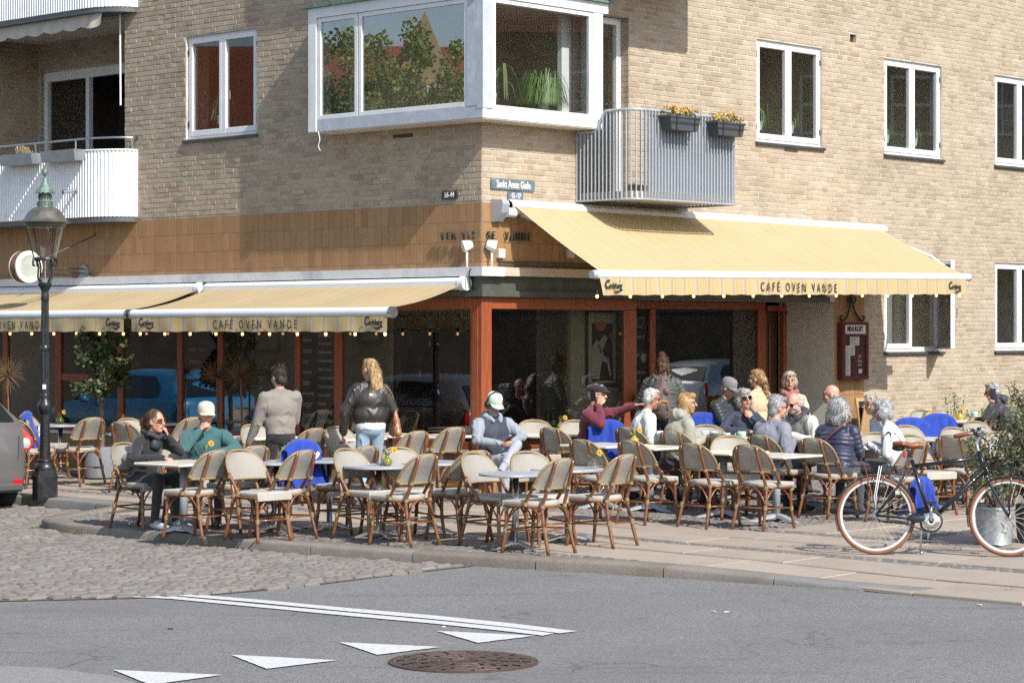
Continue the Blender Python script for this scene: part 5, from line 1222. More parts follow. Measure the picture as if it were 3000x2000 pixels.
# ------------------------------------------------------------------ cane bistro chairs (x right, y front, z up; 0.85 m tall)
def arc_path(fn, n): return [fn(i / (n - 1)) for i in range(n)]
def loop_pt(t):
    """back loop from the right seat side over the top to the left one, t 0..1"""
    an = math.pi * t; 
    # straight stiles below, round head above
    if t < .30: s_ = t / .30; x = .213 + .012 * s_; z = .43 + .20 * s_; y = -.045 - .135 * s_
    elif t > .70: s_ = (1 - t) / .30; x = -(.213 + .012 * s_); z = .43 + .20 * s_; y = -.045 - .135 * s_
    else:
        ph = math.pi * (t - .30) / .40; x = .225 * math.copysign(abs(math.cos(ph)) ** .75, math.cos(ph)); zz = abs(math.sin(ph)) ** .85; z = .63 + .205 * zz; y = -.18 - .115 * zz - .035 * (1 - abs(math.cos(ph)))
    return (x, y, z)
def make_chair():
    root = empty("bistro_chair")
    # seat
    mb = MB(); top = []; ol = []
    for i in range(25):
        an = math.pi * (i / 24); x = .205 * math.cos(an); y = -.02 - .185 * math.sin(an); ol.append((x, y))
    outline = [(.205, .205), (.21, .1)] + ol + [(-.21, .1), (-.205, .205)]
    n = len(outline); c = (0, .02)
    ring = lambda s_, z: [(c[0] + (p[0] - c[0]) * s_, c[1] + (p[1] - c[1]) * s_, z) for p in outline]
    rings = [ring(.97, .425), ring(1.0, .44), ring(.99, .457), ring(.93, .466), ring(.5, .462)]
    vs = [p for r in rings for p in r] + [(0, .02, .461)]
    fs = [(k * n + i, k * n + (i + 1) % n, (k + 1) * n + (i + 1) % n, (k + 1) * n + i) for k in range(4) for i in range(n)] + [(4 * n + i, 4 * n + (i + 1) % n, 5 * n) for i in range(n)]
    mb.add(vs, fs); mb.bbox(-.205, .205, .196, .215, .385, .463, .006); mb.build("seat", SEATW, root, fix=True, auto=40)
    mb = MB(); mb.tube([(p[0] * .98, p[1] * .98, .415) for p in outline], .0125, 6, closed=True); mb.build("seat_ring", RATTAN, root, smooth=True)
    # loop and woven panel
    L = arc_path(loop_pt, 41); mb = MB()
    a0 = [p for p in L if p[2] > .60]; mb.tube(a0, .0125, 7); mb.build("back_frame", RATLIGHT, root, smooth=True)
    for s_ in (0, -1):
        mb = MB(); st = L[:14] if s_ == 0 else L[-14:]; mb.tube([p for p in st if p[2] < .635], .0155, 7); mb.build("stile", RATTAN, root, smooth=True)
    mb = MB(); rows = []
    m_ = len(L)
    for k in range(12, m_ // 2 + 1):
        p, q = L[k], L[m_ - 1 - k]
        if p[2] < .585: continue
        rows.append([tuple(Vector(p).lerp(Vector(q), t / 10) + Vector((0, -.055 * math.sin(math.pi * t / 10) * (.25 + .75 * min(1, abs(p[0]) / .2)) + .010, 0))) for t in range(11)])
    rows.insert(0, [(p[0], p[1] + .02, .575) for p in rows[0]]); mb.grid(rows); mb.grid([[(p[0], p[1] - .012, p[2]) for p in r] for r in rows], flip=True)
    mb.build("backrest", WEAVE, root, smooth=True)
    mb = MB(); bl = [(p[0] * .99, p[1] - .012, .572) for p in rows[0]]; mb.tube(bl, .0115, 6); mb.build("back_rail", RATLIGHT, root, smooth=True)
    binds = MB()
    for s_ in (-1, 1):
        pth = [(s_ * .118, -.325, .818), (s_ * .128, -.288, .68), (s_ * .145, -.235, .52), (s_ * .152, -.202, .42), (s_ * .165, -.225, .28), (s_ * .185, -.30, .0)]
        mb = MB(); mb.tube(smooth_path(pth, 3), .0165, 7); mb.build("leg", RATTAN, root, smooth=True)
        mb = MB(); mb.tube(smooth_path([(s_ * .185, .178, .42), (s_ * .188, .185, .2), (s_ * .205, .215, .0)], 4), .0165, 7); mb.build("leg", RATTAN, root, smooth=True)
        for q, r_, h in (((s_ * .139, -.258, .575), .021, .028), ((s_ * .152, -.203, .42), .021, .03), ((s_ * .171, -.245, .225), .021, .045), ((s_ * .186, .18, .40), .022, .05), ((s_ * .188, .186, .2), .02, .04), ((s_ * .214, -.06, .44), .021, .034), ((s_ * .224, -.17, .60), .021, .03)):
            binds.tube([(q[0], q[1] + .001, q[2] - h / 2), (q[0], q[1], q[2] + h / 2)], r_, 8)
    binds.build("cane_binding", RATLIGHT, root, auto=40)["kind"] = "stuff"
    mb = MB(); ring_ = [(-.188, .186, .2), (.188, .186, .2)]; z = .205
    quad = [(-.188, .186, z), (.188, .186, z), (.171, -.245, z + .015), (-.171, -.245, z + .015)]
    for i in range(4): mb.tube([quad[i], quad[(i + 1) % 4]], .009, 6)
    mb.build("stretcher", RATTAN, root, smooth=True)
    mb = MB()
    for i in range(4):
        p, q = Vector(quad[i]), Vector(quad[(i + 1) % 4]); m1 = (p + q) / 2
        for e in (p, q):
            top_ = m1.lerp(e, .12) + Vector((0, 0, .20)); mb.tube(bez(tuple(e + Vector((0, 0, .03))), tuple(e.lerp(m1, .25) + Vector((0, 0, .15))), tuple(m1.lerp(e, .4) + Vector((0, 0, .2))), tuple(top_), 7), .008, 5)
    mb.build("brace", RATTAN, root, smooth=True)
    return root
CH = make_chair(); CH_used = [False]
YL = math.atan2(UL[1], UL[0]) - math.pi / 2; YR = ANG - math.pi / 2   # yaw that turns +y to the wanted heading
YAW = {'L': YL, 'F': YL + math.pi, 'R': YR, 'N': YR + math.pi}
def put_chair(px, py, typ, label, group, dyaw=0.0, occ=None):
    X, Y, g = at_h(px, py, .872); yaw = YAW[typ] + dyaw
    f = (-math.sin(yaw), math.cos(yaw)); X += f[0] * .31; Y += f[1] * .31
    a, b = AB(X, Y)
    if a > -.42 and b > -.42:
        # keep off the wall: slide along the view ray
        while (a > -.42 and b > -.42): X *= .995; Y *= .995; a, b = AB(X, Y)
    o = CH if not CH_used[0] else copy_tree(CH); CH_used[0] = True
    o.location = (X, Y, ghw(X, Y)); o.rotation_euler = (0, 0, yaw + random.uniform(-.05, .05)); o.scale = (1.03, 1.03, 1.026); tag(o, label, "chair", group); return o
GL, GR, GB = "cane chairs on the left terrace", "cane chairs on the right terrace", "cane chairs against the left shop front"
C_ = {}
CH_SPEC = [
 # left terrace, front row
 (361, 1293, 'F', "cane chair under the woman with sunglasses and dark scarf", GL, .1),
 (638, 1315, 'L', "cane chair with its back to us at the seated couple's cream table", GL, .1),
 (701, 1313, 'F', "cream-backed cane chair facing us just beyond the seated couple's table", GL, 0),
 (752, 1302, 'L', "cane chair half hidden behind the cream-backed chair nearest the seated couple", GL, .0),
 (889, 1315, 'L', "cane chair with its back to us in front of the crescent-printed blue blanket", GL, .08),
 (884, 1290, 'L', "cane chair wrapped in the blue blanket printed with a white crescent", GL, -.1),
 (1016, 1310, 'F', "cream-backed cane chair facing us, behind the round table with the olive vase", GL, .0),
 (1075, 1303, 'L', "cane chair whose rim shows behind the woman in the quilted jacket's table", GL, .0),
 (1164, 1306, 'F', "cream-backed cane chair right behind the olive vase with one flower", GL, -.2),
 (1249, 1326, 'L', "cane chair with its back to us, right of the olive vase's round table", GL, .05),
 (1399, 1316, 'L', "cane chair overlapping a cream-backed chair left of the nearest round table", GL, -.12),
 (1387, 1320, 'F', "cream-backed cane chair leaning in from the left at the nearest round table", GL, .0),
 (1543, 1316, 'F', "cream-backed cane chair in front of the headphone man's knees", GL, -.25),
 (1644, 1339, 'L', "nearest cane chair of all, its back to us by the kerb", GL, .0),
 (1832, 1327, 'L', "cane chair standing alone at the right end of the front row", GL, .05),
 # left terrace, second row
 (922, 1251, 'L', "cane chair between the walking man and the woman in the quilted jacket", GB, .0),
 (983, 1246, 'F', "large cream-backed cane chair just left of the woman in the quilted jacket", GB, .0),
 (1226, 1259, 'L', "cane chair pushed under the cream table behind the walking woman", GB, .05),
 (1333, 1248, 'L', "cane chair below the shop window nearest the red corner post", GB, .0),
 (738, 1240, 'F', "shaded cream-backed cane chair left of the walking man", GB, .0),
 (565, 1219, 'L', "cane chair by the wall behind the man in the beige cap", GB, .0),
 (530, 1287, 'F', "cane chair under the man in the teal sweatshirt", GL, -.45),
 (355, 1234, 'R', "cane chair seen from behind beside the grey planter and the woman's ponytail", GB, .2),
 (373, 1222, 'F', "brownish shaded cane chair behind the chair beside the planter", GB, .0),
 (275, 1220, 'L', "sun-striped cane chair left of the grey planter", GB, .0),
 (41, 1227, 'R', "cane chair between the grey car and the street lamp", GB, .3),
 (75, 1210, 'F', "cane chair covered by the blue blanket lettered in white behind the lamp", GB, .5),
 # right terrace, front row
 (1614, 1249, 'R', "cane chair beside the headphone man's raised knee", GR, .0),
 (1704, 1284, 'R', "cane chair in front of the first cream table of the right terrace", GR, .0),
 (1846, 1286, 'R', "cane chair in front of the yellow vase with a rose", GR, .0),
 (2027, 1295, 'R', "second of three like cane chairs in a row, left of the end one", GR, .0),
 (2186, 1299, 'R', "cane chair at the corner of the long empty cream table's right end", GR, .0),
 (2380, 1280, 'R', "cane chair under the white-haired woman in the navy puffer jacket", GR, .0),
 (1836, 1248, 'R', "cane chair under the man in the white jacket", GR, .0),
 (1969, 1258, 'R', "cane chair under the woman in the hooded beige coat", GR, .0),
 (2105, 1266, 'R', "cane chair rim half covered by a cream chair back below the number card", GR, .0),
 (2139, 1271, 'F', "cream-backed cane chair facing us below the number card", GR, -.7),
 (2227, 1271, 'R', "cane chair under the man in the grey jacket", GR, .0),
 (1687, 1226, 'F', "cream-backed cane chair by the bottles, left of the blue blanket", GR, -.6),
 (1563, 1222, 'F', "grey shaded cane chair back behind the headphone man's arm", GR, -.6),
 (1778, 1236, 'N', "cane chair carrying the crumpled blue blanket by the maroon man", GR, .3),
 (2062, 1214, 'N', "cane chair carrying a blue blanket between the beige coat and black jacket", GR, .3),
 (2070, 1240, 'F', "cream chair back between the beige coat and the mint cups", GR, -.7),
 # right terrace, far side
 (2701, 1196, 'F', "cream-backed cane chair standing close to the brick wall", GR, -.5),
 (2668, 1229, 'N', "cane chair under the nearer of two blue blankets by the brick wall", GR, .2),
 (2748, 1217, 'N', "cane chair under the farther of two blue blankets by the brick wall", GR, .2),
 (2694, 1288, 'L', "cane chair directly behind the bicycle saddle", GR, .0),
 (2650, 1241, 'F', "cream chair back showing right behind the striped jacket", GR, -.3),
 (2667, 1270, 'F', "cream chair back low between striped jacket and bicycle saddle", GR, -.3),
 (2782, 1272, 'R', "cane chair seen through the bicycle frame's top tube", GR, .1),
 (2791, 1247, 'F', "cream-backed cane chair behind the handlebar grips", GR, -.4),
 (2856, 1229, 'F', "cream-backed cane chair just above the right handlebar grip", GR, -.4),
 (2910, 1216, 'L', "cane chair under the man holding a phone at his ear", GR, .2),
 (2923, 1261, 'F', "cream-backed cane chair right of the handlebar stem", GR, -.4),
 (2985, 1213, 'L', "cane chair cut by the picture's right edge behind the olive shrub", GR, .1),
 (2560, 1262, 'N', "cane chair under the woman in the black-striped white jacket", GR, .9),
]
CHAIRS = {}
for s_ in CH_SPEC: CHAIRS[s_[3]] = put_chair(s_[0], s_[1], s_[2], s_[3], s_[4], s_[5])

# ------------------------------------------------------------------ tables
def round_table_mesh():
    root = empty("round_table")
    mb = MB(); mb.lathe([(.0, .716), (.335, .716), (.342, .722), (.342, .738), (.335, .744), (.0, .745)], 40, cap=False); mb.build("table_top", ZTOP, root, auto=30, fix=True)
    mb = MB(); mb.lathe([(.15, .700), (.15, .716)], 16); mb.build("top_plate", BLACK, root)
    mb = MB(); mb.tube([(0, 0, .06), (0, 0, .70)], .029, 14); mb.build("pole", STEEL, root, smooth=True)
    for k in range(4):
        M = Matrix.Rotation(math.radians(90 * k + 20), 4, 'Z'); mb = MB()
        prof = [(.02, .078, .05), (.08, .08, .05), (.17, .056, .045), (.235, .032, .042), (.275, .027, .04)]; rows = []
        for x, z, w_ in prof: rows.append([tuple(M @ Vector(p)) for p in ((x, -w_ * .5, max(z - .03, .012)), (x, -w_ * .5, z - .01), (x, -w_ * .3, z), (x, w_ * .3, z), (x, w_ * .5, z - .01), (x, w_ * .5, max(z - .03, .012)))])
        mb.grid(rows, flip=True); n_ = 6; mb.f.append(tuple(range((len(rows) - 1) * n_, len(rows) * n_))); mb.m.append(0); ft = mb.build("foot", ALU, root, fix=True, auto=35)
        mb = MB(); c = M @ Vector((.255, 0, 0)); mb.lathe([(.02, 0), (.02, .02)], 8, tuple(c)); mb.build("glide", BLACK, ft)
    return root
def square_table_mesh():
    root = empty("square_table")
    mb = MB(); mb.bbox(-.35, .35, -.35, .35, .717, .745, .008); mb.build("table_top", CREAM, root)
    mb = MB(); mb.bbox(-.13, .13, -.13, .13, .70, .717, .003); mb.build("top_plate", GREYP, root)
    mb = MB(); mb.tube([(0, 0, .05), (0, 0, .70)], .04, 14); mb.build("pole", GREYP, root, smooth=True)
    for k in range(3):
        M = Matrix.Rotation(math.radians(120 * k - 95), 4, 'Z'); mb = MB(); prof = [(.0, .10, .10), (.10, .085, .10), (.22, .04, .07), (.30, .018, .03), (.325, .006, .008)]; rows = []
        for x, z, w_ in prof: rows.append([tuple(M @ Vector(p)) for p in ((x, -w_ * .5, max(z - .05, .004)), (x, -w_ * .45, z - .012), (x, 0, z), (x, w_ * .45, z - .012), (x, w_ * .5, max(z - .05, .004)))])
        mb.grid(rows, flip=True); mb.build("foot", GREYP, root, fix=True, auto=35)
    return root
RT, ST = round_table_mesh(), square_table_mesh(); used = {'r': False, 's': False}
TABLES = {}
def put_table(kind, px, py, label, yaw, group, wide=1.0):
    X, Y, g = at_h(px, py, .70); src = RT if kind == 'r' else ST
    a, b = AB(X, Y)
    while a > -.46 and b > -.46: X *= .996; Y *= .996; a, b = AB(X, Y)
    o = src if not used[kind] else copy_tree(src); used[kind] = True
    o.location = (X, Y, ghw(X, Y)); o.rotation_euler = (0, 0, yaw); o.scale = (1, 1, .945); tag(o, label, "table", group); TABLES[label] = o; return o
g1, g2 = "round metal tables", "square cream tables"
put_table('r', 810, 1352, "round metal table in front of the crescent-printed blue blanket", .3, g1)
put_table('r', 965, 1346, "round metal table between the blue blanket and the cream chair backs", .9, g1)
put_table('r', 1110, 1363, "round metal table carrying the olive vase with one gerbera", .1, g1)
put_table('r', 1268, 1353, "round metal table behind the chair right of the olive vase", .7, g1)
put_table('r', 1511, 1385, "round metal table nearest to the kerb, with no vase", .35, g1)
put_table('r', 1663, 1372, "round metal table with the orange gerbera, at the right of the front row", .0, g1)
put_table('r', 177, 1243, "round metal table between the street lamp and the planter", .5, g1)
sq = [(538, 1354, "square cream table with the seated couple", ANG), (760, 1279, "square cream table behind the walking man's can", ANG), (1010, 1283, "square cream table just left of the walking woman", ANG), (1140, 1272, "square cream table under the walking woman's bag", ANG),
      (1290, 1262, "square cream table below the window nearest the corner post", ANG), (1590, 1262, "square cream table with the two beer bottles", ANG), (1745, 1270, "square cream table left of the crumpled blue blanket", ANG), (1770, 1302, "square cream table between two like chairs, left of the yellow vase", ANG),
      (1905, 1308, "square cream table with the yellow vase and rose", ANG), (2120, 1322, "square cream table, left one of the long empty pair", ANG), (2275, 1332, "square cream table, right end of the long empty pair", ANG),
      (2075, 1281, "square cream table with the number card and mint cups", ANG), (2190, 1283, "square cream table before the navy-coated woman in sunglasses", ANG), (2345, 1290, "square cream table between the bearded man and the navy puffer jacket", ANG), (2495, 1307, "square cream table with the wine glass before the striped jacket", ANG),
      (2285, 1232, "square cream table with drinks before the scarfed woman", ANG), (2125, 1236, "square cream table at the black-jacketed man's elbow", ANG), (2722, 1284, "square cream table behind the bicycle saddle", ANG), (2905, 1298, "square cream table behind the handlebar stem", ANG), (2812, 1232, "square cream table with the yellow vase near the brick wall", ANG), (2738, 1254, "square cream table beside the two blue blankets", ANG), (440, 1240, "dark shaded table behind the woman with sunglasses", ANG)]
for x, y, l, yw in sq: put_table('s', x, y, l, yw + random.uniform(-.03, .03), g2)

# ------------------------------------------------------------------ things on the tables
def on_table(px, py): 
    X, Y, g = at_h(px, py, .704); return X, Y, g + .704
def vase(px, py, label, fl=True, mat_=None, group="vases with flowers"):
    X, Y, Z = on_table(px, py); th = empty("flower_vase", (X, Y, Z)); tag(th, label, "vase", group); mb = MB(); mb.lathe([(.03, 0), (.048, .02), (.054, .042), (.045, .065), (.022, .08), (.02, .09), (.026, .098)], 18); mb.build("vase", mat_ or OLIVEGLASS, th, smooth=True)
    r = random.Random(int(px)); mb = MB(); tip = (.05 + r.uniform(0, .02), -.01, .15 + r.uniform(-.01, .01)); mb.tube(smooth_path([(0, 0, .08), (.02, 0, .12), tip], 4), .003, 4)
    mb.build("stem", LEAFH, th)
    mb = MB()
    for k in range(7):
        v = Vector((r.uniform(-1, .5), r.uniform(-1, 1), r.uniform(.4, 1))).normalized() * r.uniform(.05, .09); w_ = v.cross(Vector((0, 0, 1))).normalized() * .014; c = Vector((0, 0, .09)); mb.add([tuple(c), tuple(c + v * .5 + w_), tuple(c + v), tuple(c + v * .5 - w_)], [(0, 1, 2, 3)])
    mb.build("leaves", LEAFH, th)
    if fl:
        mb = MB(); c = Vector(tip); n_ = Vector((.5, -.8, .4)).normalized(); u = n_.orthogonal().normalized(); v = n_.cross(u)
        for k in range(13):
            an = k * 2 * math.pi / 13; d = u * math.cos(an) + v * math.sin(an); w_ = (u * -math.sin(an) + v * math.cos(an)) * .008
            mb.add([tuple(c), tuple(c + d * .02 + w_ + n_ * .004), tuple(c + d * .036), tuple(c + d * .02 - w_ + n_ * .004)], [(0, 1, 2, 3)])
        mb.build("petals", PETAL, th); MB().ell(tuple(c + n_ * .004), (.009, .009, .009), 8, 5).build("flower_centre", TAN, th, smooth=True)
    return th
vase(1134, 1364, "olive glass vase with one orange gerbera on the middle round table"); vase(1739, 1372, "vase with an orange gerbera on the right-hand round table", mat_=GLASSC); vase(834, 1346, "clear vase with an orange gerbera before the blue blanket", mat_=GLASSC)
vase(604, 1344, "clear vase with white and yellow flowers on the seated couple's table", mat_=GLASSC); vase(1640, 1258, "olive vase with an orange flower beside the two beer bottles"); vase(1858, 1301, "yellow vase with a rose on the right terrace", mat_=basic("yellow_glass", (.42, .3, .02), .08, coat=.5))
vase(176, 1240, "olive vase with an orange gerbera behind the street lamp"); vase(2811, 1228, "yellow vase near the brick wall and the man on the phone", mat_=MATS["yellow_glass"]); vase(2708, 1236, "vase with a yellow flower between the two blue blankets", mat_=OLIVEGLASS)
def bottle(x, y, z, label, cat="bottle", s_=1.0, grp=None):
    th = empty("beer_bottle", (x, y, z)); tag(th, label, cat, grp); mb = MB(); mb.lathe([(.03 * s_, 0), (.031 * s_, .13 * s_), (.026 * s_, .16 * s_), (.013 * s_, .2 * s_), (.0125 * s_, .245 * s_)], 14); mb.build("glass", GREENGL, th, smooth=True)
    MB().lathe([(.0315 * s_, .04 * s_), (.0315 * s_, .10 * s_)], 14, cap=False).build("label_band", basic("bottle_label", (.5, .5, .45), .6) if "bottle_label" not in MATS else MATS["bottle_label"], th, smooth=True); MB().lathe([(.0135 * s_, .20 * s_), (.0135 * s_, .225 * s_)], 12, cap=False).build("neck_band", REDCAN, th, smooth=True); MB().lathe([(.0145 * s_, .24 * s_), (.0145 * s_, .252 * s_)], 12).build("cap", STEEL, th); return th
X, Y, Z = on_table(1604, 1254); bottle(X, Y, Z, "green beer bottle, left one of the pair beside the vase", grp="beer bottles"); X, Y, Z = on_table(1620, 1254); bottle(X, Y, Z, "green beer bottle, right one of the pair beside the vase", grp="beer bottles")
X, Y, g = at_h(495, 1512, .0); bottle(X, Y, g, "green bottle standing on the pavement by the seated woman's shoes", grp=None)
X, Y, Z = on_table(2330, 1232); bottle(X, Y, Z, "green bottle on the table before the scarfed woman")
def cup(px, py, label, big=1.0):
    X, Y, Z = on_table(px, py); th = empty("coffee_cup", (X, Y, Z)); tag(th, label, "cup", "mint coffee cups"); mb = MB(); mb.lathe([(.0, .003), (.045, .003), (.075, .014), (.077, .018), (.045, .008), (0, .008)], 20, cap=False); mb.build("saucer", SAUCER, th, smooth=True)
    mb = MB(); mb.lathe([(.026, .009), (.034, .015), (.045 * big, .05), (.05 * big, .085 * big), (.046 * big, .085 * big), (.04 * big, .05), (.0, .02)], 20, cap=False); mb.build("bowl", CUP, th, smooth=True)
    mb = MB(); mb.tube(smooth_path([(-.045, 0, .07), (-.075, 0, .068), (-.07, 0, .04), (-.04, 0, .035)], 4), .006, 6); mb.build("handle", CUP, th, smooth=True)
    mb = MB(); mb.lathe([(.0, .072 * big), (.045 * big, .072 * big)], 16, cap=False); mb.build("coffee", TAN, th)
cup(2092, 1284, "mint cup behind the number card"); cup(2128, 1289, "low mint cup right of the number card"); cup(2173, 1287, "tall mint cup between number card and grey jacket", 1.1); cup(2064, 1282, "mint cup left of the number card, by the beige coat")
cup(2330, 1284, "small mint cup before the bearded man"); cup(2351, 1284, "taller mint cup before the navy puffer jacket", 1.1); cup(2855, 1223, "mint cup by the man on the phone")
X, Y, Z = on_table(2112, 1289); th = empty("table_number", (X, Y, Z), .0); tag(th, "black card with white number 77 standing among the mint cups", "number card"); MB().bbox(-.04, .04, -.006, .006, 0, .075, .003).build("card", BLACK, th); place_text("lettering", "77", .075, frame_mtx((0, -.0075, .037), (1, 0, 0), (0, 0, 1)), ENAMELW, th, bold=.003, depth=.001, sx=.85)
X, Y, Z = on_table(2507, 1312); th = empty("wine_glass", (X, Y, Z)); tag(th, "empty wine glass before the woman in the striped jacket", "glass"); MB().lathe([(.036, 0), (.034, .003), (.005, .01), (.004, .09), (.02, .105), (.038, .14), (.040, .17), (.034, .215)], 18, cap=False).build("bowl_and_stem", GLASSC, th, smooth=True)
for px, py, lb in ((2308, 1238, "tall beer glass on the scarfed woman's table"), (2120, 1232, "small water glass in front of the black-jacketed man")):
    X, Y, Z = on_table(px, py); th = empty("drinking_glass", (X, Y, Z)); tag(th, lb, "glass"); MB().lathe([(.03, 0), (.034, .13), (.031, .13), (.028, .01)], 16, cap=False).build("tumbler", GLASSC, th, smooth=True); MB().lathe([(.027, .01), (.029, .07)], 14).build("drink", basic("amber_drink", (.5, .22, .04), .2) if "amber_drink" not in MATS else MATS["amber_drink"], th)

# ------------------------------------------------------------------ blue blankets
def drape(px, py, typ, label, w_=.5, drop_f=.35, drop_b=.45, seed=1, motif=None, dyaw=0.0, zf=.895):
    """blanket folded over a chair back"""
    X, Y, g = at_h(px, py, zf + .01); yaw = YAW[typ] + dyaw; r = random.Random(seed); th = empty("blanket", (X, Y, g), yaw); tag(th, label, "blanket", "blue blankets over chair backs")
    rows = []; nu = 26; prof = []
    for i in range(9): t = i / 8; prof.append((-.05 - .02 * (1 - t) * 1, zf - drop_b * (1 - t)))
    for i in range(1, 5): an = math.pi * i / 5; prof.append((-.045 * math.cos(an), zf + .03 * math.sin(an)))
    for i in range(9): t = i / 8; prof.append((.05 + .12 * t * t, zf - drop_f * t))
    ph = [r.uniform(0, 6) for _ in range(4)]
    for y, z in prof:
        row = []
        for k in range(nu):
            u = (k / (nu - 1) - .5) * 2; hang = max(0, zf - z); x = u * w_ / 2 * (1 + .12 * hang); edge = -.10 * abs(u) ** 3.0
            fold = (.014 + .075 * hang) * (abs(math.sin(u * 4.2 + ph[0] + .8 * math.sin(z * 7))) * 1.6 - .9 + .6 * math.sin(u * 13 + ph[1] + z * 9) + .35 * math.sin(u * 23 + ph[3] - z * 15)); zz = z + edge * (1 if hang < .1 else .7) + .02 * math.sin(u * 5 + ph[2]) * hang
            row.append((x, y + (fold if y < 0 else fold * .8) * (.35 if hang < .05 else 1), zz))
        rows.append(row)
    mb = MB(); mb.grid(rows); mb.grid([[(p[0], p[1] + (.006 if p[1] < 0 else -.006), p[2] - .005) for p in q] for q in rows], flip=True); b_ = mb.build("fleece", TOWEL, th, smooth=True)
    if motif == 'moon':
        mb = MB(); pts = []; q = []
        for k in range(13): an = math.pi * (.05 + .9 * k / 12); pts.append([(math.cos(an) * .12, -.078, .845 - .03 - math.sin(an) * .12 * 1.05 + .03), (math.cos(an) * .12, -.078, .845 - math.sin(an) * .07 + .0)])
        mb.grid(pts); mb.build("crescent_print", TOWELW, th)
    return th
def yx(typ): return YAW[typ]
drape(884, 1291, 'F', "blue blanket printed with a white crescent over a front-row chair", .46, .42, .40, 3)
drape(1778, 1232, 'F', "crumpled plain blue blanket hanging beside the maroon sweatshirt", .46, .5, .4, 5, dyaw=-.6)
drape(2064, 1212, 'F', "blue blanket behind the beige coat, beside the black jacket", .44, .3, .2, 7, dyaw=-.6)
drape(2668, 1226, 'F', "nearer of two blue blankets on the far chairs by the wall", .5, .4, .3, 9, dyaw=-.5)
drape(2748, 1214, 'F', "farther of two blue blankets on the far chairs by the wall", .5, .3, .2, 11, dyaw=-.5)
drape(2700, 1400, 'L', "blue blanket with white print slumped on the chair behind the bicycle frame", .34, .34, .26, 13, zf=.47)
t_ = drape(80, 1207, 'F', "dark blue blanket lettered in white on a chair behind the street lamp", .56, .4, .42, 15, dyaw=.9)
# crescent print on the first blanket, lettering on the last one
def print_on(th, polys, y):
    mb = MB()
    for p in polys: mb.add([(q[0], y, q[1]) for q in p], [tuple(range(len(p)))])
    return mb.build("white_print", TOWELW, th)
mo = [o for o in bpy.data.objects if o.get("label", "").startswith("blue blanket printed")][0]
out_ = [(.02 + .13 * math.cos(math.pi * (1.05 + .8 * k / 14)), .80 + .09 * math.sin(math.pi * (1.05 + .8 * k / 14))) for k in range(15)]; inn_ = [(.035 + .11 * math.cos(math.pi * (1.85 - .8 * k / 14)), .815 + .055 * math.sin(math.pi * (1.85 - .8 * k / 14))) for k in range(15)]
print_on(mo, [out_ + inn_], .15)
place_text("white_print", "1664", .2, Matrix.Translation((0, .15, .66)) @ frame_mtx((0, 0, 0), (1, 0, 0), (0, 0, -1)), TOWELW, t_, sx=.8, depth=.002)
# ------------------------------------------------------------------ street lamp
X, Y, g = at_h(132, 1457, 0); th = empty("street_lamp", (X, Y, g)); tag(th, "old black cast iron street lamp with a verdigris copper lantern top", "street lamp")
oct_ = lambda prof, m_=8: MB().lathe(prof, m_, M=Matrix.Rotation(math.radians(22.5), 4, 'Z'))
oct_([(.30 / 2 + .0, -.03), (.152, .02), (.15, .25), (.125, .33), (.12, .34)]).build("base", IRON, th)
MB().lathe([(.12, .33), (.125, .36), (.105, .40), (.085, .42), (.09, .44), (.08, .46), (.064, .47), (.054, .98), (.056, 1.0), (.07, 1.01), (.078, 1.04), (.092, 1.09), (.085, 1.115), (.058, 1.16), (.05, 1.18), (.06, 1.21), (.05, 1.235)], 20).build("plinth", IRON, th, auto=40)
pr = []
for k in range(13): pass
mb = MB(); vs = []; n_ = 24
for z in (1.2, 1.75, 1.80, 2.35):
    s_ = .047 - .006 * (z - 1.2); vs.append((z, s_))
for i in range(len(vs) - 1):
    rows = []
    for z, s_ in (vs[i], vs[i + 1]): rows.append([((s_ + (.004 if k % 2 else -.003)) * math.cos(2 * math.pi * k / n_), (s_ + (.004 if k % 2 else -.003)) * math.sin(2 * math.pi * k / n_), z) for k in range(n_ + 1)])
    mb.grid(rows)
mb.build("shaft", IRON, th)
MB().lathe([(.046, 1.74), (.058, 1.76), (.058, 1.785), (.046, 1.81)], 18).build("collar", IRON, th, auto=40)
MB().lathe([(.04, 2.33), (.05, 2.36), (.046, 2.42), (.04, 2.44), (.05, 2.47), (.07, 2.51), (.082, 2.53), (.082, 2.55), (.04, 2.555)], 18).build("capital", IRON, th, auto=40)
mb = MB(); mb.bbox(-.022, .022, -.052, -.046, 1.29, 1.345, .002); mb.build("sticker", PAPER, th)
for k in range(4):
    an = math.pi / 4 + k * math.pi / 2; c, s_ = math.cos(an), math.sin(an); mb = MB(); mb.tube(smooth_path([(.06 * c, .06 * s_, 2.55), (.10 * c, .10 * s_, 2.62), (.09 * c, .09 * s_, 2.74), (.135 * c, .135 * s_, 2.83), (.165 * c, .165 * s_, 2.81), (.165 * c, .165 * s_, 2.76), (.14 * c, .14 * s_, 2.755)], 5), .012, 6); mb.build("scroll_arm", IRON, th, smooth=True)
mb = MB(); mb.tube([(0, 0, 2.55), (0, 0, 2.83)], .008, 6); mb.build("gas_pipe", STEEL, th)
MB().lathe([(.14, 2.82), (.15, 2.83), (.145, 2.85), (.13, 2.855)], 24).build("lantern_base", IRON, th, auto=40)
MB().lathe([(.132, 2.855), (.225, 3.215)], 28, cap=False).build("lantern_glass", GLASSL, th, smooth=True)
mb = MB()
for k in range(6):
    an = 2 * math.pi * k / 6 + .3; c, s_ = math.cos(an), math.sin(an); mb.tube([(.134 * c, .134 * s_, 2.855), (.227 * c, .227 * s_, 3.22)], .006, 5)
mb.build("glazing_bars", IRON, th)
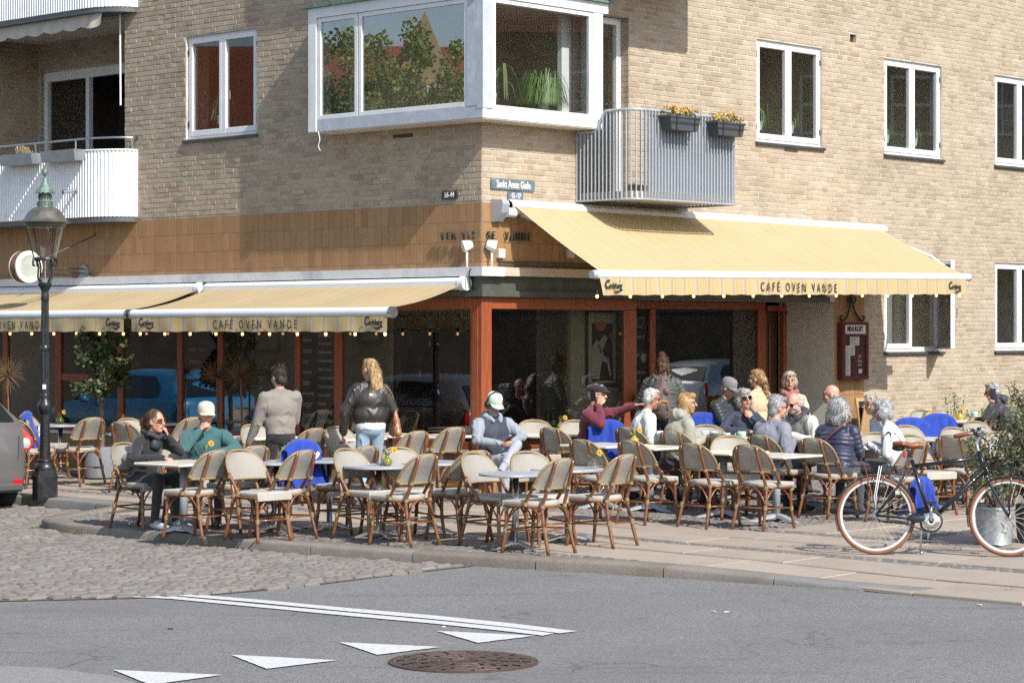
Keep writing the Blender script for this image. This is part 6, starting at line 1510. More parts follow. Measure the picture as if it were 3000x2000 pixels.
MB().lathe([(.22, 3.21), (.235, 3.22), (.245, 3.25), (.30, 3.265), (.305, 3.275), (.27, 3.285), (.24, 3.32), (.20, 3.39), (.15, 3.435), (.09, 3.455), (.088, 3.46)], 28).build("lantern_hood", BRONZE, th, auto=40)
MB().lathe([(.088, 3.455), (.092, 3.465), (.09, 3.51), (.098, 3.515), (.072, 3.525), (.072, 3.62), (.08, 3.63)], 20).build("vent_gallery", COPPER, th, auto=40)
mb = MB()
for k in range(14):
    an = 2 * math.pi * k / 14; c, s_ = math.cos(an), math.sin(an); mb.ell((.073 * c, .073 * s_, 3.575), (.011, .011, .03), 6, 5); mb.ell((.091 * c, .091 * s_, 3.49), (.009, .009, .012), 6, 4)
mb.build("vent_holes", DARKWALL, th)
mb = MB(); n_ = 24; rows = []
for r, z in ((.115, 3.625), (.10, 3.65), (.06, 3.69), (.035, 3.74), (.02, 3.80)): rows.append([(r * (1 + (.06 if k % 2 else -.03)) * math.cos(2 * math.pi * k / n_), r * (1 + (.06 if k % 2 else -.03)) * math.sin(2 * math.pi * k / n_), z - (.012 if k % 2 and r > .11 else 0)) for k in range(n_ + 1)])
mb.grid(rows); mb.build("crown_skirt", COPPER, th, smooth=True)
MB().lathe([(.014, 3.79), (.01, 3.815), (.022, 3.83), (.034, 3.85), (.036, 3.88), (.028, 3.895), (.03, 3.905), (.0, 3.925)], 14).build("finial", COPPER, th, auto=50)

# ------------------------------------------------------------------ cars
def make_car(name, label, a, b_rear, paint_, heading_up=True, z=ROAD, group=None):
    yaw = ANG + math.pi / 2 if heading_up else ANG
    th = empty(name, (*W(a, b_rear), z), yaw); tag(th, label, "car", group)
    S = [(-.02, .36, .52, .62, .60), (.0, .28, .55, .90, .72), (.035, .24, .58, .99, .79), (.12, .20, .60, 1.02, .835), (.32, .20, .62, 1.02, .85), (.75, .19, .62, 1.01, .855), (1.3, .18, .62, .99, .855), (2.2, .18, .62, .97, .855), (2.9, .18, .62, .94, .85), (3.3, .20, .60, .86, .83), (3.7, .22, .56, .76, .78), (3.9, .26, .52, .66, .66), (3.96, .34, .5, .58, .48)]
    rows = []
    for x, zb, zm, zs, w_ in S:
        half = [(0, zb), (w_ * .6, zb), (w_ * .93, zb + .04), (w_ * .99, zb + .16), (w_ * 1.0, zm), (w_ * .985, zs - .08), (w_ * .93, zs), (w_ * .5, zs + .02), (0, zs + .025)]
        rows.append([(x, -y, zz) for y, zz in half] + [(x, y, zz) for y, zz in half[::-1][1:-1]])
    for r in rows: r.append(r[0])
    mb = MB(); mb.grid(rows); n_ = len(rows[0]); mb.f.append(tuple(range(n_ - 1))[::-1]); mb.m.append(0); mb.f.append(tuple((len(rows) - 1) * n_ + k for k in range(n_ - 1))); mb.m.append(0); body = mb.build("body", paint_, th, fix=True, auto=50)
    R_ = [(.05, .985, .76), (.28, 1.25, .68), (.46, 1.41, .61), (.75, 1.455, .585), (1.5, 1.475, .585), (2.0, 1.44, .58), (2.35, 1.30, .60), (2.95, .93, .70)]
    rows = []
    for x, zt, w_ in R_:
        half = [(.80 if zt > 1.0 else w_, .97), (w_ + (.80 - w_) * max(0, (1.2 - zt) / .3 if zt < 1.2 else .0) * .0 + .03, zt - .10 if zt > 1.1 else zt - .0), (w_ * .9, zt - .02), (w_ * .5, zt + .0), (0, zt + .008)]
        rows.append([(x, -y, zz) for y, zz in half] + [(x, y, zz) for y, zz in half[::-1][1:]])
    mb = MB(); mb.grid(rows); mb.build("cabin", paint_, th, fix=True, auto=50)
    def patch(name, pts, mt=CARGLASS): mb = MB(); mb.add(pts, [tuple(range(len(pts)))]); return mb.build(name, mt, th, fix=False)
    for s_ in (-1, 1):
        patch("side_window", [(.62, s_ * .79, 1.03), (1.55, s_ * .79, 1.02), (1.55, s_ * .635, 1.37), (.85, s_ * .64, 1.36), (.66, s_ * .71, 1.2)][::s_])
        patch("side_window", [(1.62, s_ * .79, 1.02), (2.55, s_ * .78, 1.0), (2.12, s_ * .652, 1.32), (1.62, s_ * .635, 1.37)][::s_])
        # tail light: red shoulder with a clear lower lens, wrapped round the corner
        M = Matrix.Translation((.025, s_ * .79, 0)) @ Matrix.Rotation(s_ * math.radians(42), 4, 'Z'); q_ = [(-.13, .71), (.03, .70), (.08, .76), (.07, .84), (.02, .90), (-.04, .97), (-.07, .97), (-.09, .88), (-.12, .80)]; q2 = [(-.105, .735), (.02, .725), (.05, .77), (.035, .83), (-.02, .86), (-.085, .81)]
        for nm_, qq, t_, mt_ in (("tail_light", q_, .028, TAILRED), ("reversing_lens", q2, .034, TAILCLR)):
            mb = MB(); n_ = len(qq); mb.add([tuple(M @ Vector((xx, s_ * yy, zz))) for xx in (-t_, .03) for yy, zz in qq] + [tuple(M @ Vector((-t_ - .012, s_ * -.02, .82)))], [(k, (k + 1) % n_, (k + 1) % n_ + n_, k + n_) for k in range(n_)] + [(k, 2 * n_, (k + 1) % n_) for k in range(n_)]); mb.build(nm_, mt_, th, fix=True, auto=50)
        mb = MB(); mb.ell((3.72, s_ * .62, .66), (.16, .12, .07), 12, 8); mb.build("headlight", TAILCLR, th, smooth=True)
        mb = MB(); mb.bbox(-.022, .05, s_ * .64 - .06, s_ * .64 + .06, .30, .37, .01); mb.build("reflector", TAILRED, th)
        mb = MB(); mb.ell((2.35, s_ * .95, .98), (.07, .10, .07), 10, 7); mb.build("door_mirror", paint_, th, smooth=True)
        for xw in (.66, 3.12):
            M = Matrix.Translation((xw, s_ * .745, .305)) @ Matrix.Rotation(math.radians(90), 4, 'X'); mb = MB(); mb.lathe([(.19, -.09), (.27, -.095), (.302, -.075), (.305, 0), (.302, .075), (.27, .095), (.19, .09)], 28, M=M, cap=False); wh = mb.build("tyre", RUBBER, th, smooth=True)
            mb = MB(); mb.lathe([(0, .05 * -s_), (.06, .07 * -s_), (.16, .06 * -s_), (.195, .085 * -s_)], 24, M=M, cap=False); mb.build("rim", RIM, wh, smooth=True)
            mb = MB(); mb.lathe([(.355, -.10), (.36, .10)], 28, M=Matrix.Translation((xw, s_ * .775, .31)) @ Matrix.Rotation(math.radians(90), 4, 'X')); mb.build("wheel_arch", RUBBER, th, smooth=True)
    patch("rear_window", [(.085, -.66, 1.04), (.085, .66, 1.04), (.352, .56, 1.325), (.352, -.56, 1.325)][::-1])
    patch("windscreen", [(2.93, -.66, .955), (2.93, .66, .955), (2.38, .57, 1.305), (2.38, -.57, 1.305)])
    mb = MB(); mb.bbox(-.045, .0, -.26, .26, .385, .495, .004); pl_ = mb.build("number_plate", PLATE, th); place_text("plate_lettering", "AX 58 683", .09, frame_mtx((-.047, 0, .44), (0, -1, 0), (0, 0, 1)), INK, pl_, sx=.8, depth=.001)
    mb = MB(); mb.bbox(-.035, .3, -.72, .72, .22, .33, .03); mb.build("lower_bumper", basic("lower_bumper_grey", (.07, .07, .07), .55) if "lower_bumper_grey" not in MATS else MATS["lower_bumper_grey"], th)
    mb = MB(); mb.tube([(-.008, -.64, .60), (-.018, .0, .585), (-.008, .64, .60)], .008, 5); mb.tube([(.05, -.68, 1.0), (-.006, -.66, .85), (-.010, -.64, .60)], .006, 5); mb.tube([(.05, .68, 1.0), (-.006, .66, .85), (-.010, .64, .60)], .006, 5); mb.build("tailgate_seam", RUBBER, th)
    mb = MB(); mb.ell((-.012, 0, .70), (.012, .05, .05), 10, 7); mb.build("badge", CHROME, th, smooth=True)
    return th
make_car("parked_car", "grey hatchback parked by the street lamp, cut by the picture edge", -4.46, 3.84, CARGREY, group="parked cars")
make_car("parked_car", "bright blue hatchback parked up the side street, seen mirrored in the glass", -4.45, 10.2, CARBLUE, group="parked cars")
make_car("parked_car", "dark blue hatchback across the side street, seen mirrored in the glass", -9.6, 5.2, CARDARK, group="parked cars")
c_ = make_car("parked_car", "silver hatchback on the other street, mirrored beside the entrance", 19.5, -11.2, CARSILV, False, group="parked cars")

# ------------------------------------------------------------------ bicycle (x forward, z up)
Xr, Yr = 3.26, 20.79; Xf, Yf = 4.42, 20.60
bg = ghw(3.8, 20.7)
bk_ = empty("bicycle", (Xr, Yr, bg), math.atan2(Yf - Yr, Xf - Xr)); bk_.rotation_euler = (math.radians(-3), 0, math.atan2(Yf - Yr, Xf - Xr))
tag(bk_, "black city bicycle with brown saddle, grips and tyres on its kickstand", "bicycle")
WB, RW = 1.165, .353
def wheel(x, name):
    M = Matrix.Translation((x, 0, RW)) @ Matrix.Rotation(math.radians(90), 4, 'X')
    ring = lambda r, n=48: [tuple(M @ Vector((r * math.cos(2 * math.pi * k / n), r * math.sin(2 * math.pi * k / n), 0))) for k in range(n)]
    mb = MB(); mb.tube(ring(RW - .021), .021, 8, closed=True); w_ = mb.build("tyre", TYREBR, bk_, smooth=True)
    mb = MB(); mb.lathe([(.298, -.012), (.318, -.014), (.322, -.011), (.322, .011), (.318, .014), (.298, .012), (.298, -.012)], 48, M=M, cap=False); mb.build("rim", RIMW, w_, auto=40)
    mb = MB(); rr = random.Random(int(x * 10))
    for k in range(32):
        a0 = 2 * math.pi * k / 32; a1 = a0 + (.55 if k % 2 else -.55); z = .022 if (k // 2) % 2 else -.022
        mb.tube([tuple(M @ Vector((.300 * math.cos(a0), .300 * math.sin(a0), 0))), tuple(M @ Vector((.026 * math.cos(a1), .026 * math.sin(a1), z)))], .0013, 3, cap=False)
    mb.build("spokes", CHROME, w_)
    mb = MB(); mb.tube([tuple(M @ Vector((0, 0, -.05))), tuple(M @ Vector((0, 0, -.03))), tuple(M @ Vector((0, 0, .03))), tuple(M @ Vector((0, 0, .05)))], [.012, .034, .034, .012], 12); mb.build("hub", CHROME, w_, smooth=True)
    mb = MB(); n_ = 22; rows = []
    a_s, a_e = (math.radians(20), math.radians(205)) if x < .5 else (math.radians(40), math.radians(195))
    for k in range(n_):
        an = a_s + (a_e - a_s) * k / (n_ - 1); rows.append([tuple(M @ Vector(((RW + .016 - .012 * abs(q)) * math.cos(an), (RW + .016 - .012 * abs(q)) * math.sin(an), q * .026))) for q in (-1, -.6, 0, .6, 1)])
    mb.grid(rows); mb.build("mudguard", BIKEBL, bk_, smooth=True)
wheel(0, "rear"); wheel(WB, "front")
BBp, SC_, HT, HB = (.485, 0, .31), (.335, 0, .795), (.925, 0, .875), (.965, 0, .74)
mb = MB(); mb.tube([SC_, (HT[0] - .0, 0, HT[2])], .019, 10); mb.tube([BBp, (.335 - .018, 0, .85)], .0185, 10); mb.tube([BBp, (HB[0] - .01, 0, HB[2] + .03)], .0225, 10); mb.tube([(.905, 0, .93), (.975, 0, .70)], .024, 10)
for s_ in (-1, 1): mb.tube([(BBp[0], s_ * .03, BBp[2]), (0, s_ * .06, RW)], .011, 8); mb.tube([(SC_[0], s_ * .018, SC_[2]), (0, s_ * .06, RW)], .010, 8)
mb.tube([(BBp[0], -.04, BBp[2]), (BBp[0], .04, BBp[2])], .026, 10); mb.build("frame", BIKEBL, bk_, smooth=True)
mb = MB()
for s_ in (-1, 1): mb.tube(smooth_path([(.97, s_ * .02, .715), (.995, s_ * .045, .66), (1.09, s_ * .055, .48), (WB, s_ * .055, RW)], 4), .013, 8)
mb.bbox(.945, 1.0, -.05, .05, .69, .725, .01); mb.build("fork", BIKEBL, bk_, smooth=True)
mb = MB(); mb.tube([(.31, 0, .84), (.275, 0, .955)], .0135, 8); mb.build("seat_post", CHROME, bk_, smooth=True)
mb = MB(); prof = [(.115, .085, .0), (.13, .10, .004), (.06, .105, .012), (-.0, .08, .004), (-.07, .04, -.006), (-.14, .026, .0), (-.165, .016, .0)]
rows = []
for x, w_, dz in [(.16 - .02 * k, 0, 0) for k in range(0)]: pass
sx = [(-.125, .05, .985), (-.11, .085, .995), (-.06, .098, 1.0), (.0, .075, .99), (.05, .045, .978), (.11, .026, .985), (.15, .015, .983)]
rows = []
for x, w_, z in sx:
    rows.append([(.27 + x, w_ * math.cos(t), z + .022 * math.sin(t) if math.sin(t) > 0 else z + .035 * math.sin(t)) for t in [2 * math.pi * k / 14 for k in range(15)]])
mb = MB(); mb.grid(rows); n_ = 15; mb.f.append(tuple(range(14))); mb.m.append(0); mb.f.append(tuple(6 * n_ + k for k in range(14))); mb.m.append(0); sd_ = mb.build("saddle", TAN, bk_, fix=True, auto=60)
mb = MB(); mb.ell((.20, 0, .955), (.06, .065, .03), 12, 8); mb.build("saddle_base", BLACK, sd_, smooth=True)
mb = MB()
for s_ in (-1, 1): mb.tube(smooth_path([(.19, s_ * .03, .955), (.28, s_ * .022, .945), (.37, s_ * .01, .97)], 4), .005, 5)
mb.build("saddle_rails", CHROME, sd_, smooth=True)
# stem, swept bars, grips
mb = MB(); mb.tube(smooth_path([(.905, 0, .93), (.89, 0, .99), (.905, 0, 1.04), (.935, 0, 1.075)], 4), [.0155] * 9 + [.014] * 4, 10); mb.build("stem", CHROME, bk_, smooth=True)
mb = MB()
for s_ in (-1, 1): mb.tube(smooth_path([(.935, 0, 1.075), (.955, s_ * .12, 1.085), (.90, s_ * .24, 1.10), (.80, s_ * .275, 1.085), (.71, s_ * .285, 1.07)], 5), .0115, 8)
mb.build("handlebar", CHROME, bk_, smooth=True)
for s_ in (-1, 1):
    mb = MB(); mb.tube([(.815, s_ * .274, 1.088), (.80, s_ * .275, 1.085), (.70, s_ * .286, 1.067), (.69, s_ * .287, 1.065)], [.0145, .0175, .0175, .014], 10); mb.build("grip", TAN, bk_, smooth=True)
    mb = MB(); mb.tube(smooth_path([(.85, s_ * .262, 1.098), (.83, s_ * .22, 1.085), (.76, s_ * .21, 1.06), (.70, s_ * .215, 1.05)], 4), .006, 5); mb.ell((.86, s_ * .26, 1.10), (.03, .022, .022), 8, 6); mb.build("brake_lever", BLACK, bk_, smooth=True)
mb = MB(); mb.ell((.90, -.2, 1.13), (.022, .022, .016), 10, 6); mb.tube(smooth_path([(.88, -.2, 1.13), (.94, -.18, 1.15), (.96, -.14, 1.13)], 4), .003, 4); mb.build("bell", BLACK, bk_, smooth=True)
mb = MB()
for s_ in (-1, 1): mb.tube(smooth_path([(.86, s_ * .24, 1.09), (.98, s_ * .12, 1.02), (.99, s_ * .03, .9), (.95, s_ * .02, .8)], 5), .004, 4)
mb.build("cables", BLACK, bk_, smooth=True)
# rear rack, straps, light
mb = MB()
for s_ in (-1, 1):
    mb.tube([(.32, s_ * .02, .77), (.22, s_ * .06, .79), (-.24, s_ * .065, .79)], .006, 6)
    for xt in (-.10, .10, -.03): mb.tube([(xt, s_ * .065, .788), (.0, s_ * .075, RW + .06)], .005, 5)
for xt in (-.24, -.14, -.04, .06, .16): mb.tube([(xt, -.065, .79), (xt, .065, .79)], .005, 5)
mb.tube([(-.24, -.065, .79), (-.26, -.06, .80), (-.26, .06, .80), (-.24, .065, .79)], .006, 5); mb.build("rear_rack", BIKEBL, bk_, smooth=True)
for k, mt in enumerate((TAN, CORD, CORD)):
    mb = MB(); x = (-.10, .03, .05)[k]; mb.tube([(x, -.072, .795), (-.03 + k * .015, -.09, .52), (0.0, -.085, RW + .05)], .0045, 5); mb.build("luggage_strap", mt, bk_, smooth=True)
mb = MB(); mb.bbox(.24, .265, -.03, .03, .87, .925, .008); mb.build("rear_light", TAILRED, bk_)
mb = MB(); mb.lathe([(.02, -.03), (.022, .03)], 12, M=Matrix.Translation((.30, 0, .90)) @ Matrix.Rotation(math.radians(12), 4, 'Y')); mb.build("seat_clamp", BLACK, bk_)
mb = MB(); mb.bbox(.16, .22, -.05, .0, .53, .59, .012); mb.build("dynamo", CHROME, bk_)
# front carrier
mb = MB(); x0, x1, wd = .985, 1.40, .17
for z in (.79, .86):
    mb.tube([(x0, -wd, z), (x1, -wd, z), (x1, wd, z), (x0, wd, z)], .0065, 6, closed=True)
for x in (x0, (x0 + x1) / 2, x1):
    for s_ in (-1, 1): mb.tube([(x, s_ * wd, .79), (x, s_ * wd, .86)], .0055, 5)
for k in range(7): y = -wd + (k + .5) * 2 * wd / 7; mb.tube([(x0, y, .775), (x1, y, .775)], .005, 5)
for s_ in (-1, 1): mb.tube([(x0 + .2, s_ * .1, .775), (WB, s_ * .075, RW)], .0065, 6); mb.tube([(x0, s_ * .05, .78), (.955, s_ * .02, .80), (.925, s_ * .02, .87)], .006, 5)
mb.build("front_carrier", BIKEBL, bk_, smooth=True)
# drive: chain guard, chainring, cranks, pedals, stand
mb = MB(); mb.tube([(.02, -.055, RW - .045), (.30, -.055, .275), (.44, -.055, .215)], .014, 6, flat=.5); mb.tube([(.10, -.055, RW + .035), (.44, -.055, .385)], .011, 6, flat=.5); mb.build("chain_guard", BLACK, bk_, smooth=True)
Mq = Matrix.Translation((BBp[0], -.055, BBp[2])) @ Matrix.Rotation(math.radians(90), 4, 'X')
mb = MB(); mb.lathe([(.02, .012), (.045, .016), (.075, .006), (.076, -.002)], 28, M=Mq, cap=False); mb.build("chainring", CHROME, bk_, auto=40)
mb = MB(); mb.lathe([(.088, .004), (.104, .0), (.104, -.012), (.09, -.012)], 28, M=Mq, cap=False); mb.build("ring_guard", BLACK, bk_, auto=40)
for s_, an in ((-1, 90), (1, -100)):
    c, d = math.cos(math.radians(an)), math.sin(math.radians(an)); e = (BBp[0] + .165 * c, s_ * .10, BBp[2] + .165 * d); mb = MB(); mb.tube([(BBp[0], s_ * .075, BBp[2]), e], [.017, .012], 8); mb.build("crank", CHROME, bk_, smooth=True)
    mb = MB(); mb.bbox(e[0] - .045, e[0] + .045, min(e[1], e[1] + s_ * .1), max(e[1], e[1] + s_ * .1), e[2] - .013, e[2] + .013, .005); mb.build("pedal", BLACK, bk_)
mb = MB(); mb.tube([(.40, .0, .29), (.395, .09, .02)], .010, 6); mb.tube([(.395, .09, .03), (.41, .10, .005)], .014, 6); mb.build("kickstand", STEEL, bk_, smooth=True)
mb = MB(); mb.ell((.36, -.075, .335), (.075, .02, .045), 12, 8); mb.build("lock_case", CARDARK, bk_, smooth=True)

# ------------------------------------------------------------------ planters, shrubs, trees
def leaf_cloud(n, fn, size, rr, droop=.2, w_=.35):
    mb = MB()
    for _ in range(n):
        c = Vector(fn(rr)); v = Vector((rr.gauss(0, 1), rr.gauss(0, 1), rr.gauss(0, 1) - droop)).normalized() * size * rr.uniform(.7, 1.3); u = v.cross(Vector((rr.gauss(0, 1), rr.gauss(0, 1), rr.gauss(0, 1)))).normalized() * v.length * w_
        mb.add([tuple(c), tuple(c + v * .5 + u), tuple(c + v), tuple(c + v * .5 - u)], [(0, 1, 2, 3)])
    return mb
def clumps(centres, r):
    def fn(rr):
        c = rr.choice(centres); d = Vector((rr.gauss(0, 1), rr.gauss(0, 1), rr.gauss(0, 1))).normalized() * r * rr.random() ** .45; return (c[0] + d[0], c[1] + d[1], c[2] + d[2])
    return fn
def branches(mb, base, tips, r0, rr):
    for t in tips:
        m = Vector(base).lerp(Vector(t), .5) + Vector((rr.uniform(-.05, .05), rr.uniform(-.05, .05), rr.uniform(-.02, .05))); mb.tube(smooth_path([base, tuple(m), t], 3), [r0 * (1 - .8 * k / 6) for k in range(7)], 5)
def potted(px, py, label):
    X, Y, g = at_h(px, py, 0); th = empty("potted_bay_tree", (X, Y, g)); tag(th, label, "tree"); rr = random.Random(4)
    MB().lathe([(.20, 0), (.235, .02), (.245, .1), (.245, .40), (.24, .42), (.22, .42), (.22, .37), (0, .36)], 28, cap=False).build("planter", CONC, th, auto=40); MB().lathe([(0, .365), (.225, .37)], 20, cap=False).build("soil", BARK, th)
    mb = MB(); mb.tube(smooth_path([(0, 0, .35), (.012, .0, .7), (-.01, .01, 1.0), (.0, 0, 1.2)], 4), [.036, .034, .032, .031, .03, .03, .03, .032, .034, .034, .032, .028, .024], 9); mb.build("trunk", BARK, th, smooth=True)
    cs = []
    for k in range(46):
        d = Vector((rr.gauss(0, 1), rr.gauss(0, 1), rr.gauss(0, 1))).normalized() * rr.random() ** .4; cs.append((d[0] * .38, d[1] * .38, 1.33 + d[2] * .26))
    for k in range(30):
        t = rr.random(); d = Vector((rr.gauss(0, 1), rr.gauss(0, 1), 0)).normalized() * rr.random() ** .5 * (.36 - .1 * t); cs.append((d[0] + .02, d[1], 1.5 + t * .62))
    mb = MB(); branches(mb, (0, 0, 1.1), cs[::2], .014, rr); mb.build("branches", TWIG, th, smooth=True)
    leaf_cloud(5200, clumps(cs, .095), .055, rr).build("crown", LEAF, th); return th
potted(298, 1400, "bay tree with an uneven crown in a round grey planter behind the lamp")
def standard_tree(px, py, label, h, r, seed):
    X, Y, g = at_h(px, py, 0); a, b = AB(X, Y)
    while a > -.25: X *= .997; Y *= .997; a, b = AB(X, Y)
    th = empty("bare_standard_tree", (X, Y, ghw(X, Y))); tag(th, label, "tree", "leafless standard trees along the glass"); rr = random.Random(seed)
    mb = MB(); mb.lathe([(.13, 0), (.16, .28), (.15, .3)], 16); mb.build("pot", CONC, th, auto=40)
    mb = MB(); mb.tube(smooth_path([(0, 0, .3), (.015, 0, .7), (0, .0, h)], 4), .013, 6); mb.build("trunk", TWIG, th, smooth=True)
    mb = MB()
    for k in range(170):
        d = Vector((rr.gauss(0, 1), rr.gauss(0, 1), rr.gauss(0, 1) + .35)).normalized() * r * rr.uniform(.7, 1.05); c = Vector((0, 0, h)); m = c + d * .5 + Vector((rr.uniform(-.03, .03), rr.uniform(-.03, .03), rr.uniform(-.03, .03))); mb.tube([tuple(c), tuple(m), tuple(c + d)], [.004, .0025, .001], 3, cap=False)
    mb.build("crown", TWIG, th)
standard_tree(635, 1385, "leafless ball-headed tree by the glass, left of the walking man", 1.33, .24, 1); standard_tree(705, 1380, "leafless ball-headed tree by the glass, nearest the walking man", 1.33, .25, 2); standard_tree(22, 1392, "leafless ball-headed tree behind the grey car", 1.35, .28, 3)
# olive shrubs in galvanised buckets behind the bicycle wheel
def bucket_shrub(px, py, label, seed, hgt, red=False):
    X, Y, g = at_h(px, py, 0); th = empty("olive_shrub", (X, Y, g)); tag(th, label, "shrub", "olive shrubs in buckets"); rr = random.Random(seed)
    MB().lathe([(.155, .0), (.165, .01), (.158, .03), (.185, .33), (.192, .335), (.19, .36), (.18, .36), (.17, .30), (0, .30)], 28, cap=False).build("bucket", GALV if red else BOXG, th, auto=40)
    tips = []
    for k in range(34):
        an = rr.uniform(0, 6.28); r = .42 * rr.random() ** .5; tips.append((r * math.cos(an), r * math.sin(an), .55 + (hgt - .5) * rr.random()))
    mb = MB(); branches(mb, (0, 0, .3), tips, .014, rr); mb.build("branches", TWIG, th, smooth=True)
    pts = [tuple(Vector((0, 0, .35)).lerp(Vector(t), q)) for t in tips for q in (.7, .85, 1.0)]
    leaf_cloud(4600, clumps(pts, .09), .056, rr, 0, .15).build("crown", LEAFO, th)
    if red: mb = MB(); mb.tube([(.02, -.180, .22), (.06, -.172, .17), (.03, -.176, .14), (.09, -.158, .12)], .004, 4); mb.build("red_scribble", basic("faded_red_marker", (.45, .18, .18), .8), th)
bucket_shrub(2915, 1594, "olive shrub in a galvanised bucket seen through the front wheel", 5, 1.05, True); bucket_shrub(3030, 1588, "olive shrub in a dark bucket at the picture's right edge", 6, 1.15); bucket_shrub(3052, 1440, "tall olive shrub at the right edge, beyond the bicycle's front carrier", 8, 1.25)
# climbers and weeds along the brick wall
for k, (a, r, h, lab) in enumerate(((8.9, .12, .30, "low green plant growing at the wall foot, farther left"), (9.6, .16, .62, "spindly young plant by the wall under the open window"), (10.3, .28, .42, "leafy green bush at the wall behind the phone man's elbow"), (11.2, .30, .55, "green bush at the wall behind the phone man"), (12.2, .3, .7, "green bush at the wall by the picture's right edge"))):
    X, Y = W(a, -.35); th = empty("wall_plant", (X, Y, ghw(X, Y))); tag(th, lab, "plant", "plants along the brick wall"); rr = random.Random(20 + k); tips = [(rr.uniform(-r, r), rr.uniform(-r, r) * .6, h * rr.uniform(.5, 1.1) + .35) for _ in range(12)]
    mb = MB(); branches(mb, (0, 0, 0), tips, .008, rr); mb.build("stems", TWIG, th); pts = [tuple(Vector((0, 0, .1)).lerp(Vector(t), q)) for t in tips for q in (.5, .75, 1.0)]
    leaf_cloud(500 if k != 1 else 160, clumps(pts, .07), .05, rr, 0, .3).build("foliage", LEAFH, th)
# house plants in the windows
def spider_plant(a, b, z, R, n, label, seed, pot=True, wide=.008, lim=.13):
    X, Y = W(a, b); th = empty("house_plant", (X, Y, z)); tag(th, label, "house plant", "plants in the upstairs windows"); rr = random.Random(seed); mb = MB()
    for k in range(n):
        an = rr.uniform(0, 6.28); L = R * rr.uniform(.45, 1.15); up = rr.uniform(.4, 2.0); d = Vector((math.cos(an), math.sin(an), 0)); s_ = Vector((-math.sin(an), math.cos(an), 0)); rows = []
        for t in range(7):
            q = t / 6; p = d * L * q * (1 - .25 * q) + Vector((0, 0, up * L * (q * 1.7 - q * q * 2.1) + .12)); p.z = max(p.z, .015); dn = p.x * -UL[0] + p.y * -UL[1]; p -= Vector((-UL[0], -UL[1], 0)) * max(0, dn - lim) if b < .3 else Vector(); w_ = wide * (1 - q) ** .6; rows.append([tuple(p - s_ * w_), tuple(p + s_ * w_)])
        mb.grid(rows)
    mb.build("leaves", LEAFH, th)
    if pot: MB().lathe([(.06, 0), (.075, .11), (.07, .12)], 14).build("pot", CUP, th, auto=40)
SZ = 4.72
spider_plant(.95, -.10, 4.66, .50, 900, "big arching spider plant in the bay window's right pane", 1, wide=.006, lim=.21); spider_plant(.02, -.12, 4.66, .62, 18, "broad-leaved plant beside the bay window's corner post", 2, wide=.022, lim=.19)
spider_plant(5.6, .22, SZ, .34, 60, "spider plant in the first upstairs window past the balcony", 3); spider_plant(6.35, .25, SZ, .30, 40, "smaller plant behind the same window's other pane", 4); spider_plant(8.62, .22, SZ, .30, 50, "plant in a pale pot in the middle upstairs window", 5); spider_plant(9.4, .25, SZ, .30, 50, "grassy plant at the middle upstairs window's far pane", 6); spider_plant(11.5, .25, SZ, .26, 60, "leafy plant in the upstairs window at the right edge", 7, wide=.02)
spider_plant(.1, 2.15, 4.80, .5, 60, "fine arching plant behind the bay window's narrow pane", 8); spider_plant(.3, 5.1, 4.75, .42, 50, "grassy plant in the window left of the bay", 9)

# ------------------------------------------------------------------ what the glass mirrors: houses and a tree over the streets
def house(name, label, x0, x1, y0, y1, eave, ridge, wallm, face, gable_y=None):
    th = empty(name, ((x0 + x1) / 2, (y0 + y1) / 2, ROAD)); tag(th, label, "house"); cx, cy = (x0 + x1) / 2, (y0 + y1) / 2; hx, hy = (x1 - x0) / 2, (y1 - y0) / 2
    MB().box(-hx, hx, -hy, hy, 0, eave).build("wall", wallm, th)
    mb = MB(); o_ = .35; mb.add([(-hx - o_, -hy - o_, eave - .1), (hx + o_, -hy - o_, eave - .1), (hx + o_, hy + o_, eave - .1), (-hx - o_, hy + o_, eave - .1), (0, -hy - o_, ridge), (0, hy + o_, ridge)], [(0, 1, 4), (2, 3, 5), (1, 2, 5, 4), (3, 0, 4, 5), (3, 2, 1, 0)]); rf = mb.build("roof", ROOFT, th)
    if gable_y is not None:
        s_ = face; gy = gable_y - cy; mb = MB(); mb.add([(s_ * (hx + .05), gy - 2.6, 0), (s_ * (hx + .05), gy + 2.6, 0), (s_ * (hx + .05), gy + 2.6, eave - .3), (s_ * (hx + .05), gy, ridge + .6), (s_ * (hx + .05), gy - 2.6, eave - .3), (0, gy - 2.6, 0), (0, gy + 2.6, 0), (0, gy + 2.6, eave - .3), (0, gy, ridge + .6), (0, gy - 2.6, eave - .3)], [(0, 1, 2, 3, 4), (9, 8, 7, 6, 5), (4, 3, 8, 9), (3, 2, 7, 8), (0, 4, 9, 5), (1, 6, 7, 2)]); mb.build("gable_wall", wallm, th, fix=True)
    y = y0 + 1.2
    wz = [1.0, 4.0, 7.0] if eave < 10 else [1.0, 4.2, 7.4, 11.4]
    while y < y1 - 1.5:
        for z in wz:
            if z > eave - 1.6 and not (gable_y is not None and abs(y + .55 - gable_y) < 1.6): continue
            mb = MB(); X_ = face * (hx + .07); mb.box(X_ - .03, X_ + .03, y - cy, y - cy + 1.1, z, z + 1.5); w_ = mb.build("window", WHITE, th); mb = MB()
            for i in (0, 1):
                for j in (0, 1): mb.box(X_ - .04, X_ + .04, y - cy + .08 + i * .5, y - cy + .5 + i * .5 + .02, z + .08 + j * .72, z + .72 + j * .7); 
            mb.build("pane", CARGLASS, w_)
        y += 2.3
    return th
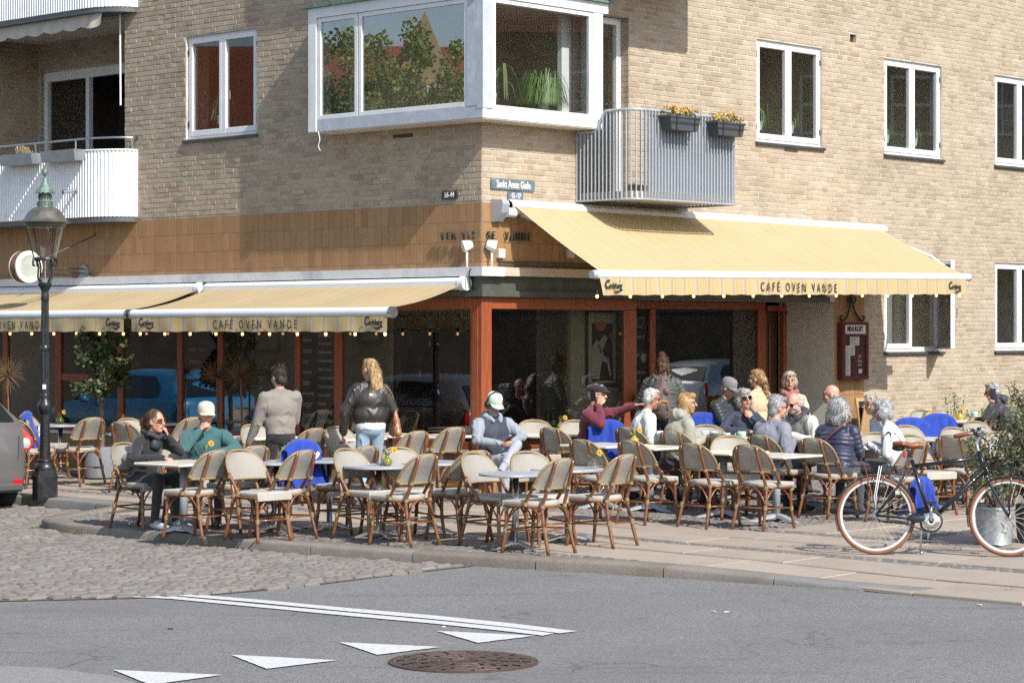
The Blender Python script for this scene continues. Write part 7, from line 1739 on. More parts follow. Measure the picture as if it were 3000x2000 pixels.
def roof_mat():
    m, nt, bs = _new("red_roof_tiles"); pos = wpos(nt); wv = N(nt, "ShaderNodeTexWave", bands_direction='Z'); setin(wv, Scale=3.2, Distortion=.6); nt.links.new(pos, wv.inputs[0]); wv2 = N(nt, "ShaderNodeTexWave", bands_direction='Y'); setin(wv2, Scale=4.5, Distortion=.3); nt.links.new(pos, wv2.inputs[0])
    h = math_n(nt, 'MULTIPLY', wv.outputs[1], wv2.outputs[1]); col = mixc(nt, (.18, .045, .02), (.42, .13, .06), h); col = mixc(nt, col, (.3, .1, .05), noise(nt, .8, 3, .6, pos)); nt.links.new(col, bs.inputs["Base Color"]); bs.inputs["Roughness"].default_value = .85; bump(nt, bs, h, .6, .05); return m
ROOFT = roof_mat(); OCHRE = basic("ochre_plaster", (.46, .34, .19), .9, var=.08, vscale=1, world=True); TAUPE = basic("taupe_plaster", (.24, .17, .10), .9, var=.08, vscale=1, world=True)
house("opposite_house", "ochre gabled house with red tiled roof down the side street, seen mirrored in the bay", -92, -76, 23.2, 60, 10.2, 15.6, OCHRE, 1, 25.6)
house("opposite_house", "taupe house across the other street, seen mirrored in the right shop windows", 30, 40, 24, 62, 9.5, 13.0, TAUPE, -1)
REFLWALL = basic("dark_reflection_wall", (.055, .042, .034), .9, var=.35, vscale=2.5, world=True)  # unseen walls added to keep the shop glass reflections dark
for x_, y0, y1, h_, lb in ((-21.9, 15, 52, 2.7, "plain dark wall added out of view to darken reflections in the left shop windows"), (27.6, 22, 64, 2.5, "plain brown wall added out of view to tone reflections in the right shop windows")):
    th = empty("added_reflection_wall", (x_, (y0 + y1) / 2, ROAD)); tag(th, lb, "wall"); MB().box(-.15, .15, -(y1 - y0) / 2, (y1 - y0) / 2, 0, h_).build("masonry", REFLWALL if x_ < 0 else basic("brown_reflection_wall", (.17, .125, .085), .9, var=.3, vscale=2.5, world=True), th); MB().box(-.2, .2, -(y1 - y0) / 2, (y1 - y0) / 2, h_, h_ + .08).build("coping", SLATE, th)
def street_tree(x, y, label, seed, h=8.5):
    th = empty("street_tree", (x, y, ROAD)); tag(th, label, "tree"); rr = random.Random(seed); mb = MB(); mb.tube(smooth_path([(0, 0, 0), (.1, 0, 1.6), (0, .1, 3.4), (.1, 0, 5)], 4), [.17] * 5 + [.14] * 4 + [.1] * 4, 8); mb.build("trunk", BARK, th, smooth=True)
    tips = []
    for k in range(110):
        d = Vector((rr.gauss(0, 1), rr.gauss(0, 1), rr.gauss(0, 1) * .9)).normalized() * rr.random() ** .35; tips.append((d[0] * 2.6, d[1] * 2.9, h * .68 + d[2] * 2.5))
    mb = MB(); branches(mb, (0, 0, 3.6), tips, .07, rr); mb.build("branches", BARK, th, smooth=True); leaf_cloud(16000, clumps(tips, .42), .13, rr, 0, .4).build("crown", LEAFS, th)
street_tree(-34, 27.6, "young-leaved street tree over the side street, seen mirrored in the bay", 3, 11.0); street_tree(-40, 33.4, "young-leaved street tree farther up the side street", 9, 8.4)
# ------------------------------------------------------------------ people: bodies grown as one skin over posed volumes
SKIN = basic("skin", (.50, .27, .18), .5, var=.08, vscale=25, bmp=.1, bscale=120); SKINT = basic("tanned_skin", (.38, .19, .12), .5, var=.1, vscale=25, bmp=.1); SKINP = basic("pink_skin", (.53, .27, .2), .5, var=.1, vscale=20, bmp=.1)
LIPS = basic("lips", (.38, .12, .1), .45); EYEM = basic("eye", (.05, .035, .03), .2)
def cloth(name, col, rough=.9, bmp=.45, bs_=70, sheen=.2, var=.1): return basic(name, col, rough, var=var, vscale=9, bmp=bmp, bscale=bs_, sheen=sheen)
def hair_mat(name, c0, c1):
    m, nt, bs = _new(name); tc = N(nt, "ShaderNodeTexCoord"); mp = N(nt, "ShaderNodeMapping"); mp.inputs["Scale"].default_value = (1, 1, .16); nt.links.new(tc.outputs["Object"], mp.inputs[0]); g = noise(nt, 120, 3, .6, mp.outputs[0]); nt.links.new(mixc(nt, c0, c1, ramp(nt, g, [(.35, (0, 0, 0)), (.65, (1, 1, 1))])), bs.inputs["Base Color"]); bs.inputs["Roughness"].default_value = .5; bump(nt, bs, g, .7, .006); return m
def sdf(P, pr):
    if pr[0] == 'c':
        _, a, b, r0, r1, m = pr; a = np.array(a); b = np.array(b); ab = b - a; t = np.clip(((P - a) @ ab) / max(ab @ ab, 1e-9), 0, 1); return np.linalg.norm(P - (a + t[:, None] * ab), axis=1) - (r0 + (r1 - r0) * t), t
    _, c, r, R, m = pr; q = (P - np.array(c)) @ np.array(R); rr = np.array(r); k0 = np.linalg.norm(q / rr, axis=1); k1 = np.linalg.norm(q / (rr * rr), axis=1); return k0 * (k0 - 1) / np.maximum(k1, 1e-9), q[:, 2]
def grow(name, prims, mats, voxel=.008, smooth=3, fold=None, parent=None):
    mb = MB()
    for pr in prims:
        if pr[0] == 'c':
            a, b = Vector(pr[1]), Vector(pr[2]); d = b - a
            if d.length < 1e-6: d = Vector((0, 0, 1e-4))
            u = d.normalized(); pts = []; rs = []
            for k in range(5): t = math.pi / 2 * k / 4; pts.append(tuple(a - u * pr[3] * math.cos(t))); rs.append(max(pr[3] * math.sin(t), 1e-4))
            for k in range(5): t = math.pi / 2 * (1 - k / 4); pts.append(tuple(b + u * pr[4] * math.cos(t))); rs.append(max(pr[4] * math.sin(t), 1e-4))
            mb.tube(pts, rs, 12)
        else:
            M = Matrix(pr[3]).to_4x4(); M.translation = Vector(pr[1]); mb.ell((0, 0, 0), pr[2], 18, 12, M=M)
    ob = link("tmp", mb.mesh("tmp")); md = ob.modifiers.new("r", 'REMESH'); md.mode = 'VOXEL'; md.voxel_size = voxel; sm = ob.modifiers.new("s", 'SMOOTH'); sm.factor = .5; sm.iterations = smooth
    me = bpy.data.meshes.new_from_object(ob.evaluated_get(bpy.context.evaluated_depsgraph_get())); tm = ob.data; bpy.data.objects.remove(ob); bpy.data.meshes.remove(tm)
    n = len(me.vertices); V = np.empty(n * 3, np.float32); me.vertices.foreach_get("co", V); V = V.reshape(-1, 3).astype(float)
    D = np.full(n, 9.); I = np.zeros(n, int); T = np.zeros(n)
    for i, pr in enumerate(prims):
        d, t = sdf(V, pr); s_ = d < D; D[s_] = d[s_]; I[s_] = i; T[s_] = t[s_] if pr[0] != 'c' else t[s_] * np.linalg.norm(np.array(pr[2]) - np.array(pr[1]))
    mi = np.array([pr[-1] for pr in prims])[I]
    E_ = np.empty(len(me.edges) * 2, int); me.edges.foreach_get("vertices", E_); E_ = E_.reshape(-1, 2)
    if name == "person":
        sel = (mi != 1) & (mi != 5); e0, e1 = E_.T; dg = np.maximum(np.bincount(e0, minlength=n) + np.bincount(e1, minlength=n), 1)
        for _ in range(14):
            for ax in range(3):
                av = (np.bincount(e0, V[e1, ax], n) + np.bincount(e1, V[e0, ax], n)) / dg; V[sel, ax] += .6 * (av - V[:, ax])[sel]
        me.vertices.foreach_set("co", V.astype(np.float32).ravel()); me.update()
    if fold:
        Nn = np.empty(n * 3, np.float32); me.vertices.foreach_get("normal", Nn); Nn = Nn.reshape(-1, 3); x, y, z = V.T
        w1_ = np.sin(17 * x + 11 * y + 1.7 * I); w2_ = np.sin(13 * y - 19 * x + 8 * z); f = np.maximum(0, np.sin(24 * z + 21 * x * w2_ + 3.2 * w1_ + 2 * I)) ** 3 * (1.2 + w2_) - .5 + .5 * np.sin(19 * x + 23 * y + 7 * z + 2.5 * w1_) * w2_
        for slot, amp, kind in fold:
            s_ = mi == slot
            if kind == 'puff': g = np.abs(np.sin(math.pi * T[s_] / .052)) ** .6 - .6; V[s_] += Nn[s_] * (amp * g)[:, None]
            elif kind == 'hair': V[s_] += Nn[s_] * (amp * (np.sin(150 * x[s_] + 60 * y[s_] + 9 * np.sin(30 * z[s_])) * .5 + np.sin(70 * x[s_] - 90 * y[s_] + 20 * z[s_]) * .6 + .7 * np.sin(55 * z[s_] + 30 * x[s_] + 3 * np.sin(40 * y[s_]))))[:, None]
            else: V[s_] += Nn[s_] * (amp * f[s_])[:, None]
        me.vertices.foreach_set("co", V.astype(np.float32).ravel())
    for m in mats: me.materials.append(m)
    nl = len(me.polygons); ls = np.empty(nl, int); me.polygons.foreach_get("loop_start", ls); lv = np.empty(len(me.loops), int); me.loops.foreach_get("vertex_index", lv)
    me.polygons.foreach_set("material_index", mi[lv[ls]].astype(np.int32)); me.polygons.foreach_set("use_smooth", [True] * nl); me.update(); return link(name, me, parent)
I3 = ((1, 0, 0), (0, 1, 0), (0, 0, 1))
def hand(pr, w, d, n, s_, curl, m=1, k=1.0):
    w, d, n = Vector(w), Vector(d).normalized(), Vector(n); n = (n - d * n.dot(d)).normalized(); t = d.cross(n) * s_
    for i in range(4):
        b = w + d * .01 + t * (1.5 - i) * .012; kn = w + (d * (.085 - .004 * abs(i - 1)) + t * (1.5 - i) * .0195) * k; pr.append(('c', b, kn, .016 * k, .012 * k, m)); L = (.044, .048, .045, .036)[i] * k
        a1, a2 = curl * 1.25, curl * 2.7; d1 = d * math.cos(a1) + n * math.sin(a1); d2 = d * math.cos(a2) + n * math.sin(a2); e = kn + d1 * L; pr.append(('c', kn, e, .0105 * k, .0095 * k, m)); pr.append(('c', e, e + d2 * L * .8, .0095 * k, .008 * k, m))
    th = w + (d * .025 + t * .02) * k; e = th + (d * .7 + t * .75 + n * .35).normalized() * .045 * k; pr.append(('c', th, e, .015 * k, .0115 * k, m)); pr.append(('c', e, e + (d + t * .1 + n * .5 * curl).normalized() * .032 * k, .011 * k, .009 * k, m))
def rotm(yaw, pitch, roll=0.0): return (Matrix.Rotation(yaw, 3, 'Z') @ Matrix.Rotation(pitch, 3, 'X') @ Matrix.Rotation(roll, 3, 'Y'))
def person(label, px, Z, heading, top, trousers, skin=None, hair=None, style='short', lean=8, hy=0, hp=0, hr=0, stand=False, sc=1.0, fem=False, arms=None, legs=None, shoe=None, arm_mat=None, puff=False, cap=None, glasses=None, beard=None, hood=None, scarf=None, dz=0.0, hem=None, fat=1.0, socks=None, up=0.0, bulk=1.05):
    """arms/legs: joint targets in the body's own axes (x right, y forward, z up from the ground)"""
    X = at_y(px, Z); gz = ghw(X, Z) + dz; skin = skin or SKIN; shoe = shoe or BLACK; rz = math.radians(heading) - math.pi / 2
    mats = [top, skin, trousers, shoe, arm_mat or top, LIPS, hem or top, beard or skin, socks or trousers]; pr = []; l = math.radians(lean); U = Vector((0, math.sin(l), math.cos(l))); Fw = Vector((0, math.cos(l), -math.sin(l)))
    P = Vector((0, 0, (.93 if stand else .492 + up))); sh = (.162 if fem else .185) * (1 + (fat - 1) * .5); E = lambda c, r, m, R=I3: pr.append(('e', tuple(c), r, R, m)); C = lambda a, b, r0, r1, m: pr.append(('c', tuple(a), tuple(b), r0, r1, m))
    Rt = tuple(map(tuple, Matrix(((1, 0, 0), tuple(Fw), tuple(U))).transposed()))
    E(P, (.175 * fat, .135 * fat, .125), 2, Rt); E(P + U * .06, (.172 * fat, .135 * fat, .10), 6, Rt); E(P + U * .15 + Fw * .012, (.165 * fat * bulk, .130 * fat * bulk, .18), 0, Rt); E(P + U * .32, ((.162 if fem else .178) * fat * bulk, .122 * fat * bulk, .17), 0, Rt)
    if hem is WHT: E(P + U * .02, (.18 * fat, .145 * fat, .105), 6, Rt)
    if fem: E(P + U * .31 + Fw * .075, (.125, .06, .07), 0, Rt)
    Nk = P + U * .505
    for s_ in (-1, 1): C(Nk - U * .075 + Vector((0, 0, 0)), Nk - U * .06 + Vector((s_ * (sh - .02), 0, 0)), .085, .066, 0); C(Nk + U * .0, Nk - U * .035 + Vector((s_ * sh * .7, 0, 0)), .06, .052, 0)
    Rh = rotm(math.radians(hy), math.radians(-hp), math.radians(hr)); H = lambda x, y, z: Hc + Rh @ Vector((x, y, z)); hu = U * .6 + Vector((0, 0, .4)); Hc = Nk + hu.normalized() * .175 + Fw * .035 + Vector((0, .02 * math.sin(math.radians(hp)), -.03 * abs(math.sin(math.radians(hp)))))
    C(Nk - U * .03, Hc - Rh @ Vector((0, .01, .06)), .054, .05, 1); Rr = tuple(map(tuple, Rh)); E(H(0, -.008, .02), (.074, .093, .096), 1, Rr); E(H(0, .018, -.045), (.06, .068, .072), 1, Rr); E(H(0, .05, -.092), (.032, .03, .026), 1, Rr)
    C(H(0, .088, .012), H(0, .108, -.026), .009, .0135, 1); E(H(0, .086, -.058), (.022, .012, .0085), 5, Rr); E(H(-.076, -.008, -.012), (.010, .02, .03), 1, Rr); E(H(.076, -.008, -.012), (.010, .02, .03), 1, Rr); E(H(0, .07, .028), (.052, .022, .014), 1, Rr)
    for s_ in (-1, 1): E(H(s_ * .036, .062, -.03), (.024, .02, .024), 1, Rr)
    if beard: E(H(0, .058, -.085), (.05, .042, .045) if skin is SKINT else (.044, .036, .032), 7, Rr); E(H(0, .05, -.12) if skin is SKINT else H(0, .05, -.1), (.036, .034, .04) if skin is SKINT else (.03, .03, .02), 7, Rr); [E(H(s_ * .055, .02, -.055), (.02, .04, .045), 7, Rr) for s_ in (-1, 1)]
    arms = arms or {}; ar = .066 if not fem else .056
    for s_, key in ((-1, 'L'), (1, 'R')):
        S_ = Nk - U * .065 + Vector((s_ * sh, 0, 0)); a = arms.get(key)
        if a is None: a = ((s_ * (sh + .06), .04, S_.z - .27), (s_ * (sh + .04), .14, S_.z - .50), (0, .25, -1), (-s_, 0, 0), .5) if stand else ((s_ * (sh + .07), .10, S_.z - .25), (s_ * .10, .33, .765), (-s_ * .3, 1, 0), (0, 0, -1), .35)
        el, wr, hd, hn, cu = a; el = Vector(el); wr = Vector(wr); q = el - S_; el = S_ + q.normalized() * max(.24, min(.30, q.length)); f = 1.1 if puff else bulk
        C(S_, el, (ar + .006) * f * fat ** .5, (ar - .008) * f, 4); C(el, wr, (ar - .009) * f, .040 * f, 4); hand(pr, wr + (wr - el).normalized() * .02, hd, hn, -s_, cu, 1, .92 if fem else 1.0)
    legs = legs or {}
    for s_, key in ((-1, 'L'), (1, 'R')):
        hp_ = P + Vector((s_ * .088, .0, -.02)); g_ = legs.get(key)
        if g_ is None: g_ = ((s_ * .10, .02, .50), (s_ * .10, -.02, .09), (s_ * .11, .14, .03)) if stand else ((s_ * .10, .44, .525 + up), (s_ * .11, .43, .10), (s_ * .12, .60, .035))
        kn, an, to = map(Vector, g_); C(hp_, kn, .088 * fat, .066, 2); C(kn, an, .063, .048, 2)
        hl = an + Vector((an - to).normalized() * .035); hl.z = max(.035, an.z - .06); C(an + Vector((0, 0, .02)), hl, .040, .036, 8); C(hl, to, .037, .034, 3); C(hl.lerp(to, .35) + Vector((0, 0, .025)), to + Vector((0, 0, .0)), .033, .03, 3)
    ob = grow("person", pr, mats, .0085, 3, [(0, .012 if puff else .0042, 'puff' if puff else 'f'), (4, .009 if puff else .005, 'puff' if puff else 'f'), (2, .006, 'f'), (6, .006, 'f')] + ([(7, .006, 'hair')] if beard else []))
    ob.location = (X, Z, gz); ob.rotation_euler = (0, 0, rz); ob.scale = (sc, sc, sc); tag(ob, label, "person")
    # hair
    if hair:
        h = []; HE = lambda x, y, z, r, k=None: h.append(('e', tuple(H(x, y, z)), r, Rr, 0)); HC = lambda a, b, r0, r1: h.append(('c', tuple(H(*a)), tuple(H(*b)), r0, r1, 0)); amp = .004
        if style == 'bald': [HE(s_ * .062, -.03, -.012, (.018, .05, .028)) for s_ in (-1, 1)]; HE(0, -.078, -.022, (.05, .022, .035))
        else:
            HE(0, -.024, .036, (.079, .090, .091)); HE(0, -.048, -.01, (.075, .060, .075)); HE(0, .028, .092, (.058, .05, .026)) if style != 'pony' else None
            if style == 'crop': h[0] = ('e', tuple(H(0, -.026, .034)), (.077, .088, .089), Rr, 0)
            if style in ('bob', 'curly'):
                [HE(s_ * .068, -.012, -.02, (.026, .055, .075)) for s_ in (-1, 1)]; HE(0, -.062, -.035, (.068, .048, .07)); HE(0, .048, .085, (.066, .052, .034)); amp = .006
            if style == 'curly':
                rr = random.Random(int(px))
                for _ in range(26): d = Vector((rr.gauss(0, 1), rr.gauss(0, 1) - .5, rr.gauss(0, 1) + .35)).normalized(); HE(d.x * .085, d.y * .1 - .02, d.z * .1 + .02, (.028, .028, .028))
            if style == 'fluffy': HE(0, -.04, .02, (.112, .108, .112)); HE(-.05, -.06, -.06, (.072, .065, .07)); HE(.06, -.06, -.05, (.075, .065, .07)); HE(0, -.08, -.09, (.088, .055, .06)); amp = .004
            if style == 'wavy': HC((.0, .05, .1), (0, -.06, .11), .035, .045); amp = .007; HE(0, .05, .1, (.06, .04, .03)); HE(0, -.07, -.04, (.06, .04, .05))
            if style == 'pony': HC((0, -.10, .05), (.0, -.155, .0), .03, .036); HC((0, -.155, .0), (-.02, -.155, -.14), .036, .03); HC((-.02, -.155, -.14), (-.04, -.13, -.20), .03, .012); amp = .006
            if style == 'long': HE(0, -.075, -.05, (.078, .04, .11)); [HC((x, -.085, .0), (x * 1.25, -.115 - abs(x) * .2, -.20), .034, .034) for x in (-.05, 0, .05)]; [HC((x, -.115, -.20), (x * 1.5 + .012, -.135, -.37 - .03 * (x > 0)), .034, .014) for x in (-.06, -.02, .02, .06)]; amp = .005
            if style == 'bun': HE(0, -.06, .128, (.036, .036, .03)); HE(0, -.07, -.05, (.06, .035, .07)); [HC((s_ * .07, -.02, -.02), (s_ * .085, -.04, -.14), .022, .016) for s_ in (-1, 1)]; amp = .007
            if style == 'braid': [HE(.012 * (-1) ** k, -.115 - .004 * k, .0 - .034 * k, (.032, .026, .026)) for k in range(8)]; HE(0, -.06, .0, (.085, .06, .09)); amp = .006
        amp = min(amp, .0035); o = grow("hair", h, [hair], .0075, 2, [(0, amp, 'hair')], ob)
        me = o.data; nv = len(me.vertices); rr = random.Random(int(px)); mb = MB(); ln = {'fluffy': .075, 'bob': .05, 'curly': .05, 'long': .06, 'pony': .05, 'braid': .05, 'bun': .05, 'wavy': .045}.get(style, .022); flow = Rh @ Vector((0, -.55, -.8)); wild = .9 if style in ('fluffy', 'curly', 'wavy', 'bun') else .35
        for _ in range(1500 if style != 'bald' else 260):
            v = me.vertices[rr.randrange(nv)]; n_ = v.normal; f_ = flow + Vector((rr.uniform(-1, 1), rr.uniform(-1, 1), rr.uniform(-1, 1))) * wild; f_ = (f_ - n_ * f_.dot(n_)); f_ = (f_.normalized() if f_.length > 1e-4 else n_) + n_ * rr.uniform(.0, .26 if wild > .5 else .14); s_ = f_.cross(n_).normalized() * .0022; L = ln * rr.uniform(.6, 1.3); c_ = v.co + n_ * .0005
            mb.add([tuple(c_ - s_), tuple(c_ + s_), tuple(c_ + f_ * L * .6 + s_ * .8 - n_ * L * .05), tuple(c_ + f_ * L - n_ * L * .12), tuple(c_ + f_ * L * .6 - s_ * .8 - n_ * L * .05)], [(0, 1, 2, 3, 4)])
        mb.build("strands", hair, o)["kind"] = "stuff"
    if cap:
        kind, cm = cap; mb = MB(); M = Rh.to_4x4(); M.translation = H(0, -.012, .052)
        if kind == 'flat':
            mb.ell((0, -.005, .012), (.096, .125, .058), 20, 10, M=M); mb.ell((0, .098, -.012), (.07, .055, .012), 14, 8, M=M)
        else:
            mb.lathe([(.087, -.03), (.089, .0), (.085, .04), (.066, .07), (.03, .085), (.0, .088)], 22, M=M @ Matrix.Diagonal((1, 1.18, 1, 1)), cap=False); rows = []
            for k in range(11): an = math.pi * (.14 + .72 * k / 10); rows.append([tuple(M @ Vector((.085 * math.cos(an), .100 * math.sin(an), -.026))), tuple(M @ Vector((.084 * math.cos(an), .10 + .075 * math.sin(an), -.034 - .012 * abs(math.cos(an))))), tuple(M @ Vector((.085 * math.cos(an), .100 * math.sin(an), -.036)))])
            mb.grid(rows)
        mb.build("cap", cm, ob, smooth=True)
    if glasses:
        lm, fm, big = glasses; mb = MB(); M = Rh.to_4x4(); M.translation = H(0, .090, .006); lens = MB(); w_ = .026 * big
        for s_ in (-1, 1):
            ring = [tuple(M @ Vector((s_ * .034 + w_ * math.cos(t), -.014 * (abs(s_ * .034 + w_ * math.cos(t)) / .06) ** 2, w_ * .82 * math.sin(t)))) for t in [2 * math.pi * k / 14 for k in range(14)]]; mb.tube(ring, .003 if big < 1.1 else .0045, 5, closed=True); lens.add(ring, [tuple(range(14))]); mb.tube([tuple(M @ Vector((s_ * (.034 + w_), -.018, .008))), tuple(M @ Vector((s_ * .078, -.05, .01))), tuple(M @ Vector((s_ * .08, -.10, .0)))], .003, 4)
        mb.tube([tuple(M @ Vector((-.01, 0, .006))), tuple(M @ Vector((.01, 0, .006)))], .003, 4); g_ = mb.build("glasses", fm, ob, smooth=True); lens.build("lenses", lm, g_)
    if not glasses or glasses[0] is GLASSC:
        for s_ in (-1, 1): MB().ell(tuple(H(s_ * .033, .0785, .006)), (.012, .008, .0055), 8, 6).build("eye", EYEM, ob, smooth=True)
    if hood: grow("hood", [('e', tuple(Nk + U * .03 - Fw * .075), (.12, .065, .07), Rt, 0), ('c', tuple(Nk + Vector((-.09, .0, 0)) + U * .02), tuple(Nk + Vector((-.05, .09, 0)) - U * .03), .042, .03, 0), ('c', tuple(Nk + Vector((.09, .0, 0)) + U * .02), tuple(Nk + Vector((.05, .09, 0)) - U * .03), .042, .03, 0)] + ([('e', tuple(Hc - Rh @ Vector((0, .05, .09))), (.1, .07, .07), I3, 0)] if hood[1] else []), [hood[0]], .01, 2, [(0, .007, 'f')], ob)
    if scarf:
        rr = random.Random(int(px)); h = []
        for k in range(16): an = 2 * math.pi * k / 16; h.append(('e', tuple(Nk + U * (.035 + .012 * math.sin(3 * an)) + Vector((.085 * math.cos(an), .075 * math.sin(an) + .015, -.03 * math.sin(an)))), (.042, .042, .035), I3, 0))
        h.append(('e', tuple(Nk + Fw * .10 - U * .05), (.07, .04, .07), I3, 0)); grow("scarf", h, [scarf], .009, 2, [(0, .009, 'f')], ob)
    ob["_"] = 0; del ob["_"]
    return ob, H, Nk, U, P, Fw
BLK = cloth("black_knit", (.016, .016, .018)); OLV = cloth("olive_black_trousers", (.035, .036, .03)); TEAL = cloth("teal_sweatshirt", (.035, .105, .11)); TAUP = cloth("taupe_wool", (.215, .19, .165), bs_=160); BTR = cloth("black_trousers", (.02, .018, .018)); JEAN = cloth("light_jeans", (.26, .36, .45)); JEANG = cloth("grey_jeans", (.34, .36, .42)); WHT = cloth("white_cotton", (.62, .64, .67)); WJK = cloth("white_jacket", (.62, .62, .58)); NAVYV = cloth("navy_vest", (.03, .032, .05), .7); HOODG = cloth("pale_blue_grey_hoodie", (.25, .28, .32)); MAROON = cloth("maroon_sweatshirt", (.13, .018, .035)); DGRN = cloth("dark_green_puffer", (.05, .06, .05), .55); BEIGE = cloth("beige_coat", (.31, .29, .23)); BPUF = cloth("black_puffer", (.022, .024, .028), .5); NAVY = cloth("navy_jacket", (.02, .028, .055), .7); GREYJ = cloth("grey_jacket", (.20, .21, .25)); NPUF = cloth("navy_puffer", (.022, .026, .06), .45); LBLU = cloth("light_blue_knit", (.42, .52, .58)); DKJ = cloth("charcoal_shell", (.03, .032, .036), .6); CARD = cloth("beige_cardigan", (.45, .39, .31)); PLAID = cloth("red_plaid_scarf", (.33, .12, .11), var=.5); SNEAK = basic("pale_sneaker", (.36, .42, .44), .7, var=.3, vscale=30); GREYK = cloth("grey_pullover", (.2, .19, .19)); SHELL = cloth("pale_shell_jacket", (.46, .46, .41)); DTR = cloth("dark_grey_trousers", (.05, .05, .06)); SPARK = basic("sparkly_dark_scarf", (.03, .028, .032), .6, var=.9, vscale=240, bmp=.6)
LEATH = basic("quilted_dark_leather", (.03, .026, .023), .46, var=.25, vscale=12, bmp=.5, bscale=18, coat=.2)
def stripes():
    m, nt, bs = _new("black_striped_white_cloth"); tc = N(nt, "ShaderNodeTexCoord"); sp = N(nt, "ShaderNodeSeparateXYZ"); nt.links.new(tc.outputs["Object"], sp.inputs[0]); w_ = math_n(nt, 'ADD', math_n(nt, 'ADD', sp.outputs[0], math_n(nt, 'MULTIPLY', sp.outputs[1], .55)), math_n(nt, 'MULTIPLY', noise(nt, 6, 2), .03)); u = math_n(nt, 'FRACT', math_n(nt, 'DIVIDE', w_, .074)); nt.links.new(ramp(nt, u, [(0, (.66, .67, .68)), (.86, (.025, .025, .035)), (.985, (.66, .67, .68))], 'CONSTANT'), bs.inputs["Base Color"]); bs.inputs["Roughness"].default_value = .85; return m
STRP = stripes()
def monogram():
    m, nt, bs = _new("monogram_beige_cloth"); v = N(nt, "ShaderNodeTexVoronoi"); setin(v, Scale=42); tc = N(nt, "ShaderNodeTexCoord"); nt.links.new(tc.outputs["Object"], v.inputs[0]); nt.links.new(ramp(nt, v.outputs[0], [(.25, (.3, .2, .12)), (.4, (.55, .42, .27))]), bs.inputs["Base Color"]); bs.inputs["Roughness"].default_value = .85; return m
MONO = monogram()
HBR = hair_mat("brown_hair", (.05, .024, .012), (.13, .065, .03)); HDK = hair_mat("dark_hair", (.02, .013, .009), (.06, .04, .026)); HBL = hair_mat("blonde_hair", (.26, .15, .06), (.50, .34, .17)); HGR = hair_mat("grey_hair", (.22, .215, .21), (.46, .45, .44)); HWH = hair_mat("white_hair", (.30, .30, .30), (.56, .56, .55)); HRD = hair_mat("strawberry_hair", (.30, .16, .06), (.50, .32, .15)); HGB = hair_mat("greyish_blonde_hair", (.34, .28, .2), (.55, .48, .38)); BRD = hair_mat("grizzled_beard", (.12, .11, .1), (.42, .4, .38))
SUNG = basic("brown_sun_lens", (.10, .035, .015), .08, coat=.5); DKL = basic("dark_sun_lens", (.012, .01, .01), .06, coat=.5); TORT = basic("tortoise_frame", (.12, .04, .015), .3); MTL = basic("metal_frame", (.2, .19, .18), .3, .8); REDF = basic("red_frame", (.35, .03, .03), .3)
def shifted(ch, f): o = CHAIRS[ch]; return o
def chair_px(key, fwd=.02):
    o = [c for l, c in CHAIRS.items() if key in l][0]; y = o.rotation_euler.z; return 1500 + 6800 * (o.location.x - math.sin(y) * fwd) / (o.location.y + math.cos(y) * fwd), o.location.y + math.cos(y) * fwd
# 1 woman with sunglasses
p, z = chair_px("woman with sunglasses", -.06)
w1 = person("woman in black sweater, sparkly scarf and sunglasses, hand at her cheek", p, z, -40, BLK, OLV, hair=HBR, style='pony', lean=20, hy=12, hp=2, fem=True, sc=.97, arms={'L': ((-.24, .36, .80), (-.125, .30, .96), (.25, -.2, 1), (.8, -.5, 0), .55), 'R': ((.26, .22, .80), (.10, .46, .755), (-.5, .8, -.15), (0, 0, -1), .6)}, legs={'L': ((-.13, .42, .54), (-.15, .40, .12), (-.17, .58, .035)), 'R': ((.11, .42, .54), (.12, .36, .12), (.10, .54, .035))}, shoe=SNEAK, socks=BTR, glasses=(SUNG, TORT, 1.15), scarf=SPARK)
# 2 man with beige cap
p, z = chair_px("teal sweatshirt", -.02)
person("man in teal sweatshirt and beige cap, fist at his mouth", p + 46, z + .1, -72, TEAL, DTR, hair=HBR, style='crop', lean=14, hp=6, fat=1.05, arms={'R': ((.26, .36, .80), (.10, .32, .98), (-.5, -.12, .7), (-.6, -.3, -.4), .95), 'L': ((-.30, .26, .80), (-.02, .44, .755), (1, .2, 0), (0, 0, -1), .5)}, legs={'R': ((.12, .40, .53), (.10, .22, .10), (.11, .38, .035)), 'L': ((-.10, .42, .54), (-.06, .5, .12), (-.05, .66, .04))}, cap=('ball', cloth("beige_cap", (.50, .46, .38))))
# 3 walking man seen from behind
person("walking man in taupe jumper seen from behind, holding a red can", 822, 24.6, 118, TAUP, BTR, hair=HDK, style='wavy', stand=True, sc=.93, lean=2, hy=12, hp=6, arms={'L': ((-.25, .08, 1.10), (-.31, .20, .86), (-.1, .4, -1), (1, .1, 0), .75), 'R': ((.22, .12, 1.10), (.16, .30, .98), (-.2, 1, 0), (-1, 0, 0), .5)}, legs={'L': ((-.1, .1, .5), (-.1, -.1, .12), (-.11, .06, .035)), 'R': ((.1, .02, .5), (.1, .0, .09), (.11, .16, .035))}, hem=TAUP, fat=1.04, bulk=1.1)
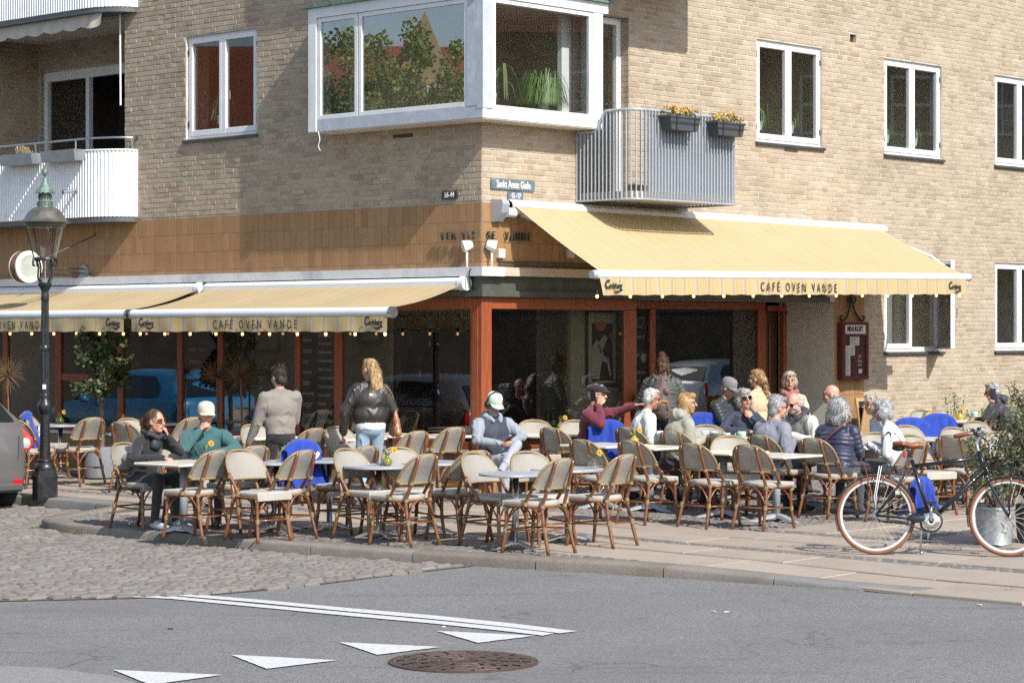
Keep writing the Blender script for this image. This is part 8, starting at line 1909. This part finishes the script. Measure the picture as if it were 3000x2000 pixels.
# 4 walking woman seen from behind
person("long-haired blonde woman in dark quilted leather jacket seen from behind", 1085, 25.6, 108, LEATH, JEAN, hair=HBL, style='long', stand=True, sc=.95, lean=1, hy=30, fem=True, fat=1.05, bulk=1.28, hem=WHT, arms={'L': ((-.30, .02, 1.12), (-.30, .10, .88), (.1, .3, -1), (1, 0, 0), .5), 'R': ((.28, .0, 1.13), (.24, .22, .98), (0, 1, -.2), (-1, 0, 0), .5)}, legs={'L': ((-.09, .06, .5), (-.09, -.16, .14), (-.09, -.0, .04)), 'R': ((.09, .08, .5), (.09, .12, .10), (.10, .28, .035))})
# 5 man with headphones
hm = person("bearded man in mint cap and headphones reading a phone, legs crossed", 1450, 26.1, -58, NAVYV, JEANG, SKINT, lean=-6, hp=28, fat=1.1, arm_mat=HOODG, beard=BRD, cap=('ball', cloth("mint_cap", (.50, .60, .48))), hood=(HOODG, False), sc=.97, dz=-.02, arms={'R': ((.27, .05, .78), (.12, .28, .72), (-.75, .5, .1), (0, -.4, -1), .6), 'L': ((-.30, .10, .78), (-.05, .32, .74), (.8, .3, .1), (0, -.4, -1), .6)}, legs={'R': ((.10, .42, .55), (.12, .40, .12), (.13, .57, .035)), 'L': ((-.02, .44, .70), (.22, .50, .42), (.30, .60, .40))})
# 6 man in maroon
mm = person("man in maroon sweatshirt and black flat cap talking on a phone", 1716, 26.9, -18, MAROON, DTR, SKIN, hair=HGR, style='crop', lean=10, hy=0, hp=4, cap=('flat', cloth("black_wool_cap", (.014, .013, .015))), glasses=(GLASSC, BLACK, 1.0), up=.04, arms={'R': ((.28, .26, .86), (.13, .20, 1.05), (-.25, .1, 1), (-1, .1, 0), .6), 'L': ((-.26, .26, .98), (-.22, .52, 1.06), (0, 1, .2), (0, 0, -1), .3)})
# 7 woman with backpack
bw = person("woman in dark green puffer jacket with hair bun, her back to us", 1940, 28.2, 84, DGRN, BTR, hair=HBR, style='bun', stand=True, sc=.95, fem=True, fat=1.18, puff=True, hp=10, lean=8, arms={'L': ((-.30, .12, 1.12), (-.24, .30, 1.0), (.2, 1, 0), (1, 0, 0), .4), 'R': ((.32, .08, 1.10), (.28, .24, .92), (0, 1, -.3), (-1, 0, 0), .4)})
# 8 ... the seated company on the right
p, z = chair_px("man in the white jacket", .0)
person("white-haired man in white jacket and glasses, in profile", p - 22, z, 12, WJK, DTR, SKINT, bulk=1.15, hair=HWH, style='crop', lean=13, hp=12, glasses=(GLASSC, BLACK, 1.0), up=.03)
p, z = chair_px("hooded beige coat", .0)
person("woman in hooded beige coat with strawberry blonde hair", p - 46, z, 22, BEIGE, DTR, bulk=1.18, hair=HRD, style='bob', lean=12, fem=True, fat=1.15, hood=(BEIGE, True), glasses=(GLASSC, MTL, .95), hy=-20)
person("man in black puffer jacket and grey cap resting his head on his hand", 2098, 28.9, -38, BPUF, DTR, hair=HGR, style='crop', lean=14, hp=20, puff=True, up=.08, cap=('ball', cloth("grey_cap", (.19, .18, .19))), arms={'L': ((-.24, .36, .88), (-.13, .28, 1.06), (.35, -.1, .9), (.7, -.5, 0), .8), 'R': ((.26, .26, .82), (.02, .46, .79), (-1, .2, 0), (0, 0, -1), .5)})
person("woman with blonde braid in monogrammed beige top, her back to us", 2228, 29.9, 118, MONO, BTR, hair=HBL, style='braid', lean=6, fem=True, hy=40, up=.14)
person("woman in sunglasses and navy jacket resting her chin on her hand", 2165, 27.9, -78, NAVY, DTR, hair=HGR, style='bob', lean=16, fem=True, hr=8, hy=10, glasses=(DKL, BLACK, 1.2), arms={'L': ((-.24, .36, .80), (-.09, .28, .90), (.45, -.05, .8), (.4, -.7, .2), .7), 'R': ((.28, .26, .78), (.02, .42, .755), (-1, .15, 0), (0, 0, -1), .4)})
person("grey-blonde woman in glasses and red plaid scarf, facing us", 2312, 29.9, -92, CARD, DTR, hair=HGB, style='bob', lean=4, fem=True, glasses=(GLASSC, MTL, 1.0), scarf=PLAID, up=.12)
p, z = chair_px("man in the grey jacket", .02)
person("grey-haired man in grey jacket turned from us, in glasses", p - 42, z, 34, GREYJ, DTR, SKIN, bulk=1.16, hair=HGR, style='wavy', lean=16, hy=-22, glasses=(GLASSC, BLACK, 1.0), fat=1.08)
person("pink-faced bearded man in sunglasses and pale jacket looking down", 2362, 27.2, -140, GREYK, DTR, SKINP, hair=HWH, style='bald', lean=16, hp=22, arm_mat=SHELL, beard=hair_mat("white_beard", (.30, .26, .24), (.46, .42, .4)), glasses=(DKL, MTL, 1.05), hood=(DKJ, False), fat=1.08)
person("bald man in navy jacket behind the white-haired woman", 2464, 27.9, 160, NAVY, DTR, SKINP, hair=HGR, style='bald', lean=8, hy=10, glasses=(GLASSC, MTL, 1.0), up=.04)
p, z = chair_px("navy puffer", .02)
nw = person("woman with fluffy white hair in navy puffer jacket, her back to us", p + 14, z, 62, NPUF, DTR, hair=HWH, style='fluffy', lean=10, fem=True, fat=1.2, puff=True)
person("curly-haired woman in red glasses and light blue knit", 2606, 26.9, -168, LBLU, DTR, SKINP, hair=HGB, style='curly', lean=16, fem=True, glasses=(GLASSC, REDF, 1.15))
p, z = chair_px("black-striped white jacket", .0)
person("short white-haired woman in white jacket with black lines", 2640, 25.2, 158, STRP, DTR, SKINP, hair=HWH, style='bob', lean=16, fem=True, hp=4, glasses=(GLASSC, MTL, 1.0))
person("man in charcoal shell jacket holding a phone to his ear by the wall", 2964, 30.3, 168, DKJ, DTR, SKINT, hair=HGR, style='crop', lean=20, hp=10, hood=(DKJ, True), up=.06, arms={'L': ((-.24, .32, .84), (-.13, .26, 1.02), (.25, -.15, 1), (1, .1, 0), .6), 'R': ((.26, .3, .8), (.1, .45, .8), (-.5, 1, 0), (0, 0, -1), .5)})
# ------------------------------------------------------------------ what they carry
def local_thing(name, label, cat, pers):
    o = empty(name, pers.location, pers.rotation_euler.z); o.scale = pers.scale; tag(o, label, cat); return o
ob, H, Nk, U, P, Fw = hm
th = local_thing("headphones", "black over-ear headphones on the bearded man's mint cap", "headphones", ob); mb = MB(); mb.tube([tuple(H(.098 * math.cos(t), -.012, .02 + .135 * math.sin(t))) for t in [math.pi * k / 12 for k in range(13)]], .010, 6); mb.build("headband", BLACK, th, smooth=True)
for s_ in (-1, 1): MB().ell(tuple(H(s_ * .092, -.005, -.01)), (.026, .042, .048), 12, 8).build("ear_cup", BLACK, th, smooth=True)
def phone(pers, c, rot, label, lit=False): th = local_thing("phone", label, "phone", pers[0]); M = Matrix.Translation(c) @ rot.to_4x4(); MB().bbox(-.036, .036, -.005, .005, -.074, .074, .004, M=M).build("body", BLACK, th); MB().quad(*[tuple(M @ Vector(q)) for q in ((-.032, -.0055, -.068), (.032, -.0055, -.068), (.032, -.0055, .068), (-.032, -.0055, .068))]).build("screen", CARGLASS, th) if False else None; return th
phone(hm, (.035, .385, .775), rotm(.3, -1.0), "phone held low in the bearded man's two hands"); phone(mm, (.112, .12, 1.19), rotm(1.3, .2), "phone pressed to the maroon man's ear")
lm_ = [o for o in bpy.data.objects if o.get("label", "").startswith("man in charcoal")][0]; phone((lm_,), (-.105, .24, 1.15), rotm(1.4, .3), "phone at the charcoal-jacketed man's ear")
wm = [o for o in bpy.data.objects if o.get("label", "").startswith("walking man")][0]; th = local_thing("drink_can", "red drink can in the walking man's hand", "can", wm); MB().lathe([(.022, -.06), (.031, -.052), (.031, .045), (.024, .058)], 14, (-.30, .245, .765)).build("can", REDCAN, th, auto=40); MB().lathe([(.0315, -.02), (.0315, .02)], 14, (-.30, .245, .765), cap=False).build("white_band", PAPER, th)
ww = [o for o in bpy.data.objects if o.get("label", "").startswith("long-haired")][0]; th = local_thing("shoulder_bag", "brown leather shoulder bag on the blonde woman's right side", "bag", ww); TANB = basic("caramel_leather", (.30, .125, .05), .4, var=.1, coat=.1)
grow("bag_body", [('c', (.30, -.13 + .026 * k, .87), (.29, .02 + (k - 5) * .008, 1.15), .05, .022, 0) for k in range(11)], [TANB], .01, 3, [(0, .005, 'f')], th); mb = MB(); mb.tube(smooth_path([(.285, .02, 1.14), (.25, -.06, 1.30), (.16, -.07, 1.42), (.15, .06, 1.40), (.25, .09, 1.25), (.285, .02, 1.14)], 5), .009, 5, flat=.4); mb.build("strap", TANB, th, smooth=True)
ob = w1[0]; th = local_thing("belt_bag", "grey crossbody bag at the seated woman's waist", "bag", ob); grow("pouch", [('c', (.17, .02, .72), (.10, .17, .70), .075, .06, 0)], [cloth("grey_nylon", (.16, .155, .14))], .01, 3, [(0, .005, 'f')], th)
ob = bw[0]; th = local_thing("backpack", "brown quilted backpack on the woman in the green puffer", "backpack", ob); BPK = cloth("brown_quilted_nylon", (.10, .07, .06), .55); grow("sack", [('c', (0, -.24, 1.02), (0, -.22, 1.32), .13, .105, 0), ('e', (0, -.31, 1.08), (.11, .07, .10), I3, 0), ('e', (-.07, -.31, 1.26), (.045, .04, .05), I3, 0), ('e', (.07, -.31, 1.26), (.045, .04, .05), I3, 0), ('c', (-.06, -.22, 1.42), (.06, -.22, 1.42), .04, .04, 0)], [BPK], .01, 2, [(0, .009, 'f')], th); MB().bbox(-.09, .09, -.384, -.37, 1.13, 1.145, .003).build("yellow_zip", PETAL, th)
for s_ in (-1, 1): mb = MB(); mb.tube(smooth_path([(s_ * .08, -.16, 1.42), (s_ * .11, -.05, 1.47), (s_ * .13, .08, 1.38), (s_ * .15, .1, 1.2)], 4), .016, 6, flat=.4); mb.build("strap", BPK, th, smooth=True)
ob = nw[0]; th = local_thing("bag_strap", "dark brown bag strap across the navy puffer jacket's back", "strap"  , ob); mb = MB(); mb.tube(smooth_path([(.19, -.03, 1.06), (.10, -.155, .98), (-.02, -.175, .86), (-.16, -.15, .72)], 5), .022, 6, flat=.25); mb.build("webbing", TAN, th, smooth=True)
X, Y = W(2.75, -.12); th = empty("hanging_bag", (X, Y, 1.1)); tag(th, "black bag hanging on the red window post behind the white jacket", "bag"); grow("sack", [('c', (0, 0, -.1), (0, 0, .12), .10, .06, 0)], [BLK], .012, 2, [(0, .012, 'f')], th); MB().tube([(-.03, 0, .17), (-.02, 0, .3), (.02, 0, .3), (.03, 0, .17)], .006, 5).build("loop", BLK, th)
